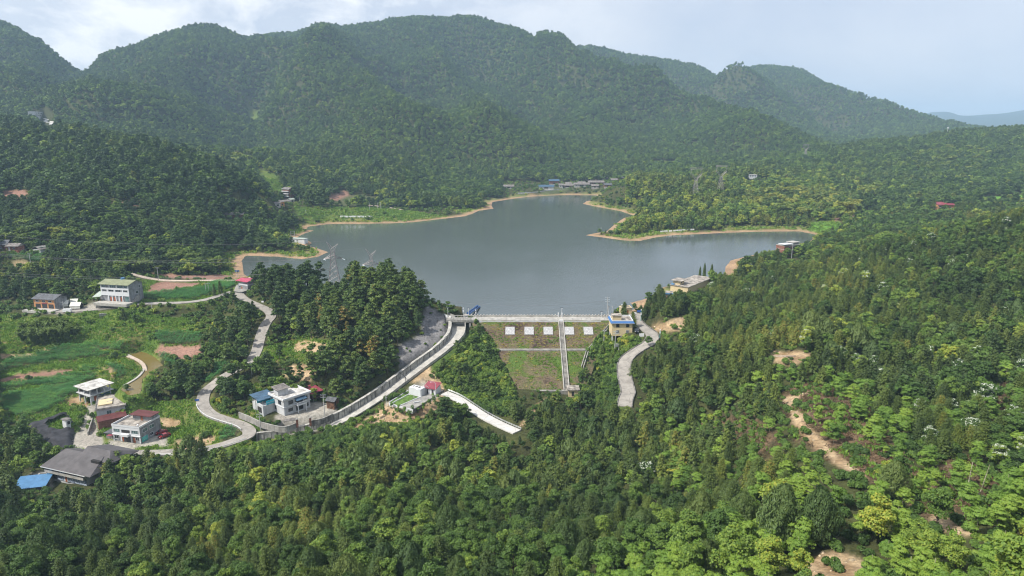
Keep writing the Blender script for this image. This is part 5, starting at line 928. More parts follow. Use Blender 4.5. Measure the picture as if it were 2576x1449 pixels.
t = H('pump_hut', 'tiny white hut with a grey roof inside the netted plot', 'hut', (167,1070), (178,1066), -19.6, 2.6, 2.0); t.wall('clean_white'); t.slab('grey_tiles', 2.1, .12, .4); t.box('opening', 'opening', .5, t.w-.2, -.04, .02, .1, 1.4)
# --- white container compound
t = H('equipment_container', 'white ribbed equipment container beside the lawn', 'container', (1029,991), (1058,998), -13.3, 3.4, 3.1); w, d = t.w, t.d; t.wall('clean_white', z0=-.4)
for k in range(7): t.box('wall_rib', 'white_paint', w, w+.05, .2+k*.45, .35+k*.45, .1, 3.0)
for k in range(3): t.box('roof_unit', 'old_concrete', .7+k*1.5, 1.5+k*1.5, 1.5, 2.6, 3.1, 3.16+.05*k)
t = H('red_roofed_shed', 'white shed with a crimson sheet roof behind the container', 'shed', (1069,989), (1095,993), -13.2, 5.0, 2.5); w, d = t.w, t.d; t.wall('clean_white', z0=-.5); m = MB(); m.add([(-.8,-.5,2.4),(w+.5,-.5,2.4),(w+.5,d,3.6),(-.8,d,3.6),(-.8,-.5,2.55),(w+.5,-.5,2.55),(w+.5,d,3.75),(-.8,d,3.75)], [(0,3,2,1),(4,5,6,7),(0,1,5,4),(1,2,6,5),(2,3,7,6),(3,0,4,7)]); m.build('roof', 'red_sheet', t.o); t.door('F', .9, .9, 2.0, 'shutter'); t.door('F', 3.2, .9, 2.0, 'shutter')
def sheet(name, m_, pts, z, lab, kind=None, cat=None, h=.3):
    P = [(*at_z(a, b, z), z) for a, b in pts]; o = MB().prism([p[:2] for p in P], z-h, z+.06).build(name, m_); return tag(o, lab, cat, None, kind)
sheet('paving', 'concrete', [(1039,1031),(1116,983),(1094,992),(1069,989),(1058,999),(1004,1022)], -13.3, 'grey paving of the small walled compound', 'structure')
sheet('lawn', 'lawn', [(1030,992),(1056,999),(1004,1021),(990,1014)], -13.28, 'bright lawn in front of the white container', 'structure')
sheet('lawn', 'lawn', [(981,1012),(1027,984),(1029,990),(988,1014),(984,1016)], -13.29, 'narrow grass strip beside the spillway channel', 'structure')
for lb, pts in (('white kerb along the compound paving', [(1004,1022),(1058,999),(1069,990)]), ('white outer kerb of the compound, channel side', [(979,1013),(1027,983),(1030,984)]), ('white outer kerb of the compound, lower side', [(979,1015),(1004,1023),(1039,1032)]), ('dark outer kerb of the compound, lane side', [(1039,1032),(1080,1007),(1117,983)]), ('thin white kerb inside the lawn', [(988,1014),(1012,1001),(1030,991)])):
    P = [(*at_z(a, b, -13.3), -13.3) for a, b in pts]; e = empty('kerb', P[0], 0, lb, 'kerb'); loc(wall_strip(P, .25, -1.4, .32), e, 'kerb_body', 'clean_white' if 'dark' not in lb else 'old_concrete')
# --- lake-right building
t = H('lakeside_house', 'long tan lakeside house with a patched grey flat roof', 'house', (1730,741), (1790,716), 3.0, 11.0, 4.2); w, d = t.w, t.d; t.wall('tan_tile', z0=-2); t.slab('roof_weathered', 4.2, .3, .5); t.box('upper_storey', 'tan_tile', 2.0, 7.5, d-5, d-.5, 4.5, 6.8); t.box('upper_roof', 'roof_weathered', .8, 9.5, d-6.5, d+.4, 6.8, 7.05); t.box('upper_window', 'opening', 3.2, 4.2, d-5.06, d-4.98, 5.3, 6.3); t.box('end_wall', 'tan_tile', w, w+4, 0, .3, -2, 3.6); t.box('blue_tank', 'blue_sheet', -.2, 1.6, d-2, d-.4, 4.5, 5.1)
t = H('blue_eaved_hut', 'small hut with a bright blue eave beside the lakeside house', 'hut', (1674,751), (1692,752), 3.0, 5, 3.0); w = t.w; t.wall('white_paint'); t.slab('roof_weathered', 3.2, .2, .2); t.box('blue_eave', 'blue_sheet', -.5, w+.4, -.7, -.1, 2.7, 3.25); t.win('F', 1.8, .8, 1.5, 1.2, 'glass_pale'); t.door('F', .4, .8, 2.0, 'wood_door')
t = H('brick_lake_house', 'red brick three-storey house with a white sheet roof by the water', 'house', (1971,647), (2010,643), 4.6, 8, 8.2); w, d = t.w, t.d; t.wall('brick')
for z in (2.6, 5.4, 8.1): t.box('floor_band', 'pale_concrete', -.1, w+.12, -.12, d, z, z+.3)
for u in (.28, .58):
    for z in (3.4, 6.1): t.win('F', w*u, z, 1.6, 1.3)
t.box('side_wall', 'render_grey', w, w+.1, 0, d, 2.9, 8.4); t.box('roof', 'clean_white', -.8, w*.55, -.6, d*.7, 9.3, 9.45); t.box('roof_room', 'render_grey', w*.62, w*.98, 1, d-1, 8.4, 10); t.box('roof_room_roof', 'pale_concrete', w*.58, w*1.05, .5, d-.5, 10, 10.2); t.box('roof_post', 'metal_grey', 0, .1, 0, .1, 8.4, 9.3)
# --- far left shore
t = H('brick_townhouse', 'four-storey red brick house with balconies on the far shore', 'house', (712,499), (729,500), 15.6, 9, 11.2, None, 640); w, d = t.w, t.d; t.wall('brick')
for z in (2.6, 5.4, 8.2): t.box('balcony', 'white_paint', -.6, w*.95, -1.6, 0, z-.2, z+.9)
for k in range(3):
    for u in (1.0, 4.0, 6.5): t.win('R', u, .9+2.8*k, 1.1, 1.3)
    t.box('balcony_opening', 'opening', .4, w-.6, -.05, .02, .95+2.8*k, 2.3+2.8*k)
t.gable('grey_tiles', 11.2, 13, .8, axis='x'); t.gable_wall('brick', 11.2, 12.8); t.box('eave_trim', 'white_paint', -.8, w+.8, -.9, -.75, 11.0, 11.4)
for a, b, z, d, h, wm, rf, lb in (((693,520),(706,519),12,6,3,'pale_concrete','grey_tiles','pale low house, leftmost of the far shore cluster'), ((706,518),(716,517),12.2,6,4,'orange_wall','grey_tiles','orange and grey house below the brick townhouse'), ((717,513),(730,512),13,6,3,'white_paint','grey_tiles','white house with a dark open front on the far shore'), ((731,509),(741,508),13.5,5,3,'clean_white','pale_sheet','bright white shed right of the brick townhouse'), ((754,500),(768,499),14.5,5,2.5,'pale_concrete','dark_tiles','low dark-roofed house on the slope right of the townhouse')):
    t = H('shore_house', lb, 'house', a, b, z, d, h, 'houses on the far left shore', 640); t.wall(wm); t.gable(rf, h, h+1.4, .6); t.box('opening', 'opening', t.w*.25, t.w*.7, -.05, .02, .4, 2.1)
t = H('pump_station', 'low white pump house on the wooded point', 'pump house', (727,609), (766,611), 2.1, 5, 3.2); w = t.w; t.wall('clean_white'); t.slab('pale_sheet', 3.2, .2, .4); t.win('F', 1.5, 1.2, 1, 1); t.win('F', w*.5, 1.2, 1, 1); t.door('F', w*.3, .9, 2.0, 'shutter')
t = H('farm_shed', 'long shed with a pale roof in the left woods', 'shed', (568,549), (612,548), 15, 7, 3, None, 450); t.wall('wood_wall'); t.gable('grey_tiles', 3, 4.8, .8); t.box('opening', 'opening', 2, 5, -.05, .02, .3, 2)
t = H('farm_shed', 'small shed with a blue-grey roof in the left woods', 'shed', (636,546), (653,545), 13.5, 5, 2.6, None, 450); t.wall('white_paint'); t.gable('navy_sheet', 2.6, 3.8, .6); t.win('F', 1, .8, 1, 1)
# --- far village
def vx(x): return 1195 + x/4.55
def vy(y): return 377 + y/4.55
VH = [(330,440,442,'pale_concrete','grey_tiles',3,8,7,'dark timber house standing apart left of the far village'),(735,900,446,'white_paint','navy_sheet',3.2,8,6.5,'white house with a blue roof at the village waterfront'),(850,960,395,'brick','navy_sheet',5.5,7,9,'two-storey brick house with a blue roof behind the waterfront'),
 (1000,1125,432,'wood_wall','grey_tiles',3.2,8,6.5,'grey-roofed timber house, left end of the waterfront row'),(1135,1310,420,'pale_concrete','grey_tiles',3.2,8,8.5,'longest grey-roofed timber house in the waterfront row'),(1335,1410,434,'pale_concrete','grey_tiles',2.6,6,5.5,'small front house with a low dark roof by the shore road'),
 (1300,1475,398,'wood_wall','grey_tiles',3.4,9,9.5,'large timber house behind the small front house'),(1480,1560,426,'brick','dark_tiles',3.2,7,6.8,'house at the right end of the waterfront row'),(1270,1350,350,'pale_concrete','dark_tiles',3,7,10,'leftmost timber house of the upper village row'),
 (1300,1410,322,'white_paint','navy_sheet',3,7,11,'blue-roofed house at the back of the upper village row'),(1380,1455,344,'wood_wall','grey_tiles',4,8,9.5,'gabled timber house in the middle of the upper row'),(1485,1640,352,'pale_concrete','grey_tiles',3.4,8,10,'long grey-roofed timber house of the upper row'),(962,1000,425,'clean_white','grey_tiles',2.6,5,7,'tiny white shed between the blue-roofed house and the waterfront row'),(1040,1100,412,'pale_concrete','grey_tiles',3,6,8,'pale house tucked behind the left end of the waterfront row'),(1180,1260,404,'pale_concrete','grey_tiles',3.2,6,8.5,'pale house behind the longest grey-roofed house'),(1560,1625,366,'clean_white','grey_tiles',2.8,5,9,'low white house below the long upper row house'),(1420,1480,366,'pale_concrete','grey_tiles',2.8,5,9,'low pale house between the upper row and the waterfront'),(1645,1712,342,'brick','dark_tiles',3,7,10.5,'rightmost small house of the upper village row')]
for x0, x1, yb, wm, rf, h, d, z, lb in VH:
    t = H('timber_house' if 'timber' in lb else 'village_house', lb, 'house', (vx(x0), vy(yb)), (vx(x1), vy(yb)), z, d, h, 'houses of the far shore village', 900); w = t.w; t.wall(wm, z0=-3); t.gable(rf, h, h+2.6, 1.0); t.gable_wall(wm, h, h+2.5)
    t.box('porch_opening', 'opening', w*.35, w*.62, -.05, .02, .2, min(2.4, h-.4)); t.win('F', w*.12, 1, 1.4, 1.1); t.win('F', w*.78, 1, 1.4, 1.1); t.box('front_sill_wall', 'pale_concrete', -.5, w+.5, -1.6, -1.2, -3, .5)
P = ROADW['north_shore_road'][1]; e = empty('shore_viaduct', tuple(P[0]), 0, 'row of white supports carrying the far shore road', 'viaduct'); q = offset_path(P, -2.6)
q = q if q[5][1] < P[5][1] else offset_path(P, 2.6)
for k in range(0, 20): a = q[k]; loc(MB().box(a[0]-.5, a[0]+.5, a[1]-.4, a[1]+.6, -1, a[2]-.35), e, 'support_pier', 'clean_white')
loc(wall_strip(q, .3, -.35, .8), e, 'edge_parapet', 'white_paint')
# --- isolated far buildings
t = H('hillside_guesthouse', 'pale three-storey building high on the far left mountain foot', 'guesthouse', (96,294), (119,296), 122, 14, 9, None, 1100); w, d = t.w, t.d; t.wall('white_paint', z0=-4)
for k in range(2):
    for j in range(6): t.win('F', w*(.06+.155*j), 1.2+4.2*k, w*.08, 1.9)
t.slab('pale_concrete', 9, .3, .4); t.box('side_wing', 'white_paint', -9, 0, 2, 10, 3, 9); t.box('side_wing_roof', 'pale_concrete', -9.3, .2, 1.8, 10.2, 9, 9.25)
P = catmull([hit(a, b, 1000) for a, b in ((112,299),(119,302),(113,306),(124,309),(131,306),(127,314))], 4); o = strip([(x, y, gz(x, y)+.5) for x, y, _ in P], 4.5, 1.2, .3).build('mountain_road', 'road_new'); tag(o, 'pale track winding down from the hillside guesthouse', kind='structure')
t = H('hill_house', 'white two-storey house among trees on the right peninsula hill', 'house', (1884,450), (1904,450), 31, 8, 5.5, None, 800); w = t.w; t.wall('clean_white', z0=-2); t.slab('pale_concrete', 5.5, .25, .4)
for k in range(3): t.win('F', w*(.1+.3*k), 3.4, 1.6, 1.3)
t = H('hill_barn', 'dark-roofed barn behind the white hill house', 'barn', (1886,439), (1904,439), 34, 9, 4.0, None, 800); t.wall('wood_wall', z0=-3); t.gable('dark_tiles', 4, 7, 1); t.gable_wall('wood_wall', 4, 6.9)
t = H('hill_barn', 'long low dark-roofed barn right of the white hill house', 'barn', (1910,440), (1932,439), 33, 7, 2.6, None, 800); t.wall('wood_wall', z0=-3); t.gable('dark_tiles', 2.6, 4.6, .8)
t = H('farmhouse', 'pink-walled farmhouse with a long red roof beyond the right slope', 'house', (2346,527), (2401,527), 17.2, 9, 4.6, None, 500); w, d = t.w, t.d; t.wall('orange_wall', z0=-2, z1=4.6, x0=w*.22); t.wall('orange_wall', z0=-2, z1=3.4, x0=0, x1=w*.22, name='wing'); m = MB(); m.add([(w*.2,-.8,4.8),(w+.6,-.8,4.6),(w+.6,d,6.8),(w*.2,d,6.9),(w*.2,-.8,4.95),(w+.6,-.8,4.75),(w+.6,d,6.95),(w*.2,d,7.05)], [(0,3,2,1),(4,5,6,7),(0,1,5,4),(1,2,6,5),(2,3,7,6),(3,0,4,7)]); m.build('roof', 'red_sheet', t.o); t.box('porch_opening', 'opening', w*.38, w*.6, -.05, .02, .6, 3.8); t.win('F', w*.28, 2.4, 2, 1.3); t.win('F', w*.75, 1.6, 2, 1.3); t.win('F', w*.06, 1.2, 1.6, 1.3)
# ------------------------------------------------------------------ foliage cards
def cards(P, Nn, size, g, asp=1.0, up=None, droop=0.0):
    """quads centred on P facing Nn; size per card; asp = length/width"""
    n = len(P); Nn = Nn / (np.linalg.norm(Nn, axis=1, keepdims=True) + 1e-9)
    r = g.normal(size=(n, 3)) if up is None else up + 0.25*g.normal(size=(n, 3))
    T = r - (r*Nn).sum(1, keepdims=True)*Nn; T /= (np.linalg.norm(T, axis=1, keepdims=True) + 1e-9); B = np.cross(Nn, T)
    s = (size*np.ones(n))[:,None]*0.5; a = T*s*asp; b = B*s
    Vv = np.stack([P-a, P+b*0.9-a*0.1, P+a, P-b*0.9-a*0.1], 1).reshape(-1, 3)
    return Vv, np.arange(n*4).reshape(-1, 4)
def unit(g, n): v = g.normal(size=(n, 3)); return v/np.linalg.norm(v, axis=1, keepdims=True)
def stick(pts, r0, r1, n=5):
    m = MB().tube(pts, r0, n, r1); V = np.array(m.v); F = [f for f in m.f if len(f) == 4]; return V, np.array(F)
def merge(parts):
    V = []; F = []; M = []; b = 0
    for v, f, m in parts:
        V.append(v); F.append(f + b); M.append(np.full(len(f), m)); b += len(v)
    return np.concatenate(V), np.concatenate(F), np.concatenate(M)
# every builder returns crown parts [(V,F,slot)] and trunk parts, for a tree of the given height/radius
def cr_broad(g, h, r, n, leaf, flowers=False, flat=1.0):
    nc = g.integers(13, 20); C = []; cz0 = h*g.uniform(.26,.38); ph = g.uniform(0, 6.28)
    for k in range(nc):
        t = (k+0.5)/nc; zz = cz0 + (h-cz0)*(0.12+0.78*t); prof = math.sin(pi*min(1, 0.16+0.80*t))**0.7
        a = k*2.4 + g.uniform(-.9,.9); rr = r*prof*g.uniform(0.25, 0.85)*(1+.25*cos(a-ph))
        C.append((cos(a)*rr, sin(a)*rr, zz+g.uniform(-.06,.06)*h, r*g.uniform(0.24, 0.50)*(0.75+0.25*prof)))
    C = np.array(C); per = max(4, n//nc); out = []
    for c in C:
        u = unit(g, per); u[:,2] = np.abs(u[:,2])*1.0 - 0.28*(g.random(per) < 0.35); rad = c[3]*g.uniform(0.72, 1.12, per)
        P = c[:3] + u*rad[:,None]*np.array((1,1,0.78*flat)); Nn = u*1.0 + 0.55*g.normal(size=u.shape) + np.array((0,0,.35))
        v, f = cards(P, Nn, leaf*g.uniform(0.7, 1.3, per), g, 1.25); out.append((v, f, 0))
        if flowers:
            q = int(per*0.32); u = unit(g, q); u[:,2] = np.abs(u[:,2])+0.5; u /= np.linalg.norm(u, axis=1, keepdims=True)
            v, f = cards(c[:3]+u*c[3]*1.08*np.array((1,1,.8)), u+0.3*g.normal(size=u.shape), leaf*0.7, g); out.append((v, f, 1))
    tr = [(*stick([(0,0,-1),(0.1,0,h*0.3),(-0.1,0.1,h*0.62)], 0.022*h, 0.01*h), 0)]
    for c in C[:5]: tr.append((*stick([(0,0,h*0.3),tuple(c[:3]*np.array((.5,.5,1))-np.array((0,0,c[3]))),tuple(c[:3])], 0.010*h, 0.004*h, 4), 0))
    return out, tr
def cr_fir(g, h, r, n, leaf):
    ph = g.uniform(0, 6.28); nb = max(10, int(n/9)); out = []; per = max(3, n//nb); P = []; Nn = []; U = []; S_ = []
    for k in range(nb):
        t = (k+0.5)/nb; t = t**0.9; zb = h*(0.12 + 0.86*t); L_ = (r*(1-t)**0.6*g.uniform(0.6,1.15) + 0.14*r)*(1+.18*math.sin(2.1*k*2.39996+ph)); a = k*2.39996 + g.uniform(-.2,.2)
        d = np.array((cos(a), sin(a), 0.0)); s = np.linspace(0.25, 1.0, per)[:,None]
        p = np.array((0,0,zb)) + d*L_*s + np.array((0,0,1.0))*(0.16*L_*s - 0.34*L_*s*s) + 0.10*r*g.normal(size=(per,3))
        P.append(p); Nn.append(d*0.5 + np.array((0,0,1.0)) + 0.45*g.normal(size=(per,3))); U.append(np.repeat((d*1.0+np.array((0,0,.1)))[None], per, 0)); S_.append(np.full(per, leaf)*(1.25-0.6*t))
    P = np.concatenate(P); v, f = cards(P, np.concatenate(Nn), np.concatenate(S_)*g.uniform(.75,1.25,len(P)), g, 1.5, np.concatenate(U)); out.append((v, f, 0))
    q = n//4; zz = g.random(q)**1.3; a = g.random(q)*6.28; rr = r*(1-zz)**0.8*0.55
    v, f = cards(np.stack([np.cos(a)*rr, np.sin(a)*rr, h*(0.1+0.86*zz)], 1), np.stack([np.cos(a), np.sin(a), 0.6+0*a], 1), leaf*1.6, g); out.append((v, f, 0))
    return out, [(*stick([(0,0,-1),(0,0,h*0.98)], 0.014*h, 0.002*h, 5), 0)]
def cr_pine(g, h, r, n, leaf):
    nc = g.integers(13, 18); out = []; per = max(4, n//nc); tr = [(*stick([(0,0,-1),(0.15,0,h*0.5),(0,0.1,h*0.93)], 0.017*h, 0.005*h, 5), 0)]
    for k in range(nc):
        t = (k+0.5)/nc; zb = h*(0.36+0.60*t); L_ = r*(1-0.70*t**1.3)*g.uniform(0.35, 0.95); a = k*2.4+g.uniform(-.4,.4); cr_ = r*g.uniform(0.30,0.42)*(1.05-0.45*t)
        c = np.array((cos(a)*L_, sin(a)*L_, zb + 0.12*L_)); u = unit(g, per); u[:,2] = np.abs(u[:,2])*0.9-0.15
        P = c + u*cr_*np.array((1.15,1.15,0.5))*g.uniform(.6,1.1,(per,1)); v, f = cards(P, u*0.7+0.6*g.normal(size=u.shape)+np.array((0,0,.4)), leaf*g.uniform(.7,1.3,per), g, 1.7, u+np.array((0,0,.8))); out.append((v, f, 0))
        tr.append((*stick([(0,0,zb-0.3*L_*0.5),tuple(c)], 0.006*h, 0.003*h, 3), 0))
    return out, tr
def cr_plume(g, h, r, n, leaf):
    zz = g.random(n)**0.85; a = g.random(n)*6.283; prof = np.sin(pi*np.clip(0.13+0.84*zz, 0, 1))**0.75; lob = 1+0.22*np.sin(3*a+5*zz)+0.15*np.sin(7*a-9*zz)
    rr = r*prof*g.uniform(.55, 1.0, n)*lob; P = np.stack([np.cos(a)*rr, np.sin(a)*rr, h*(0.10+0.9*zz)], 1)
    o = np.stack([np.cos(a)*0.55, np.sin(a)*0.55, 1.0+0*a], 1); Nn = np.stack([np.cos(a), np.sin(a), 0.25+0*a], 1) + 0.4*g.normal(size=(n,3))
    v, f = cards(P, Nn, leaf*g.uniform(.7,1.3,n), g, 2.6, o); return [(v, f, 0)], [(*stick([(0,0,-1),(0,0,h*0.9)], 0.018*h, 0.004*h, 5), 0)]
def cr_lime(g, h, r, n, leaf):       # thin stems with whorls of big drooping leaflets
    nr = max(8, n//7); nb_ = 9; BC = []; out = []
    for k in range(nb_):
        t = g.random(); a = k*2.4+g.uniform(-.6,.6); rr = r*g.uniform(.1,.75)*(1-.35*t); BC.append((cos(a)*rr, sin(a)*rr, h*(.26+.66*t), r*g.uniform(.38,.62)))
    tr = [(*stick([(0,0,-1),(0.08*r,0,h*0.5),(0,0.05*r,h*0.92)], 0.012*h, 0.005*h, 5), 0)]
    P = []; Nn = []; U = []; S_ = []
    for k in range(nr):
        q_ = BC[k % nb_]; uu = unit(g, 1)[0]; uu[2] = abs(uu[2])*.9-.15; c = np.array(q_[:3]) + uu*q_[3]*g.uniform(.5,1.1)
        if k % 9 == 0: tr.append((*stick([(0,0,c[2]-0.22*h),tuple(c)], 0.005*h, 0.002*h, 3), 0))
        m = 7; b = np.arange(m)*2*pi/m + g.uniform(0, 6); d = np.stack([np.cos(b), np.sin(b), -0.35+0*b], 1)
        P.append(c + d*leaf*0.62); U.append(d); Nn.append(np.stack([np.cos(b)*.35, np.sin(b)*.35, .8+0*b], 1)+0.8*uu*np.array((1,1,.3))+0.3*g.normal(size=(m,3))); S_.append(np.full(m, leaf*g.uniform(.5,.75)))
    v, f = cards(np.concatenate(P), np.concatenate(Nn), np.concatenate(S_), g, 2.3, np.concatenate(U)); return [(v, f, 0)], tr
def cr_bamboo(g, h, r, n, leaf):
    nc = 16; out = []; tr = []; per = max(6, n//nc)
    for k in range(nc):
        a = g.uniform(0, 6.283); b0 = r*0.35*g.random(); ln = r*g.uniform(0.35, 1.0); hh = h*g.uniform(0.7, 1.0)
        def cp(t): return np.array((cos(a)*(b0+ln*t**2.6), sin(a)*(b0+ln*t**2.6), hh*(t*1.12-0.14*t**5)))
        tr.append((*stick([tuple(cp(t)) for t in (-0.05, .3, .6, .85)], 0.05, 0.03, 3), 0))
        t = 0.35+0.65*g.random(per)**0.8; P = np.array([cp(x) for x in t]) + g.normal(size=(per,3))*r*0.13*np.array((1,1,.7)); 
        u = np.stack([cos(a)*0.7+0.6*g.normal(size=per), sin(a)*0.7+0.6*g.normal(size=per), -0.35+0.3*g.normal(size=per)], 1)
        v, f = cards(P, np.array((0,0,1.0))+0.5*g.normal(size=(per,3))+np.array((cos(a)*.4, sin(a)*.4, 0)), leaf*g.uniform(.6,1.3,per), g, 2.0, u); out.append((v, f, 0))
    return out, tr
def cr_column(g, h, r, n, leaf):
    zz = g.random(n); a = g.random(n)*6.283; rr = r*(np.clip(1-zz, 0, 1)**0.45)*g.uniform(.6,1.1,n)*(0.7+0.3*np.minimum(1, zz*6)); P = np.stack([np.cos(a)*rr, np.sin(a)*rr, h*(0.04+0.95*zz)], 1)
    v, f = cards(P, np.stack([np.cos(a), np.sin(a), .5+0*a], 1)+0.5*g.normal(size=(n,3)), leaf*g.uniform(.7,1.3,n), g, 1.3, np.stack([np.cos(a)*.5, np.sin(a)*.5, .3+0*a], 1)); return [(v, f, 0)], [(*stick([(0,0,-1),(0,0,h*0.9)], 0.02*h, 0.004*h, 5), 0)]
def cr_shrub(g, h, r, n, leaf):
    out = []; nc = 5
    for k in range(nc):
        a = g.uniform(0, 6.28); rr = r*g.uniform(.1,.6); c = np.array((cos(a)*rr, sin(a)*rr, h*g.uniform(.2,.5))); m = n//nc; u = unit(g, m); u[:,2] = np.abs(u[:,2])
        v, f = cards(c+u*r*0.5*np.array((1,1,h/r*0.75)), u+0.6*g.normal(size=u.shape)+np.array((0,0,.3)), leaf*g.uniform(.7,1.3,m), g, 1.3); out.append((v, f, 0))
    return out, []
SPEC = {  # kind: builder, height, radius, (cards, leaf) near / mid / far, crown material(s), bark, fullness
 'broadleaf_tree': (cr_broad, 9.0, 3.1, [(3400,.33),(900,.66),(260,1.15)], ['broad_leaves'], 'bark'),
 'fir_tree': (cr_fir, 9.0, 2.3, [(2600,.31),(800,.58),(220,1.05)], ['fir_needles'], 'bark'),
 'pine_tree': (cr_pine, 12.0, 3.0, [(2600,.38),(1000,.62),(260,1.1)], ['pine_needles'], 'bark'),
 'plumed_tree': (cr_plume, 9.0, 3.0, [(6000,.19),(1500,.42)], ['plume_needles'], 'bark'),
 'lime_green_tree': (cr_lime, 7.5, 2.1, [(1900,.40),(650,.66)], ['lime_leaves'], 'pale_bark'),
 'bamboo_clump': (cr_bamboo, 11.0, 4.2, [(2600,.55),(1100,.85),(260,1.6)], ['bamboo_leaves'], 'culm'),
 'flowering_tree': (lambda g,h,r,n,l: cr_broad(g,h,r,n,l,True), 8.0, 2.6, [(2000,.42),(700,.75)], ['broad_leaves','blossom'], 'bark'),
 'cypress_tree': (cr_column, 11.0, 1.6, [(1800,.45)], ['fir_needles'], 'bark'),
}
PROTO = {}
for sp, (fn, h, r, lods, cm, bk) in SPEC.items():
    for li, (n, leaf) in enumerate(lods):
        for vv in range(4 if sp != 'cypress_tree' else 1):
            g = np.random.default_rng(hash_ := (sum(map(ord, sp))*7 + li*0 + vv*131)); cro, tru = fn(g, h, r*(1+0.09*(vv-1.5)), n, leaf)
            V_, F_, M_ = merge(cro); crown = np_mesh(sp+'_crown', V_, F_, cm, M_ if len(cm) > 1 else None)
            Vt, Ft, Mt = merge(tru); trunk = np_mesh(sp+'_trunk', Vt, Ft, bk)
            Va, Fa, Ma = merge([(V_, F_, 0), (Vt, Ft, 1)] if li < 2 else [(V_, F_, 0)]); Ma[:len(M_)] = M_; Ma[len(M_):] = len(cm)
            whole = np_mesh(sp+'_whole', Va, Fa, cm+[bk], Ma)
            PROTO[sp, li, vv] = (crown, trunk, whole)
# ------------------------------------------------------------------ where trees stand
SURF = MAXH = None
HC = {}
def canopy(Y): return 9.5
# visibility: running minimum of photo row along each column of the ground grid (with a canopy on top)
_, topY = project(GX, GY, GZ + np.where((zone == 0) & ~ROADMASK & ~GIN, 7.0, 0.0))
hor = np.minimum.accumulate(topY, axis=0); hor = np.vstack([np.full((1, NA), 5000.0), hor[:-1]])
PTS = []
def band(y0, y1, s):
    n = int((y1-y0)/s); ys = y0 + (np.arange(n)+.5)*s; out = []
    for yy in ys:
        xs = np.arange(-0.93*yy-10, 0.93*yy+10, s); out.append(np.stack([xs + RG.uniform(-.48,.48,len(xs))*s, yy + RG.uniform(-.48,.48,len(xs))*s], 1))
    return np.concatenate(out)
for y0, y1, s in [(52,180,3.9),(180,420,4.0),(420,700,4.8),(700,1100,6.2),(1100,1700,7.4),(1700,2500,8.6),(2500,3400,10.5)]:
    p = band(y0, y1, s); PTS.append(np.concatenate([p, np.full((len(p),1), s)], 1))
PTS = np.concatenate(PTS); X, Y, SP = PTS.T; ok = (np.abs(X/Y) < 1.0) & (Y > 40); X, Y, SP = X[ok], Y[ok], SP[ok]
ii, jj = near_idx(X, Y); Zt = sample(GZ, X, Y); zn = zone[ii, jj]; rm = ROADMASK[ii, jj]; dl = GD[ii, jj]; inl = GIN[ii, jj]
px, py = project(X, Y, Zt)
keep = ~rm & ~inl & ~((Y > 335) & (Zt < 0.7)) & ~((Y > 345) & (dl < 4))
rr = RG.random(len(X))
dens = np.ones(len(X)); dens[zn == Z_CORN] = 0; dens[zn == Z_RED] = 0; dens[zn == Z_RICE] = 0; dens[zn == Z_YARD] = 0; dens[zn == Z_ROCK] = 0.0; dens[zn == Z_DIRT] = 0.0; dens[zn == Z_GRASS] = 0.02; dens[zn == Z_MUD] = 0; dens[zn == Z_SHORE] = 0.08; dens[zn == Z_SCRUB] = 0.40; dens[zn == Z_BRUSH] = 0.62
keep &= rr < dens
keep &= ~((Y < 330) & (Y > DY-50) & (X > DXL(Y)-1) & (X < DXR(Y)+1))
def ir(x0, x1, y0, y1, a=0, b=1e9): return (px > x0) & (px < x1) & (py > y0) & (py < y1) & (Y > a) & (Y < b)
X, Y, SP, Zt, zn, dl, px, py = [q[keep] for q in (X, Y, SP, Zt, zn, dl, px, py)]
rr = RG.random(len(X)); patch = fbm(X/60, Y/60, 3, 201); patch2 = fbm(X/25, Y/25, 3, 207)
K = list(SPEC); kid = {k: i for i, k in enumerate(K)}
sp = np.full(len(X), kid['broadleaf_tree'])
# near front slope: firs mixed with broadleaf
f = Y < 260; sp[f & (rr < np.where(px > 1350, .58, .42) + 0.8*(patch-0.5))] = kid['fir_tree']; sp[f & (rr > 0.95) & (Y > 88)] = kid['plumed_tree']
f = (Y >= 260) & (Y < 700) & (px > 1500); sp[f & (rr < 0.6+0.8*(patch-.5))] = kid['fir_tree']
f = (Y > 260) & (px < 1500) & (Y < 900); sp[f & (rr < 0.42+1.3*(patch-.5))] = kid['pine_tree']
f = ir(630, 1090, 600, 960, 270, 400); sp[f & (rr < 0.88)] = kid['pine_tree']
f = (Y > 700); sp[f & (rr < 0.30+1.2*(patch-.5))] = kid['pine_tree']
# lime green leaved saplings at the lower right
edge = 1449 - (px-1350)*0.30; f = (Y < 135) & (px > 1400) & (py > edge - 10); sp[f & (rr < 0.80)] = kid['lime_green_tree']
f = (Y < 230) & (px > 1650) & (py > 940) & ~(py > edge-10); sp[f & (rr > 0.45) & (patch2 > 0.42)] = kid['lime_green_tree']
sp[(zn == Z_SCRUB)] = kid['lime_green_tree']
f = ir(2180, 2576, 900, 1200, 0, 230); sp[f & (rr > 0.945)] = kid['flowering_tree']
f = (px > 1600) & (Y > 180) & (Y < 460); sp[f & (rr > 0.988)] = kid['flowering_tree']
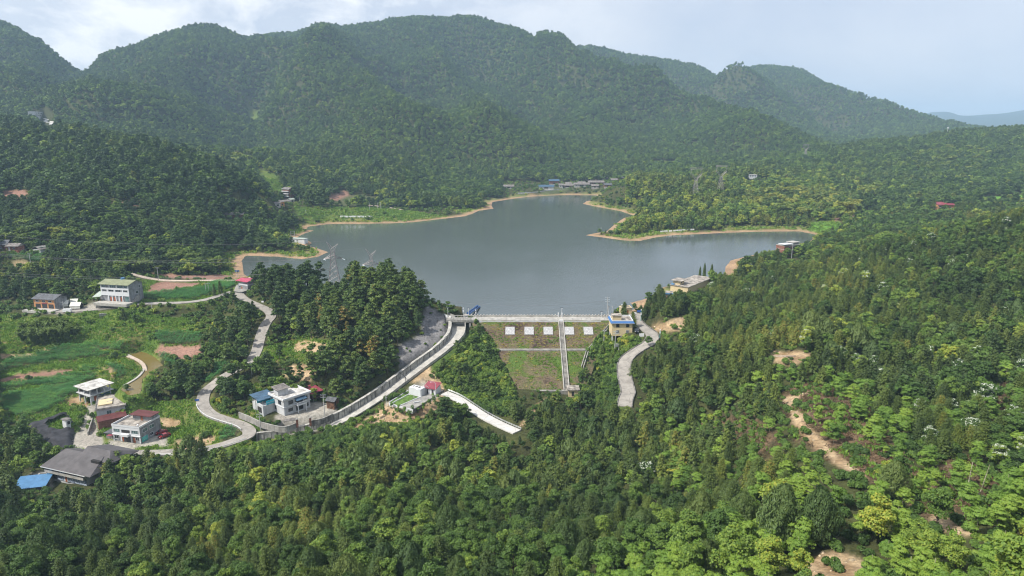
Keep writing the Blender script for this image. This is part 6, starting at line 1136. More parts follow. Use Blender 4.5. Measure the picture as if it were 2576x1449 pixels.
# bamboo groves
BAM = [(40,210,810,872,280,360,1.0),(300,400,655,700,370,440,.9),(30,160,545,640,420,600,.55),(210,330,590,650,380,480,.35),(440,560,640,680,380,470,.3),(1900,2200,480,560,600,1000,.25),(580,640,390,420,700,1100,.8),(2300,2500,380,440,700,1300,.35)]
for x0, x1, y0, y1, a, b, pr in BAM: f = ir(x0, x1, y0, y1, a, b); sp[f & (RG.random(len(X)) < pr)] = kid['bamboo_clump']
sp[(sp == kid['flowering_tree']) & (Y > 700)] = 0
Hh = np.array([SPEC[k][1] for k in K])[sp]; Rr = np.array([SPEC[k][2] for k in K])[sp]
u = RG.random(len(X))
sc = np.where(Y < 180, 0.84, np.where(Y < 420, 0.84, np.where(Y < 700, 0.92, np.where(Y < 1100, 1.05, np.where(Y < 1700, 1.15, 1.3)))))*(0.55+0.55*u+0.5*(fbm(X/22, Y/22, 2, 401)-.3))
sc = np.where(ir(630, 1090, 600, 960, 270, 400), sc*1.32, sc)
sc = np.where((sp == kid['plumed_tree']), sc*1.25, sc); sc = np.where(zn == Z_SCRUB, sc*1.0, sc); sc = np.where(sp == kid['lime_green_tree'], sc*.86, sc); sc = np.where(zn == Z_BRUSH, sc*0.62, sc); sc = np.where(zn == Z_GRASS, sc*0.5, sc); sc = np.where(zn == Z_SHORE, sc*0.45, sc)
sc = np.where((sp == kid['bamboo_clump']), sc*0.95, sc); sc *= np.where(dl < 14, 0.6, 1)
# thin the big crowns
thin = RG.random(len(X)) < np.where((sp == kid['broadleaf_tree']) & (Y < 420), 0.62, np.where(sp == kid['bamboo_clump'], 0.5, np.where(sp == kid['pine_tree'], 0.8, np.where(sp == kid['plumed_tree'], 0.9, 1.0))))
# do not let a crown stand in front of what the photo shows open
OPEN = [  # (outline in photo pixels, depth of the thing shown)
 ([(1205,795),(1530,795),(1530,806),(1478,872),(1445,985),(1300,985),(1262,900),(1212,812)], 325),
 ([(1139,795),(1176,795),(1176,828),(1142,860),(1078,918),(1041,955),(972,1012),(905,1052),(800,1100),(650,1122),(645,1100),(760,1075),(880,1030),(956,980),(1017,932),(1078,888),(1130,842)], 300),
 ([(1065,765),(1124,796),(1133,825),(1130,842),(1078,886),(1025,925),(1004,925),(997,890),(1001,868),(1063,838)], 330),
 ([(972,1010),(1028,962),(1100,955),(1116,986),(1041,1036),(1000,1060),(930,1075),(890,1075)], 270),
 ([(1145,992),(1193,1022),(1257,1048),(1321,1082),(1281,1092),(1212,1056),(1180,1040)], 250),
 ([(1590,790),(1606,790),(1655,842),(1650,862),(1600,890),(1583,915),(1584,950),(1592,985),(1576,1018),(1567,1000),(1555,930),(1560,905),(1600,872),(1625,850),(1590,820)], 300),
 ([(1080,740),(1190,745),(1190,800),(1130,800),(1066,770)], 365), ([(1536,770),(1600,770),(1600,862),(1536,872)], 305), ([(1645,832),(1640,812),(1720,795),(1745,812),(1680,835)], 300),
 ([(640,955),(690,955),(845,965),(860,1030),(790,1090),(650,1060)], 262),
 ([(500,1030),(505,985),(535,965),(540,985),(530,1020),(600,1050),(655,1075),(640,1110),(400,1150),(330,1145),(500,1130),(600,1095),(560,1060)], 262),
 ([(185,950),(290,945),(330,985),(345,1040),(405,1050),(445,1095),(420,1128),(270,1128),(165,1125),(215,1060),(205,1015)], 275),
 ([(55,1057),(169,1026),(190,1065),(182,1091),(140,1110),(110,1085)], 275),
 ([(110,1150),(170,1122),(265,1135),(255,1180),(235,1222),(130,1222),(105,1180)], 232), ([(40,1222),(130,1210),(130,1228),(90,1238),(45,1236)], 225),
 ([(250,700),(355,700),(358,762),(420,760),(420,768),(300,775),(200,785),(150,785),(80,778),(80,738),(170,738),(240,745)], 375),
 ([(345,708),(590,705),(590,722),(480,755),(345,765)], 420), ([(330,684),(620,700),(620,708),(400,708)], 440),
 ([(0,800),(40,795),(40,880),(200,885),(220,860),(330,835),(500,835),(505,895),(440,905),(400,890),(410,930),(360,985),(300,985),(200,1030),(0,1060)], 330),
 ([(385,845),(515,840),(512,905),(390,890)], 330), ([(590,690),(636,690),(632,745),(595,745)], 430),
 ([(640,764),(672,770),(690,793),(665,822),(655,815),(672,795)], 345), ([(645,855),(656,858),(645,885),(628,905),(630,885)], 315),
 ([(1705,695),(1792,695),(1792,708),(1740,730),(1705,724),(1680,742),(1672,735)], 405), ([(1965,606),(2022,606),(2022,652),(1965,650)], 490), ([(725,598),(770,598),(770,612),(725,612)], 560),
 ([(0,603),(110,603),(112,640),(50,668),(0,640)], 440), ([(565,535),(655,535),(655,550),(565,552)], 600), ([(680,465),(765,465),(765,525),(670,525)], 800),
 ([(1265,440),(1575,440),(1575,492),(1265,496)], 1150), ([(1880,428),(1935,428),(1935,452),(1880,452)], 960), ([(2340,508),(2402,508),(2402,528),(2340,528)], 690), ([(78,278),(125,278),(140,315),(110,315)], 1350),
 ([(1960,1010),(1985,975),(2040,985),(2010,1015),(2000,1050),(2090,1130),(2180,1200),(2150,1230),(2080,1190),(1990,1110)], 215), ([(1930,880),(2035,882),(2035,905),(1980,920)], 230), ([(2010,1400),(2100,1375),(2190,1410),(2180,1449),(2010,1449)], 60), ([(2040,1412),(2100,1392),(2165,1416),(2155,1449),(2030,1449)], 92),
 ([(745,520),(1200,520),(1235,530),(1100,556),(900,568),(770,568)], 850), ([(650,640),(760,645),(830,630),(810,650),(660,655)], 560), ([(1470,585),(1600,598),(1750,585),(2050,575),(2050,610),(1850,640),(1600,612)], 650), ([(1460,500),(1600,540),(1540,590),(1460,520)], 900), ([(650,655),(690,655),(660,668)], 480),
 ([(810,598),(870,598),(865,700),(812,710)], 410), ([(915,620),(960,620),(955,668),(922,672)], 400), ([(1090,790),(1240,790),(1240,800),(1090,800)], 328), ([(1530,745),(1545,745),(1545,800),(1530,800)], 328),
]
bad = np.zeros(len(X), bool)
for poly, dep in OPEN:
    a = np.array(poly); xm, ym = a.mean(0); cand = np.where((Y < dep-1) & (px > a[:,0].min()-60) & (px < a[:,0].max()+60) & (py > a[:,1].min()) & ~bad)[0]
    if not len(cand): continue
    ht_ = np.zeros(len(cand), bool)
    for hf in (0.97, 0.75, 0.5, 0.2):
        for sx_ in (-0.55, 0.0, 0.55):
            qx, qy = project(X[cand]+sx_*Rr[cand]*sc[cand]*(1 if hf < .9 else .2), Y[cand], Zt[cand]+Hh[cand]*sc[cand]*hf); ht_ |= in_poly(qx, qy, poly)
    # a smaller tree may still fit
    sm = ht_ & (RG.random(len(cand)) < 0.8)
    ht2_ = np.zeros(len(cand), bool)
    for hf in (0.97, 0.6, 0.2):
        for sx_ in (-0.5, 0.0, 0.5):
            qx, qy = project(X[cand]+sx_*Rr[cand]*0.38, Y[cand], Zt[cand]+Hh[cand]*0.38*hf); ht2_ |= in_poly(qx, qy, poly)
    use = sm & ~ht2_; sc[cand[use]] = np.minimum(sc[cand[use]], 0.38); bad[cand[ht_ & ~use]] = True
# skip what is far behind a rise
_, tpy = project(X, Y, Zt + Hh*sc*1.1); ii, jj = near_idx(X, Y)
hid = tpy > hor[ii, jj] + np.where(Y < 1000, 22, 10)
off = (px < -330) | (px > 2900) | (tpy > 1449 + 130)
keep = ~bad & ~hid & ~off & thin
print('trees', keep.sum(), 'hidden', hid.sum())
X, Y, SP, Zt, zn, dl, px, py, sp, Hh, Rr, sc, tpy, patch, patch2 = [q[keep] for q in (X, Y, SP, Zt, zn, dl, px, py, sp, Hh, Rr, sc, tpy, patch, patch2)]
tint = np.clip(0.43 + 0.65*(patch2-0.5) + 0.60*(patch-0.5) + 0.19*RG.normal(size=len(X)), 0.02, 0.97)
tint = np.where((Y < 330) & (px < 1650), tint*0.96, tint); tint = np.where(zn == Z_BRUSH, np.clip(tint+0.03, 0, .68), tint)
pen = smoothstep(1440, 1560, px)*(1-smoothstep(2050, 2300, px))*smoothstep(560, 620, Y)*(1-smoothstep(1000, 1150, Y)); tint = np.clip(tint + .24*pen, 0, .95); hill_shade = (1-smoothstep(560, 680, px))*smoothstep(440, 520, Y)*(1-smoothstep(800, 950, Y)); tint = np.clip(tint - .12*hill_shade, 0.02, 1)  # left hill: cloud shadow painted in as a darker tree tint
tint = np.where(RG.random(len(X)) > 0.01, np.minimum(tint, 0.87), tint); ff = smoothstep(800, 1300, Y); tint = tint*(1-ff) + ff*np.clip(.50 + (tint-.43)*.55, .12, .74); tint = np.where(sp == kid['lime_green_tree'], np.minimum(tint, .72), tint); cf = (sp == kid['fir_tree']) | (sp == kid['pine_tree']); tint = np.where(cf & (RG.random(len(X)) > 0.02), np.minimum(tint, 0.84), tint)
kn = (px > 800) & (px < 960) & (Y > 285) & (Y < 400) & (sp == kid['pine_tree']) & (RG.random(len(X)) < .07); tint = np.where(kn, .95, tint); kb = (px > 640) & (px < 1090) & (Y > 270) & (Y < 400) & ~kn; tint = np.where(kb, np.minimum(tint+.12, .8), tint)
rot = RG.uniform(0, 6.283, len(X)); wsc = sc*RG.uniform(0.9, 1.2, len(X)); lean = RG.normal(size=(len(X), 2))*0.07
wsc = np.where(Y > 420, wsc*np.where(sp == kid['fir_tree'], 1.15, 1.25), wsc)
lod = np.where(Y < 175, 0, np.where(Y < 560, 1, 2)); nl_ = np.array([len(SPEC[k][3]) for k in K]); lod = np.minimum(lod, nl_[sp]-1)
var = RG.integers(0, 4, len(X)); var[sp == kid['cypress_tree']] = 0
# ------------------------------------------------------------------ instanced stuff
def scatter_object(name, label, meshes, P, rotv, sclv, idx, tintv):
    me = bpy.data.meshes.new(name); n = len(P); me.vertices.add(n); me.vertices.foreach_set('co', P.astype(np.float32).ravel())
    for an, ty, arr, key in (('rot', 'FLOAT_VECTOR', rotv, 'vector'), ('scl', 'FLOAT_VECTOR', sclv, 'vector'), ('idx', 'INT', idx, 'value'), ('tint', 'FLOAT', tintv, 'value')):
        a = me.attributes.new(an, ty, 'POINT'); a.data.foreach_set(key, (arr.astype(np.int32) if ty == 'INT' else arr.astype(np.float32)).ravel())
    o = bpy.data.objects.new(name, me); COL.objects.link(o); tag(o, label, kind='stuff')
    c = bpy.data.collections.new(name + '_kinds')
    for k, m in enumerate(meshes):
        q = bpy.data.objects.new('%s_%03d' % (name, k), m); c.objects.link(q)
    ng = bpy.data.node_groups.new(name, 'GeometryNodeTree'); ng.interface.new_socket('Geometry', in_out='INPUT', socket_type='NodeSocketGeometry'); ng.interface.new_socket('Geometry', in_out='OUTPUT', socket_type='NodeSocketGeometry')
    n_ = ng.nodes; l = ng.links; gi = n_.new('NodeGroupInput'); go = n_.new('NodeGroupOutput'); ip = n_.new('GeometryNodeInstanceOnPoints'); ci = n_.new('GeometryNodeCollectionInfo')
    ci.inputs['Collection'].default_value = c; ci.inputs['Separate Children'].default_value = True; ci.inputs['Reset Children'].default_value = True
    def na(nm, ty):
        x = n_.new('GeometryNodeInputNamedAttribute'); x.data_type = ty; x.inputs['Name'].default_value = nm; return x.outputs['Attribute']
    l.new(gi.outputs[0], ip.inputs['Points']); l.new(ci.outputs[0], ip.inputs['Instance']); ip.inputs['Pick Instance'].default_value = True
    l.new(na('idx', 'INT'), ip.inputs['Instance Index']); l.new(na('rot', 'FLOAT_VECTOR'), ip.inputs['Rotation']); l.new(na('scl', 'FLOAT_VECTOR'), ip.inputs['Scale'])
    l.new(ip.outputs[0], go.inputs[0]); mod = o.modifiers.new('scatter', 'NODES'); mod.node_group = ng; return o
WORDS = {'broadleaf_tree': 'leafy broadleaf tree', 'fir_tree': 'dark fir tree', 'pine_tree': 'tall pine tree', 'plumed_tree': 'feathery light green conifer', 'lime_green_tree': 'lime green tree', 'bamboo_clump': 'arching bamboo clump', 'flowering_tree': 'white flowering tree', 'cypress_tree': 'narrow cypress'}
CATS = {'broadleaf_tree': 'tree', 'fir_tree': 'fir', 'pine_tree': 'pine', 'plumed_tree': 'conifer', 'lime_green_tree': 'tree', 'bamboo_clump': 'bamboo', 'flowering_tree': 'tree', 'cypress_tree': 'cypress'}
def where_is(x, y, Yd):
    if Yd < 120: return 'on the bottom right slope' if x > 1700 else 'on the closest slope below the drone' if x > 850 else 'on the closest slope at lower left'
    if Yd < 262: 
        if x > 1700: return 'on the right slope around the dirt track'
        if x > 1330: return 'on the slope below the dam foot'
        if x > 640: return 'on the slope below the long retaining wall'
        return 'around the grey-roofed hall at lower left'
    if Yd < 420:
        if x > 1640: return 'on the right slope above the dam access road'
        if x > 1440: return 'beside the dam access road'
        if x > 1085: return 'between the spillway and the dam face'
        if x > 630: return 'on the knoll beside the spillway'
        if x > 400: return 'between the fields and the knoll'
        return 'among the left fields and houses'
    if Yd < 700: return 'on the far right wooded rise' if x > 1400 else 'on the wooded rise left of the lake'
    return 'on the far hills past the lake'
def put_tree(kind, x, y, z, rot_, s, w, tn, vr, label, group=None, ld=0, ln=(0,0)):
    cr_, tk, _ = PROTO[kind, ld, vr]
    e = empty(kind, (x, y, z-0.15), rot_, label, CATS[kind], group); e.scale = (w, w, s); e.rotation_euler = (ln[0], ln[1], rot_)
    a = bpy.data.objects.new('crown' if kind != 'bamboo_clump' else 'foliage', cr_); COL.objects.link(a); a.parent = e; a['tint'] = float(tn)
    b = bpy.data.objects.new('trunk' if kind != 'bamboo_clump' else 'culms', tk); COL.objects.link(b); b.parent = e
    return e
LIMIT = {'broadleaf_tree': 290, 'fir_tree': 290, 'pine_tree': 200, 'plumed_tree': 60, 'lime_green_tree': 290, 'bamboo_clump': 60, 'flowering_tree': 40, 'cypress_tree': 10}
size = Rr*wsc/np.hypot(Y, CAM_H-Zt); infr = (px > -20) & (px < 2596) & (tpy < 1449) & (tpy > 0) & (tpy < hor[near_idx(X, Y)] - 2)
for k in K:
    s_ = np.where(sp == kid[k])[0]
    if not len(s_): continue
    order = s_[np.argsort(-(size[s_]*(infr[s_] & (Y[s_] < 900))))]; ind = order[:LIMIT[k]]; ind = ind[(infr[ind]) & (Y[ind] < 900)]; rest = np.setdiff1d(s_, ind)
    for q in ind:
        w_ = where_is(px[q], py[q], Y[q]); sz = 'tall ' if sc[q] > 0.86 else 'small ' if sc[q] < 0.6 else ''; cl = 'bright ' if tint[q] > 0.62 else ''
        lb = (sz + cl + WORDS[k] + ' ' + w_).replace('tall tall', 'tall'); lb = lb.replace(' at the foot of the view, lower right slope', ' on the bottom right slope')
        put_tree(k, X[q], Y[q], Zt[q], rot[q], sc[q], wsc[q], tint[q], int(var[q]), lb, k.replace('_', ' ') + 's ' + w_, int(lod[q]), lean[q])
    if len(rest):
        meshes = []; base = {}
        for li in range(len(SPEC[k][3])):
            base[li] = len(meshes)
            for vv in range(4 if k != 'cypress_tree' else 1): meshes.append(PROTO[k, li, vv][2])
        idx = np.array([base[int(lod[q])] + int(var[q]) for q in rest])
        scatter_object({'broadleaf_tree':'broadleaf_forest','fir_tree':'fir_forest','pine_tree':'pine_forest','plumed_tree':'conifer_forest','lime_green_tree':'sapling_forest','bamboo_clump':'bamboo_forest','flowering_tree':'flowering_forest'}[k],
            {'broadleaf_tree':'broadleaf forest covering the hills','fir_tree':'dark fir forest on the slopes','pine_tree':'pine forest on the knoll and hills','plumed_tree':'feathery conifers scattered in the forest','lime_green_tree':'lime green saplings on the right slope','bamboo_clump':'bamboo groves on the hills','flowering_tree':'white flowering trees in the forest'}[k],
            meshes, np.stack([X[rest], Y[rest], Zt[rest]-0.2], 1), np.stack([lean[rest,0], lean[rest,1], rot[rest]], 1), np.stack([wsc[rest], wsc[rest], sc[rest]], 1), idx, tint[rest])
# ------------------------------------------------------------------ cars
def car(x, y, z, yaw, m_, label, hatch=False, grp=None):
    e = empty('parked_car', (x, y, z), yaw, label, 'car', grp); L_, W_ = 4.4, 1.8
    prof = [(-2.2,.45),(-2.15,.85),(-1.2,.98),(-.55,1.42),(.85,1.44),(1.6,1.02),(2.15,.92),(2.2,.45)]; m = MB(); n = len(prof)
    for k, s_ in enumerate((-1, 1)): pass
    v = []
    for (px_, pz_) in prof: wd_ = .9 if pz_ < 1.1 else .72; v += [(px_,-wd_,pz_),(px_,wd_,pz_)]
    v += [(-2.2,-.9,.25),(-2.2,.9,.25),(2.2,-.9,.25),(2.2,.9,.25)]; f = []
    for k in range(n-1): f.append((2*k,2*k+2,2*k+3,2*k+1))
    b = 2*n; f += [(b,0,1,b+1),(2*n-2,b+2,b+3,2*n-1),(b,b+1,b+3,b+2)]; f += [tuple([b]+[b+2]+[2*k for k in range(n-1,-1,-1)]), tuple([b+1]+[2*k+1 for k in range(n)]+[b+3])]
    m.add(v, f); m.build('body', m_, e)
    g_ = MB(); g_.add([(-1.15,-.80,1.0),(-1.15,.80,1.0),(-.60,.70,1.38),(-.60,-.70,1.38)], [(0,3,2,1)]); g_.v = [(a-.03, b_, c+.03) for a, b_, c in g_.v]; g_.build('windscreen', 'glass_dark', e)
    g_ = MB(); g_.add([(1.52,-.80,1.06),(1.52,.80,1.06),(.9,.70,1.40),(.9,-.70,1.40)], [(0,1,2,3)]); g_.v = [(a+.03, b_, c+.03) for a, b_, c in g_.v]; g_.build('rear_window', 'glass_dark', e)
    for s_ in (-1, 1): MB().add([(-1.0,s_*.88,1.02),(1.4,s_*.88,1.04),(.8,s_*.745,1.38),(-.52,s_*.745,1.38)], [(0,1,2,3) if s_ < 0 else (3,2,1,0)]).build('side_window', 'glass_dark', e)
    for a in (-1.35, 1.35):
        for s_ in (-1, 1):
            w_ = MB().tube([(a, s_*.72, .33), (a, s_*.94, .33)], .33, 12).build('wheel', 'tyre', e); MB().tube([(a, s_*.93, .33), (a, s_*.955, .33)], .18, 8).build('rim', 'metal_grey', w_)
    for s_ in (-1, 1): MB().box(-2.24,-2.14,s_*.65-.17,s_*.65+.17,.66,.82).build('headlight', 'lamp_glass', e)
    return e
for a, b, z, yw, mt_, lb in ((414,1099,-21.5,1.0,'car_red','red car parked in front, on the terrace house yard'), (406,1090,-21.5,.85,'car_red','red car parked behind the other, against the terrace house'), (1602,835,3.9,1.35,'car_black','black car parked beside the tan dam house'), (2018,646,5.1,.3,'car_red','small red car beside the brick lake house')):
    x, y = at_z(a, b, z); car(x, y, max(z, gz(x, y)+.05), yw, mt_, lb)
x, y = at_z(170, 786, 0.2); e = empty('parked_van', (x, y, .3), .1, 'small white van on the road below the tents', 'van'); MB().frustum(-2.1,2.1,-.85,.85,.4,1.9,.12).build('body', 'car_white', e); MB().box(-2.0,-1.9,-.7,.7,1.1,1.6).build('windscreen', 'glass_dark', e)
for a in (-1.3, 1.3):
    for s_ in (-.75, .75): MB().tube([(a,s_-.08,.32),(a,s_+.08,.32)], .32, 10).build('wheel', 'tyre', e)
# ------------------------------------------------------------------ poles and lamps
def place(a, b, z=None, y0=60):
    if z is None: return hit(a, b, y0)
    x, y = at_z(a, b, z); return x, y, z
def utility_pole(a, b, top, label, arms=1, mt='pole_concrete', ins=True, z=None, y0=60, grp='utility poles', yaw=0.1):
    x, y, z = place(a, b, z, y0); h = max(4.0, z_at(a, top, y) - z); e = empty('utility_pole', (x, y, z-.3), yaw, label, 'utility pole', grp); MB().tube([(0,0,0),(0,0,h+.3)], .19, 8, .11).build('shaft', mt, e)
    for k in range(arms):
        zz = h-.3-k*1.0; c = MB().box(-1.1,1.1,-.07,.07,zz,zz+.13).build('crossarm', 'metal_grey', e)
        if ins:
            for xx in (-1, -.45, .45, 1): MB().tube([(xx,0,zz+.13),(xx,0,zz+.42)], .075, 6).build('insulator', 'insulator', c)
    return e, x, y, z, h
UP = [(1519,864,830,'concrete pole in the shrubs between the dam face and tan house',1,1),(1547,879,832,'concrete pole with two crossarms in front of the tan house',2,1),(399,706,672,'pole beside the lane above the red field',1,1),(78,668,637,'leaning pole by the small corn plot',1,.3),(161,784,758,'pole between the tents and the white van',1,0),(383,781,761,'short leaning pole below the village road',1,0),
      (525,733,711,'right one of a pair of poles in the corn below the lane',1,0),(518,733,712,'left one of a pair of poles in the corn below the lane',1,0),(597,698,678,'pole just left of the pink-roofed house',1,0),(634,943,911,'pole in the terraces above the villa',1,1),(817,1051,991,'tall pole with two crossarms in the villa yard',2,1),(657,1098,1040,'tall pole at the start of the retaining wall',2,1),(645,1038,1002,'thin pole left of the blue-roofed annex',1,0),
      (977,858,828,'pole at the foot of the knoll pines',1,1),(1885,697,663,'double-headed pole on the shore above the three cypresses',2,1),(930,528,509,'pole on the far left shore behind the sign boards',1,0),(880,519,502,'pole on the far left shore lane',1,0),(919,520,506,'pole beside the far left cornfield edge',1,0),(805,512,498,'pole at the bend of the far shore lane',1,0),(754,511,494,'pole right of the brick townhouse',1,0),(770,541,528,'pole in the meadow near the left beach',1,0),(1991,650,617,'white pole in front of the brick lake house',1,0),(1512,583,571,'small white mast at the tip of the right peninsula',0,0)]
for a, b, tp, lb, ar, i_ in UP: utility_pole(a, b, tp, lb, ar, 'pole_concrete', bool(i_), None, 60 if b > 900 else 225 if b > 650 else 450)
e, x, y, z, h = utility_pole(1527, 801, 747, 'tall busy utility pole at the tan house end of the dam', 3, 'pole_concrete', True, 4.5); MB().tube([(0.25,0,h*.45),(0.25,0,h*.6)], .35, 8).build('transformer', 'metal_grey', e)
x, y, z = hit(1551, 887, 260); e = empty('transformer_stand', (x, y, z-.3), 0, 'pole-mounted grey transformer in the shrubs below the tan house', 'transformer')
for xx in (-.9, .9): MB().tube([(xx,0,0),(xx,0,4.2)], .14, 6).build('post', 'pole_concrete', e)
MB().box(-1.1,1.1,-.2,.2,2.8,2.95).build('platform', 'metal_grey', e); MB().box(-.5,.5,-.4,.4,2.95,4.2).build('transformer_body', 'metal_grey', e)
x, y = at_z(1535, 800, 4.5); e = empty('gantry_frame', (x, y, 4.4), 0, 'white steel frame next to the busy utility pole', 'frame')
for xx in (-.9, .9): MB().tube([(xx,0,0),(xx,0,6.2)], .08, 6).build('post', 'clean_white', e)
MB().tube([(-.9,0,6.2),(.9,0,6.2)], .08, 6).build('crossbar', 'clean_white', e)
def lamp(a, b, top, label, z=4.5, kind='solar', grp='lamp posts on the dam', mt='clean_white'):
    x, y = at_z(a, b, z); h = max(2.8, z_at(a, top, y) - z); e = empty('lamp_post', (x, y, z-.05), 0, label, 'lamp post', grp); MB().tube([(0,0,0),(0,0,h)], .12, 8, .08).build('pole', mt, e)
    if kind == 'solar': MB().box(-.75,.75,-.35,.35,h-.05,h+.05).build('solar_panel', 'glass_dark', e); MB().tube([(0,0,h-.5),(0,-.9,h-.35)], .05, 6).build('arm', mt, e); MB().box(-.15,.15,-1.3,-.8,h-.42,h-.30).build('lamp_head', 'lamp_glass', e)
    elif kind == 'curve':
        P = [(0,0,h)]+[(-.9*(1-cos(t)), 0, h+.8*sin(t)) for t in np.linspace(.2, 1.7, 6)]+[(-1.7,0,h+.75)]; MB().tube(P, .07, 6).build('arm', mt, e); MB().box(-2.2,-1.6,-.15,.15,h+.66,h+.78).build('lamp_head', 'lamp_glass', e)
    else: MB().tube([(0,0,h-.3),(0,0,h+.25)], .22, 8).build('lamp_head', 'lamp_glass', e); MB().box(-.3,.3,-.15,.15,h*.55,h*.75).build('camera_box', 'clean_white', e)
    return e
lamp(1127,796,774,'white solar lamp post left of the spillway bridge'); lamp(1166,796,775,'white camera post at the middle of the spillway bridge', kind='cam'); lamp(1179,795,774,'white solar lamp post where the blue pipes start'); lamp(1197,799,780,'white camera post at the spillway end of the dam crest', kind='cam'); lamp(1413,799,773,'white lamp post by the top of the dam stair'); lamp(1513,800,783,'white lamp post near the tan house end of the crest')
lamp(1612,808,779,'green lamp post beside the dam access road top', 4.3, 'cam', 'green lamp posts on the access road', 'pole_green'); lamp(1660,850,829,'green lamp post at the outer bend of the access road', 3.2, 'cam', 'green lamp posts on the access road', 'pole_green')
for a, b, tp, lb in ((1042,1014,996,'curved white lamp on the compound lawn edge'), (1061,1018,984,'curved white lamp in the middle of the compound paving'), (1096,999,965,'curved white lamp in front of the red-roofed shed'), (1078,991,976,'short curved white lamp between container and shed')): lamp(a, b, tp, lb, -13.2, 'curve', 'curved lamps of the compound')
x, y, z = hit(972, 1023, 240); e = empty('post', (x, y, z-.1), 0, 'thin white sign post beside the spillway channel', 'sign post'); MB().tube([(0,0,0),(0,0,4.5)], .09, 6).build('pole', 'clean_white', e); MB().box(-.5,.5,-.05,.0,3.7,4.4).build('sign_plate', 'metal_grey', e)
# H-frame poles at the far left shore
x, y, z = hit(954, 528, 640); e = empty('h_frame_pole', (x, y, z-.3), 0, 'double pole frame on the far left shore', 'utility pole')
for xx in (-2, 2): MB().tube([(xx,0,0),(xx,0,9)], .2, 6).build('pole', 'pole_concrete', e)
for zz in (4, 8.4): MB().box(-2.4,2.4,-.1,.1,zz,zz+.2).build('crossarm', 'metal_grey', e)
x, y, z = hit(737, 600, 500); e = empty('h_frame_pole', (x, y, z-.3), 0, 'double pole frame above the white pump house', 'utility pole')
for xx in (-1.6, 1.6): MB().tube([(xx,0,0),(xx,0,7)], .16, 6).build('pole', 'pole_concrete', e)
for zz in (3, 5, 6.6): MB().box(-2,2,-.1,.1,zz,zz+.15).build('crossarm', 'metal_grey', e)
# roadside guard rails
for key, i0, i1, side, lb in (('lower_road', 12, 52, -1, 'low white guard rail on the valley side of the winding road'),):
    P = offset_path(ROADW[key][1], 2.6); Q = offset_path(ROADW[key][1], -2.6)
    for R_, l2 in ((P, 'guard rail on the inner edge of the winding road'), (Q, 'guard rail on the outer edge of the winding road')):
        seg = R_[i0:i1]
        if np.mean([p[0] for p in seg]) < np.mean([p[0] for p in ROADW[key][1][i0:i1]]): continue
    seg = (P if np.mean(P[54:66,0]) < np.mean(Q[54:66,0]) else Q)
railing('guard_rail', P[8:34] if np.mean(P[8:34,1]) < np.mean(Q[8:34,1]) else Q[8:34], 'blue and white guard rail along the lower road by the trees', .8, 2.5, 'clean_white', .07, 'guard rail', (.55, .8))
railing('guard_rail', P[44:70] if np.mean(P[44:70,0]) < np.mean(Q[44:70,0]) else Q[44:70], 'white guard rail on the field side of the road bend', .8, 2.5, 'clean_white', .07, 'guard rail', (.55, .8))
P = ROADW['white_road'][1]; q = offset_path(P, 2.4); q = q if q[5][1] > P[5][1] else offset_path(P, -2.4); railing('guard_rail', q, 'dark guard rail on the upper side of the bright lane', .9, 2.5, 'metal_grey', .07, 'guard rail', (.5, .85))
P = ROADW['dam_access_road'][1]; q = offset_path(P, 2.9); q = q if q[30][0] > P[30][0] else offset_path(P, -2.9); e = empty('kerb_wall', tuple(q[16]), 0, 'low stained kerb wall on the forest side of the access road', 'wall'); loc(wall_strip(q[16:], .35, -1.6, .45), e, 'wall_body', 'old_concrete')
q = offset_path(P, -2.9) if q[30][0] > P[30][0] and offset_path(P, -2.9)[30][0] < P[30][0] else offset_path(P, 2.9); e = empty('kerb_wall', tuple(q[36]), 0, 'low kerb wall on the dam side of the access road', 'wall'); loc(wall_strip(q[36:], .35, -1.6, .35), e, 'wall_body', 'old_concrete')
# ------------------------------------------------------------------ boards on the shores
def board(x, y, z, w, h, label, grp=None, yaw=0, mt='sign_white', legs=True, name='sign_board', lift=.6):
    e = empty(name, (x, y, z), yaw, label, 'sign board', grp); MB().box(-w/2,w/2,-.05,.05,lift,lift+h).build('panel', mt, e)
    if legs:
        for s_ in (-1, 1): MB().box(s_*w*.35-.05,s_*w*.35+.05,.0,.1,-.6,lift).build('leg', 'metal_grey', e)
    return e
XS = [360,465,570,680,823,930,1038,1145,1293,1400,1503,1603,1758,1865,1970,2077]; ORD = ['first','second','third','fourth']
for k, xx in enumerate(XS):
    a = (1340+xx/14.31)/1.59; x, y, z = hit(a, 548.5, 600); board(x, y, z, 2.0, 1.7, '%s white board of the %s foursome on the left shore' % (ORD[k%4], ORD[k//4]), 'white boards on the left shore')
XS = [345,450,565,665,835,932,1090,1195,1293,1393,1492,1595,1690,1793,1890,1995,2098,2197]; N18 = ['leftmost','second','third','fourth','fifth','sixth','seventh','eighth','ninth','tenth','eleventh','twelfth','thirteenth','fourteenth','fifteenth','sixteenth','seventeenth','last']
for k, xx in enumerate(XS):
    a = (2620+xx/14.31)/1.59; b = (900+(450-k*.0-(xx-345)*.064)/14.31)/1.59; x, y, z = hit(a, b, 480); board(x, y, z, 1.55, 1.35, '%s white board from the left in the right peninsula row' % N18[k], 'white boards on the right peninsula', .12)
x, y = at_z(1614, 848, 2.6); board(x, y, 2.2, 2.3, 1.6, 'blank white board at the inner bend of the access road', None, .1)
for a, b, w_, h_, mt_, lb in ((1607,788,1.8,1.1,'sign_blue','blue notice board near the top of the access road'), (1598,792,1.1,.8,'sign_white','white notice board next to the blue one'), (1540,802,1.4,1.6,'mark_red','red and white notice board at the end of the dam crest')): x, y = at_z(a, b, 4.5); board(x, y, 4.4, w_, h_, lb, None, 0, mt_)
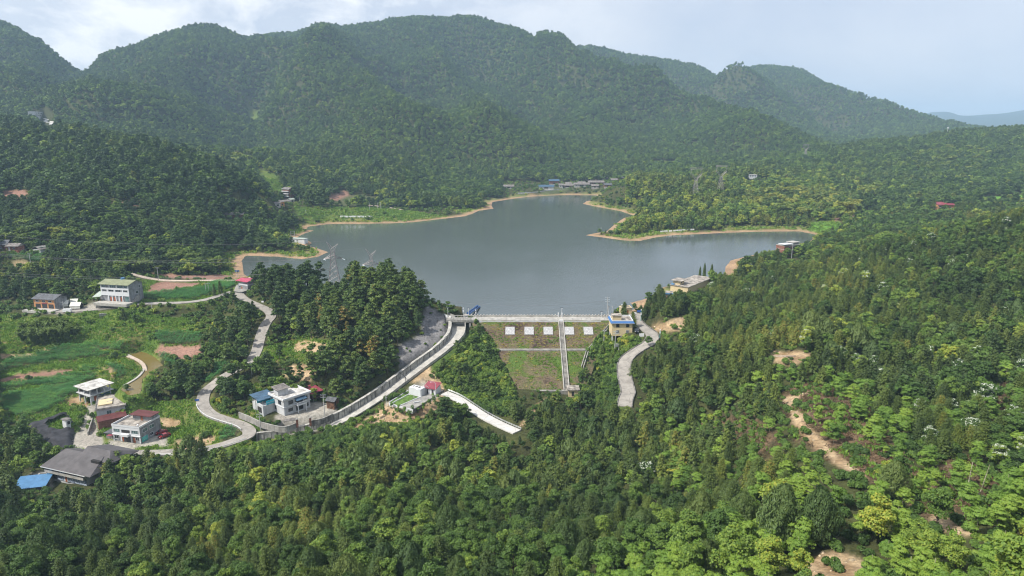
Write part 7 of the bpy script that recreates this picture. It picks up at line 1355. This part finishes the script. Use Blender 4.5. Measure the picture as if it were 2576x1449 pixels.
x, y, z = hit(496, 1012, 240); board(x, y, z, 1.6, .8, 'small blue sign on the outer side of the road bend', None, .3, 'sign_blue')
x, y, z = hit(663, 771, 300); e = empty('road_sign', (x, y, z), 0, 'white road sign with arm near the hilltop road bend', 'road sign'); MB().tube([(0,0,-.3),(0,0,3)], .07, 6).build('pole', 'metal_grey', e); MB().box(-.9,.3,-.08,-.02,2.2,3.1).build('panel', 'sign_white', e)
x, y, z = hit(602, 698, 380); e = empty('road_sign', (x, y, z), 0, 'tall blue direction sign behind the pink-roofed house', 'road sign'); MB().tube([(0,0,-.3),(0,0,5)], .1, 6).build('pole', 'metal_grey', e); MB().box(-2.4,.3,-.08,-.02,3.9,5.0).build('panel', 'sign_blue', e)
# ------------------------------------------------------------------ pylons
def lattice(m, c0, c1, n, r):
    c0 = [np.array(c, float) for c in c0]; c1 = [np.array(c, float) for c in c1]
    for k in range(4): m.bar(c0[k], c1[k], r)
    for j in range(n):
        a = [c0[k]+(c1[k]-c0[k])*j/n for k in range(4)]; b = [c0[k]+(c1[k]-c0[k])*(j+1)/n for k in range(4)]
        for k in range(4):
            m.bar(a[k], b[(k+1)%4], r*.55); m.bar(a[(k+1)%4], b[k], r*.55)
            if j % 2 == 0: m.bar(a[k], a[(k+1)%4], r*.55)
def sq(s_, z): return [(-s_,-s_,z),(s_,-s_,z),(s_,s_,z),(-s_,s_,z)]
def pylon(a, b, top, Y, label, kind='horn', yaw=0.0, r=.11, grp='lattice pylons', wd=.13):
    x = x_at(a, Y, 10); z = gz(x, Y); x = x_at(a, Y, z); z = gz(x, Y); H_ = z_at(a, top, Y) - z; e = empty('lattice_pylon', (x, Y, z-.5), yaw, label, 'pylon', grp); bs_ = H_*wd
    m = MB(); lattice(m, sq(bs_, 0), sq(bs_*.32, H_*.66), 7, r); m.build('tower_body', 'galvanised', e)
    if kind == 'horn':
        m = MB(); lattice(m, sq(bs_*.32, H_*.66), sq(bs_*.26, H_*.86), 3, r*.8)
        m.build('tower_head', 'galvanised', e)
        for s_ in (-1, 1):
            m = MB(); z0 = H_*.70; tip = (s_*H_*.17, 0, z0-.02*H_)
            for q in ((-1,-1),(-1,1),(1,-1),(1,1)): m.bar((q[0]*bs_*.3*1, q[1]*bs_*.3, z0+(.06*H_ if q[0]*s_ < 0 else 0)), tip, r*.7)
            m.bar((s_*bs_*.3, 0, z0+.07*H_), tip, r*.7); m.build('crossarm', 'galvanised', e)
            m = MB(); tp_ = (s_*H_*.10, 0, H_*(1.0 if s_ < 0 else .96))
            for q in ((-1,-1),(-1,1),(1,-1),(1,1)): m.bar((q[0]*bs_*.26, q[1]*bs_*.26, H_*.86), tp_, r*.7)
            m.build('earth_wire_peak', 'galvanised', e); m = MB(); m.tube([tip, (tip[0]+1.6, tip[1]-2.4, tip[2]-.2)], .16, 6); m.build('insulator', 'insulator', e)
    else:
        for s_ in (-1, 1):
            m = MB(); zl, zt_ = H_*.66, H_*.97; xa, xb = s_*bs_*.3, s_*H_*.17
            for q in (-1, 1):
                m.bar((xa,q*bs_*.3,zl),(xb,q*.6,H_*.80),r*.8); m.bar((xb,q*.6,H_*.80),(xb*.95,q*.6,zt_),r*.8); m.bar((xa*.2,q*bs_*.3,zl+.02*H_),(xb*.75,q*.6,H_*.82),r*.6)
            for j in range(5): t_ = j/4; m.bar((xa+(xb-xa)*t_,-.7,zl+(H_*.80-zl)*t_),(xa+(xb-xa)*min(1,t_+.2),.7,zl+(H_*.80-zl)*min(1,t_+.2)),r*.5)
            m.build('fork_arm', 'galvanised', e)
        m = MB()
        for q in (-1, 1):
            for zz in (.955, 1.0): m.bar((-H_*.20,q*.6,H_*zz),(H_*.20,q*.6,H_*zz),r*.7)
        for j in range(12): xx = -H_*.20+H_*.40*j/12; m.bar((xx,-.6,H_*.955),(xx+H_*.033,.6,H_),r*.5); m.bar((xx,.6,H_),(xx+H_*.033,-.6,H_*.955),r*.5)
        m.build('top_beam', 'galvanised', e)
    return e, x, Y, z, H_
p1 = pylon(843, 725, 606, 398, 'lattice pylon rising in front of the water, closest to the left shore', 'horn', .15, .13)
p2 = pylon(938, 700, 623, 372, 'lattice pylon half hidden behind the knoll pines', 'horn', .2, .12, wd=.10)
p3 = pylon(1748, 485, 421, 800, 'left of two forked pylons on the right peninsula hill', 'fork', 0, .15, wd=.10)
p4 = pylon(1811, 480, 415, 830, 'right of two forked pylons on the right peninsula hill', 'fork', .1, .15, wd=.10)
p5 = pylon(2025, 400, 363, 1240, 'distant forked pylon above the far right woods', 'fork', .1, .2, wd=.10)
p6 = pylon(2083, 385, 371, 1330, 'distant wide-topped pylon right of the forked one', 'fork', .1, .2, wd=.10)
x, Y = x_at(2383, 1390, 90), 1390; z = gz(x, Y); e = empty('white_mast', (x, Y, z), 0, 'tiny white mast on the far right ridge', 'mast'); MB().tube([(0,0,0),(0,0,22)], .5, 6, .3).build('mast_tube', 'clean_white', e); MB().box(-1.2,1.2,-.6,.6,19,21.5).build('mast_head', 'clean_white', e)
# wires
def wire(A, B, sag, label, r=.045):
    A = np.array(A, float); B = np.array(B, float); e = empty('power_line', tuple(A), 0, label, 'power line', 'power lines'); P = [tuple((B-A)*t + np.array((0,0,-4*sag*t*(1-t)))) for t in np.linspace(0, 1, 18)]; MB().tube(P, r, 4).build('cable', 'wire', e)
e_, x1, y1, z1, h1 = p1; e_, x2, y2, z2, h2 = p2
for k, (dx, fz, fx) in enumerate(((-.17, .68, 'lower left'), (.17, .68, 'lower right'), (-.10, 1.0, 'top'))):
    wire((x1+dx*h1, y1, z1+h1*fz), (x_at(-120, 415, 18), 412+6*k, z1+h1*fz+2), 5, 'power line running left from the %s of the free-standing pylon' % fx)
    wire((x2+dx*h2, y2, z2+h2*fz), (x_at(-120, 385, 18), 372+6*k, z2+h2*fz-3), 7, 'power line running left from the %s of the knoll pylon' % fx)
wire((x_at(1085, 332, 14), 332, 13), (x_at(1527, 328, 14), 328, 13.2), 3.0, 'long cable sagging across the water to the busy utility pole', .04)
# ------------------------------------------------------------------ single trees the photo picks out
for a, b, tp, r_, lb in ((1760,702,670,1.2,'left and smallest of three pointed cypresses on the lake shore'), (1771,702,661,1.35,'middle and tallest of three pointed cypresses on the lake shore'), (1789,704,664,1.6,'right cypress, standing apart from the other two on the shore')):
    x, y, z = hit(a, b, 380); h_ = z_at(a, tp, y) - z; put_tree('cypress_tree', x, y, z, 1.0, h_/11.0, r_/1.6, .35, 0, lb, 'cypresses on the lake shore')
for a, b, s_, w_, kd, lb in ((1118,1075,1.05,1.35,'pine_tree','broad dark pine overlapping the start of the bright lane'), (1630,872,.55,.6,'broadleaf_tree','small bushy tree on the inner bend of the access road'), (585,1005,1.0,1.1,'broadleaf_tree','leafy tree on the inside of the road bend'),
    (560,985,.8,.9,'broadleaf_tree','leafy tree where the winding road disappears'), (470,990,.9,1.1,'broadleaf_tree','dark tree between the pond and the winding road'), (445,1000,.95,1.2,'broadleaf_tree','dark tree beside the brown pond'), (420,985,.8,1.0,'broadleaf_tree','dark tree closest to the pond edge'), (385,1000,.75,1.0,'broadleaf_tree','round tree below the pond'), (290,905,.45,.6,'broadleaf_tree','small round tree on the left terraces'), (320,985,.4,.5,'broadleaf_tree','small tree on the curved pond bank'),
    (555,740,.9,.7,'fir_tree','narrow fir beside the village road'), (540,745,.8,.6,'fir_tree','narrow fir left of another fir on the village road'), (312,805,.7,.8,'fir_tree','dark fir right of the rough stone wall'), (340,812,.5,.8,'broadleaf_tree','brownish leafy tree right of the rough stone wall')):
    x, y, z = hit(a, b, 200); put_tree(kd, x, y, z, 1.3*a, s_, w_, .33, a % 3, lb, None, 1)
for i_, (a, b, s_) in enumerate(((62,868,.85),(88,872,.95),(115,868,1.0),(142,866,.95),(168,862,.9),(192,852,.8),(75,850,.9),(105,848,1.0),(135,846,1.0),(165,842,.9))):
    x, y, z = hit(a, b, 240); put_tree('bamboo_clump', x, y, z, 1.7*i_, s_*.95, s_, .22+.03*(i_ % 4), i_ % 3, 'dark bamboo clump of the big grove on the left terraces', 'bamboo clumps of the grove on the left terraces', 0 if i_ < 5 else 1)
# bare leaning trunks on the cleared slope
for a, b, dx, dy, dz, L_, lb in ((2445,1290,.35,.2,1,9,'pale leaning bare trunk on the cleared slope'), (2425,1255,.3,.3,1,7,'shorter pale leaning trunk behind the other on the cleared slope'), (2380,1310,1,.3,.15,8,'fallen grey trunk lying on the cleared slope')):
    x, y, z = hit(a, b, 60); D = np.array((dx,dy,dz), float); D /= np.linalg.norm(D); e = empty('bare_trunk', (x, y, z-.2), 0, lb, 'tree trunk'); MB().tube([(0,0,0), tuple(D*L_*.5+np.array((.1,0,0))), tuple(D*L_)], .11, 6, .04).build('stem', 'pale_bark', e)
# water tanks, small boats of clutter by the villa
for a, b, z, lb, mt_ in ((1050,1012,-13.2,'white L-shaped bench slab on the compound lawn','clean_white'),): x, y = at_z(a, b, z); e = empty('bench_slab', (x, y, z), .4, lb, 'slab'); MB().box(-1.5,1.5,-.2,.2,0,.35).build('slab', mt_, e)
# ------------------------------------------------------------------ garden shrubs and saplings the photo shows one by one
def shrub_thing(a, b, s_, w_, tn, lb, grp, y0=200):
    x, y, z = hit(a, b, y0); e = empty('garden_shrub', (x, y, z-.1), a*.7, lb, 'shrub', grp); e.scale = (w_, w_, s_); o = bpy.data.objects.new('foliage', SHR[int(a) % 2]); COL.objects.link(o); o.parent = e; o['tint'] = float(tn)
SHR = [np_mesh('shrub', *(lambda t: (t[0], t[1]))(merge(cr_shrub(np.random.default_rng(140+i), 1.9, 1.3, 520, .30)[0])), ['broad_leaves']) for i in range(2)]
for k, (a, b) in enumerate(((660,1062),(676,1071),(690,1076),(705,1083),(722,1086),(738,1086),(668,1078),(700,1068))): shrub_thing(a, b, .9+.3*(k % 3), 1.0, .35+.08*(k % 3), 'leafy green shrub in the front garden of the villa', 'garden shrubs in front of the villa')
for k, (a, b) in enumerate(((790,1075),(800,1070),(812,1064),(830,1056),(842,1050),(775,1088),(762,1092))): shrub_thing(a, b, .8+.3*(k % 3), 1.0, .4+.08*(k % 3), 'green shrub between the villa yard and the channel wall', 'shrubs by the channel wall')
for k, (a, b) in enumerate(((205,1050),(208,1062),(203,1075),(212,1040),(196,1085),(229,1052),(226,1066),(222,1080))): shrub_thing(a, b, 1.0+.3*(k % 3), .9, .35+.1*(k % 4), 'hedge shrub lining the ramps between the lower houses', 'shrubs lining the ramps')
for k, (a, b) in enumerate(((520,1096),(513,1100),(527,1099))): shrub_thing(a, b, 1.2, 1.3, .25, 'dark rounded bush in the bare plot inside the road bend', 'dark bushes in the bare plot')
for k, (a, b) in enumerate(((985,1030),(1003,1040),(1018,1046),(1037,1046),(1052,1042),(1066,1034),(1080,1026),(1092,1016),(1102,1008),(965,1040),(950,1052),(1030,1060),(990,1055))):
    x, y, z = hit(a, b, 225); put_tree('lime_green_tree', x, y, z, 1.1*k, .45+.06*(k % 4), .40, .15+.1*(k % 3), k % 4, 'thin young tree on the bare bank below the compound', 'young trees on the bare bank below the compound', 1)
# ------------------------------------------------------------------ ground cover: shrubs, crops, grass
def whole(sp_fn, mats_, *a):
    cro, tru = sp_fn(*a); V_, F_, M_ = merge(cro); return np_mesh('cover', V_, F_, mats_)
shr = [whole(cr_shrub, ['broad_leaves'], np.random.default_rng(50+i), 1.9, 1.5, 420, .38) for i in range(3)] + [whole(cr_shrub, ['broad_leaves'], np.random.default_rng(60+i), 1.9, 1.5, 110, .75) for i in range(2)]
def corn_mesh(g):
    P = []; N_ = []; U = []
    for k in range(7):
        c = np.array(((k-3)*0.42+g.uniform(-.08,.08), g.uniform(-.08,.08), 0.0)); h_ = g.uniform(1.6, 2.1)
        for j in range(7):
            a = g.uniform(0, 6.28); d = np.array((cos(a), sin(a), 0.35)); P.append(c + np.array((0,0,h_*(0.25+0.11*j))) + d*0.28); U.append(d); N_.append(np.array((-cos(a)*.5, -sin(a)*.5, 1.0)))
    v, f = cards(np.array(P), np.array(N_), np.full(len(P), .30), g, 2.6, np.array(U)); return np_mesh('corn', v, f, ['corn_leaves'])
def grass_mesh(g, n=26, h=0.7, w=0.55):
    P = g.normal(size=(n,3))*np.array((w,w,.06))+np.array((0,0,h*.45)); a = g.random(n)*6.28
    v, f = cards(P, np.stack([np.cos(a), np.sin(a), .5+0*a], 1), np.full(n, .34)*g.uniform(.7,1.4,n), g, 2.0, np.stack([.3*np.cos(a), .3*np.sin(a), 1+0*a], 1)); return np_mesh('grass', v, f, ['grass_blades'])
corn = [corn_mesh(np.random.default_rng(70+i)) for i in range(3)]; grs = [grass_mesh(np.random.default_rng(80+i)) for i in range(3)]
def twig_mesh(g, n=16):
    P = g.normal(size=(n,3))*np.array((.8,.8,.12))+np.array((0,0,.2)); a = g.random(n)*6.28
    v, f = cards(P, g.normal(size=(n,3))+np.array((0,0,.6)), np.full(n, .16), g, 7.0, np.stack([np.cos(a), np.sin(a), .25*g.normal(size=n)], 1)); return np_mesh('twigs', v, f, ['dry_scrub'])
twg = [twig_mesh(np.random.default_rng(90+i)) for i in range(3)]
def gridpts(x0, x1, y0, y1, sx_, sy_, j):
    xx, yy = np.meshgrid(np.arange(x0, x1, sx_), np.arange(y0, y1, sy_)); return xx.ravel()+RG.uniform(-j,j,xx.size)*sx_, yy.ravel()+RG.uniform(-j,j,xx.size)*sy_
_, ty0 = project(GX, GY, GZ); hor0 = np.minimum.accumulate(ty0, axis=0); hor0 = np.vstack([np.full((1, NA), 5000.0), hor0[:-1]])
def in_view(x, y, z, m=40):
    a, b_ = project(x, y, z); i_, j_ = near_idx(x, y); _, q = project(x, y, z+2.0); return (a > -m) & (a < 2576+m) & (b_ < 1449+90) & (q < hor0[i_, j_] + 4)
def put(name, label, meshes, x, y, s, tn, rz=None, big=None, ztop=0.0):
    z = sample(GZ, x, y); n = len(x); idx = RG.integers(0, len(meshes), n) if big is None else big
    scatter_object(name, label, meshes, np.stack([x, y, z+ztop], 1), np.stack([np.zeros(n), np.zeros(n), RG.uniform(0, 6.28, n) if rz is None else rz], 1), np.stack([s, s, s], 1), idx, tn); print(name, n)
# corn in rows
x, y = gridpts(-330, -10, 228, 440, 2.6, 0.95, 0.06); y = y + 0.18*x*0; ii, jj = near_idx(x, y); ok = (zone[ii, jj] == Z_CORN) & ~ROADMASK[ii, jj] & in_view(x, y, sample(GZ, x, y)); x, y = x[ok], y[ok]
put('corn_crop', 'rows of green corn in the terraced fields', corn, x, y, RG.uniform(.75,1.1,len(x)), np.clip(0.45+0.5*(fbm(x/9, y/9, 3, 301)-.5)*2+0.1*RG.normal(size=len(x)), 0, 1), RG.normal(size=len(x))*0.06)
# shrubs: thick on the banks and forest fringes
xs_, ys_, ss_, tt_ = [], [], [], []
for (x0, x1, y0, y1, s) in [(-95, 95, 215, 345, 1.55), (-330, 330, 60, 230, 2.8), (-420, -10, 228, 440, 2.4), (10, 420, 230, 520, 3.6), (-520, 520, 440, 1150, 6.5)]:
    x, y = gridpts(x0, x1, y0, y1, s, s, .48); ii, jj = near_idx(x, y); zn_ = zone[ii, jj]; z = sample(GZ, x, y)
    pr = np.select([zn_ == Z_BRUSH, zn_ == Z_FOREST, zn_ == Z_GRASS, zn_ == Z_SHORE, zn_ == Z_SCRUB, zn_ == Z_DIRT, zn_ == Z_ROCK, zn_ == Z_YARD], [0.92, 0.75, 0.13, 0.12, 0.30, np.where((x > 30) & (y < 240), .22, .06), 0.035, 0.015], 0.0)
    pn = fbm(x/18, y/18, 3, 311); pr = np.where(zn_ == Z_GRASS, pr*np.clip((pn-.42)*9, 0.1, 3), pr)
    ok = (RG.random(len(x)) < pr) & ~ROADMASK[ii, jj] & ~GIN[ii, jj] & ((GD[ii, jj] > 45) | (z > np.where(y > 335, 1.2, -99))) & in_view(x, y, z)
    if s < 2: ok &= zn_ != Z_FOREST
    elif s == 2.4: ok &= zn_ != Z_BRUSH
    xs_.append(x[ok]); ys_.append(y[ok]); ss_.append(RG.uniform(.5,1.25,ok.sum())*(1.0 if s < 4 else 1.7)*np.where(zn_[ok] == Z_ROCK, .7, 1)); tt_.append(0.42+0.8*(pn[ok]-.5)+0.14*RG.normal(size=ok.sum()))
x, y, s, tn = map(np.concatenate, (xs_, ys_, ss_, tt_)); far_ = y > 300
put('undergrowth', 'dense green shrubs and vines over the banks', shr, x, y, s, np.clip(tn, 0, 1), None, np.where(far_, RG.integers(3, 5, len(x)), RG.integers(0, 3, len(x))))
# grass
xs_, ys_, ss_, tt_ = [], [], [], []
for (x0, x1, y0, y1, s) in [(-340, 60, 228, 440, 1.25), (60, 330, 60, 330, 1.6), (-30, 70, 275, 330, .9), (-420, 420, 440, 900, 3.0)]:
    x, y = gridpts(x0, x1, y0, y1, s, s, .48); ii, jj = near_idx(x, y); zn_ = zone[ii, jj]; z = sample(GZ, x, y)
    pr = np.select([zn_ == Z_GRASS, zn_ == Z_RICE, zn_ == Z_SHORE, zn_ == Z_SCRUB, zn_ == Z_BRUSH, zn_ == Z_DIRT], [0.85, 1.0, 0.7, 0.25, 0.35, 0.05], 0.0)
    ok = (RG.random(len(x)) < pr) & ~(ROADMASK[ii, jj]) & ~GIN[ii, jj] & in_view(x, y, z)
    xs_.append(x[ok]); ys_.append(y[ok]); ss_.append(RG.uniform(.6,1.4,ok.sum())*(1 if s < 2.5 else 2)); tt_.append(np.where(zn_[ok] == Z_SHORE, .58, np.where(zn_[ok] == Z_RICE, .45, .38))+0.75*(fbm(x[ok]/7, y[ok]/7, 3, 321)-.5)+.08*RG.normal(size=ok.sum()))
x, y, s, tn = map(np.concatenate, (xs_, ys_, ss_, tt_)); put('grass', 'rough grass over terraces, banks and shore', grs, x, y, s, np.clip(tn, 0, 1))
# tufts on the dam face
x, y = gridpts(DX0, DX1, DY-43, DY-4, .95, .95, .48); ok = (x > DXL(y)) & (x < DXR(y)-.8) & (np.abs(y-(DY-20.5)) > 1.8) & (np.abs(x-24) > 2.0)
fx = fbm(x/6, y/6, 3, 331); ok &= RG.random(len(x)) < np.clip((fx-.30)*2.2, .05, .85)
for px_ in (1283, 1331, 1379, 1432, 1480): a, b_, c_ = face_hit(px_, 833); ok &= ~((np.abs(x-a) < 2.9) & (np.abs(y-b_) < 3.1))
x, y, fx = x[ok], y[ok], fx[ok]; n = len(x); me_t = np.clip(np.where(fx > np.where(y < DY-20, .45, .58), .45, .92)+.12*RG.normal(size=n), 0, 1)
scatter_object('dam_grass', 'brown and green grass tufts over the dam face', grs, np.stack([x, y, dam_z(y)-.1], 1), np.stack([np.zeros(n), np.zeros(n), RG.uniform(0,6.28,n)], 1), np.stack([np.full(n,.6), np.full(n,.6), RG.uniform(.3,.8,n)], 1), RG.integers(0,3,n), me_t)
# dead branches on the cleared slope
x, y = gridpts(20, 260, 60, 220, 1.5, 1.5, .48); ii, jj = near_idx(x, y); ok = (zone[ii, jj] == Z_SCRUB) & (RG.random(len(x)) < .8) & in_view(x, y, sample(GZ, x, y)); x, y = x[ok], y[ok]
put('dead_twigs', 'brown dead twigs covering the cleared slope', twg, x, y, RG.uniform(.6,1.3,len(x)), np.clip(.5+.3*RG.normal(size=len(x)), 0, 1))
# stones on bare banks
def stone_mesh(g):
    V_ = unit(g, 8)*np.array((1,1,.6)); from itertools import combinations
    v = np.array([(-1,-1,-.5),(1,-1,-.5),(1,1,-.5),(-1,1,-.5),(-.7,-.6,.5),(.6,-.7,.45),(.7,.6,.5),(-.6,.7,.4)])*(1+.35*g.normal(size=(8,3))); f = np.array([(0,3,2,1),(4,5,6,7),(0,1,5,4),(1,2,6,5),(2,3,7,6),(3,0,4,7)]); return np_mesh('stone', v*0.3, f, ['rock_pale'])
stn = [stone_mesh(np.random.default_rng(95+i)) for i in range(3)]
x, y = gridpts(-110, 260, 60, 330, 1.3, 1.3, .48); ii, jj = near_idx(x, y); ok = (zone[ii, jj] == Z_DIRT) & ~ROADMASK[ii, jj] & (RG.random(len(x)) < .3) & in_view(x, y, sample(GZ, x, y)); x, y = x[ok], y[ok]
put('rubble', 'pale stones scattered over the bare earth banks', stn, x, y, RG.uniform(.4,1.6,len(x)), np.full(len(x), .5))
# ------------------------------------------------------------------ haze
hm = bpy.data.materials.new('haze'); hm.use_nodes = True; n = hm.node_tree.nodes; n.remove(n['Principled BSDF'])
pv = n.new('ShaderNodeVolumePrincipled'); pv.inputs['Color'].default_value = (0.53, 0.77, 1.0, 1); pv.inputs['Density'].default_value = HAZE; pv.inputs['Density Attribute'].default_value = ''
pv.inputs['Anisotropy'].default_value = 0.0
hm.node_tree.links.new(pv.outputs[0], n['Material Output'].inputs['Volume']); MC['haze'] = hm
zmin = float(GZ.min()) - 1.5
hz = MB().box(-12500, 12500, -300, 12500, zmin, float(GZ.max()) + 60).build('haze', 'haze'); tag(hz, 'thin blue haze filling the valley air', kind='stuff')
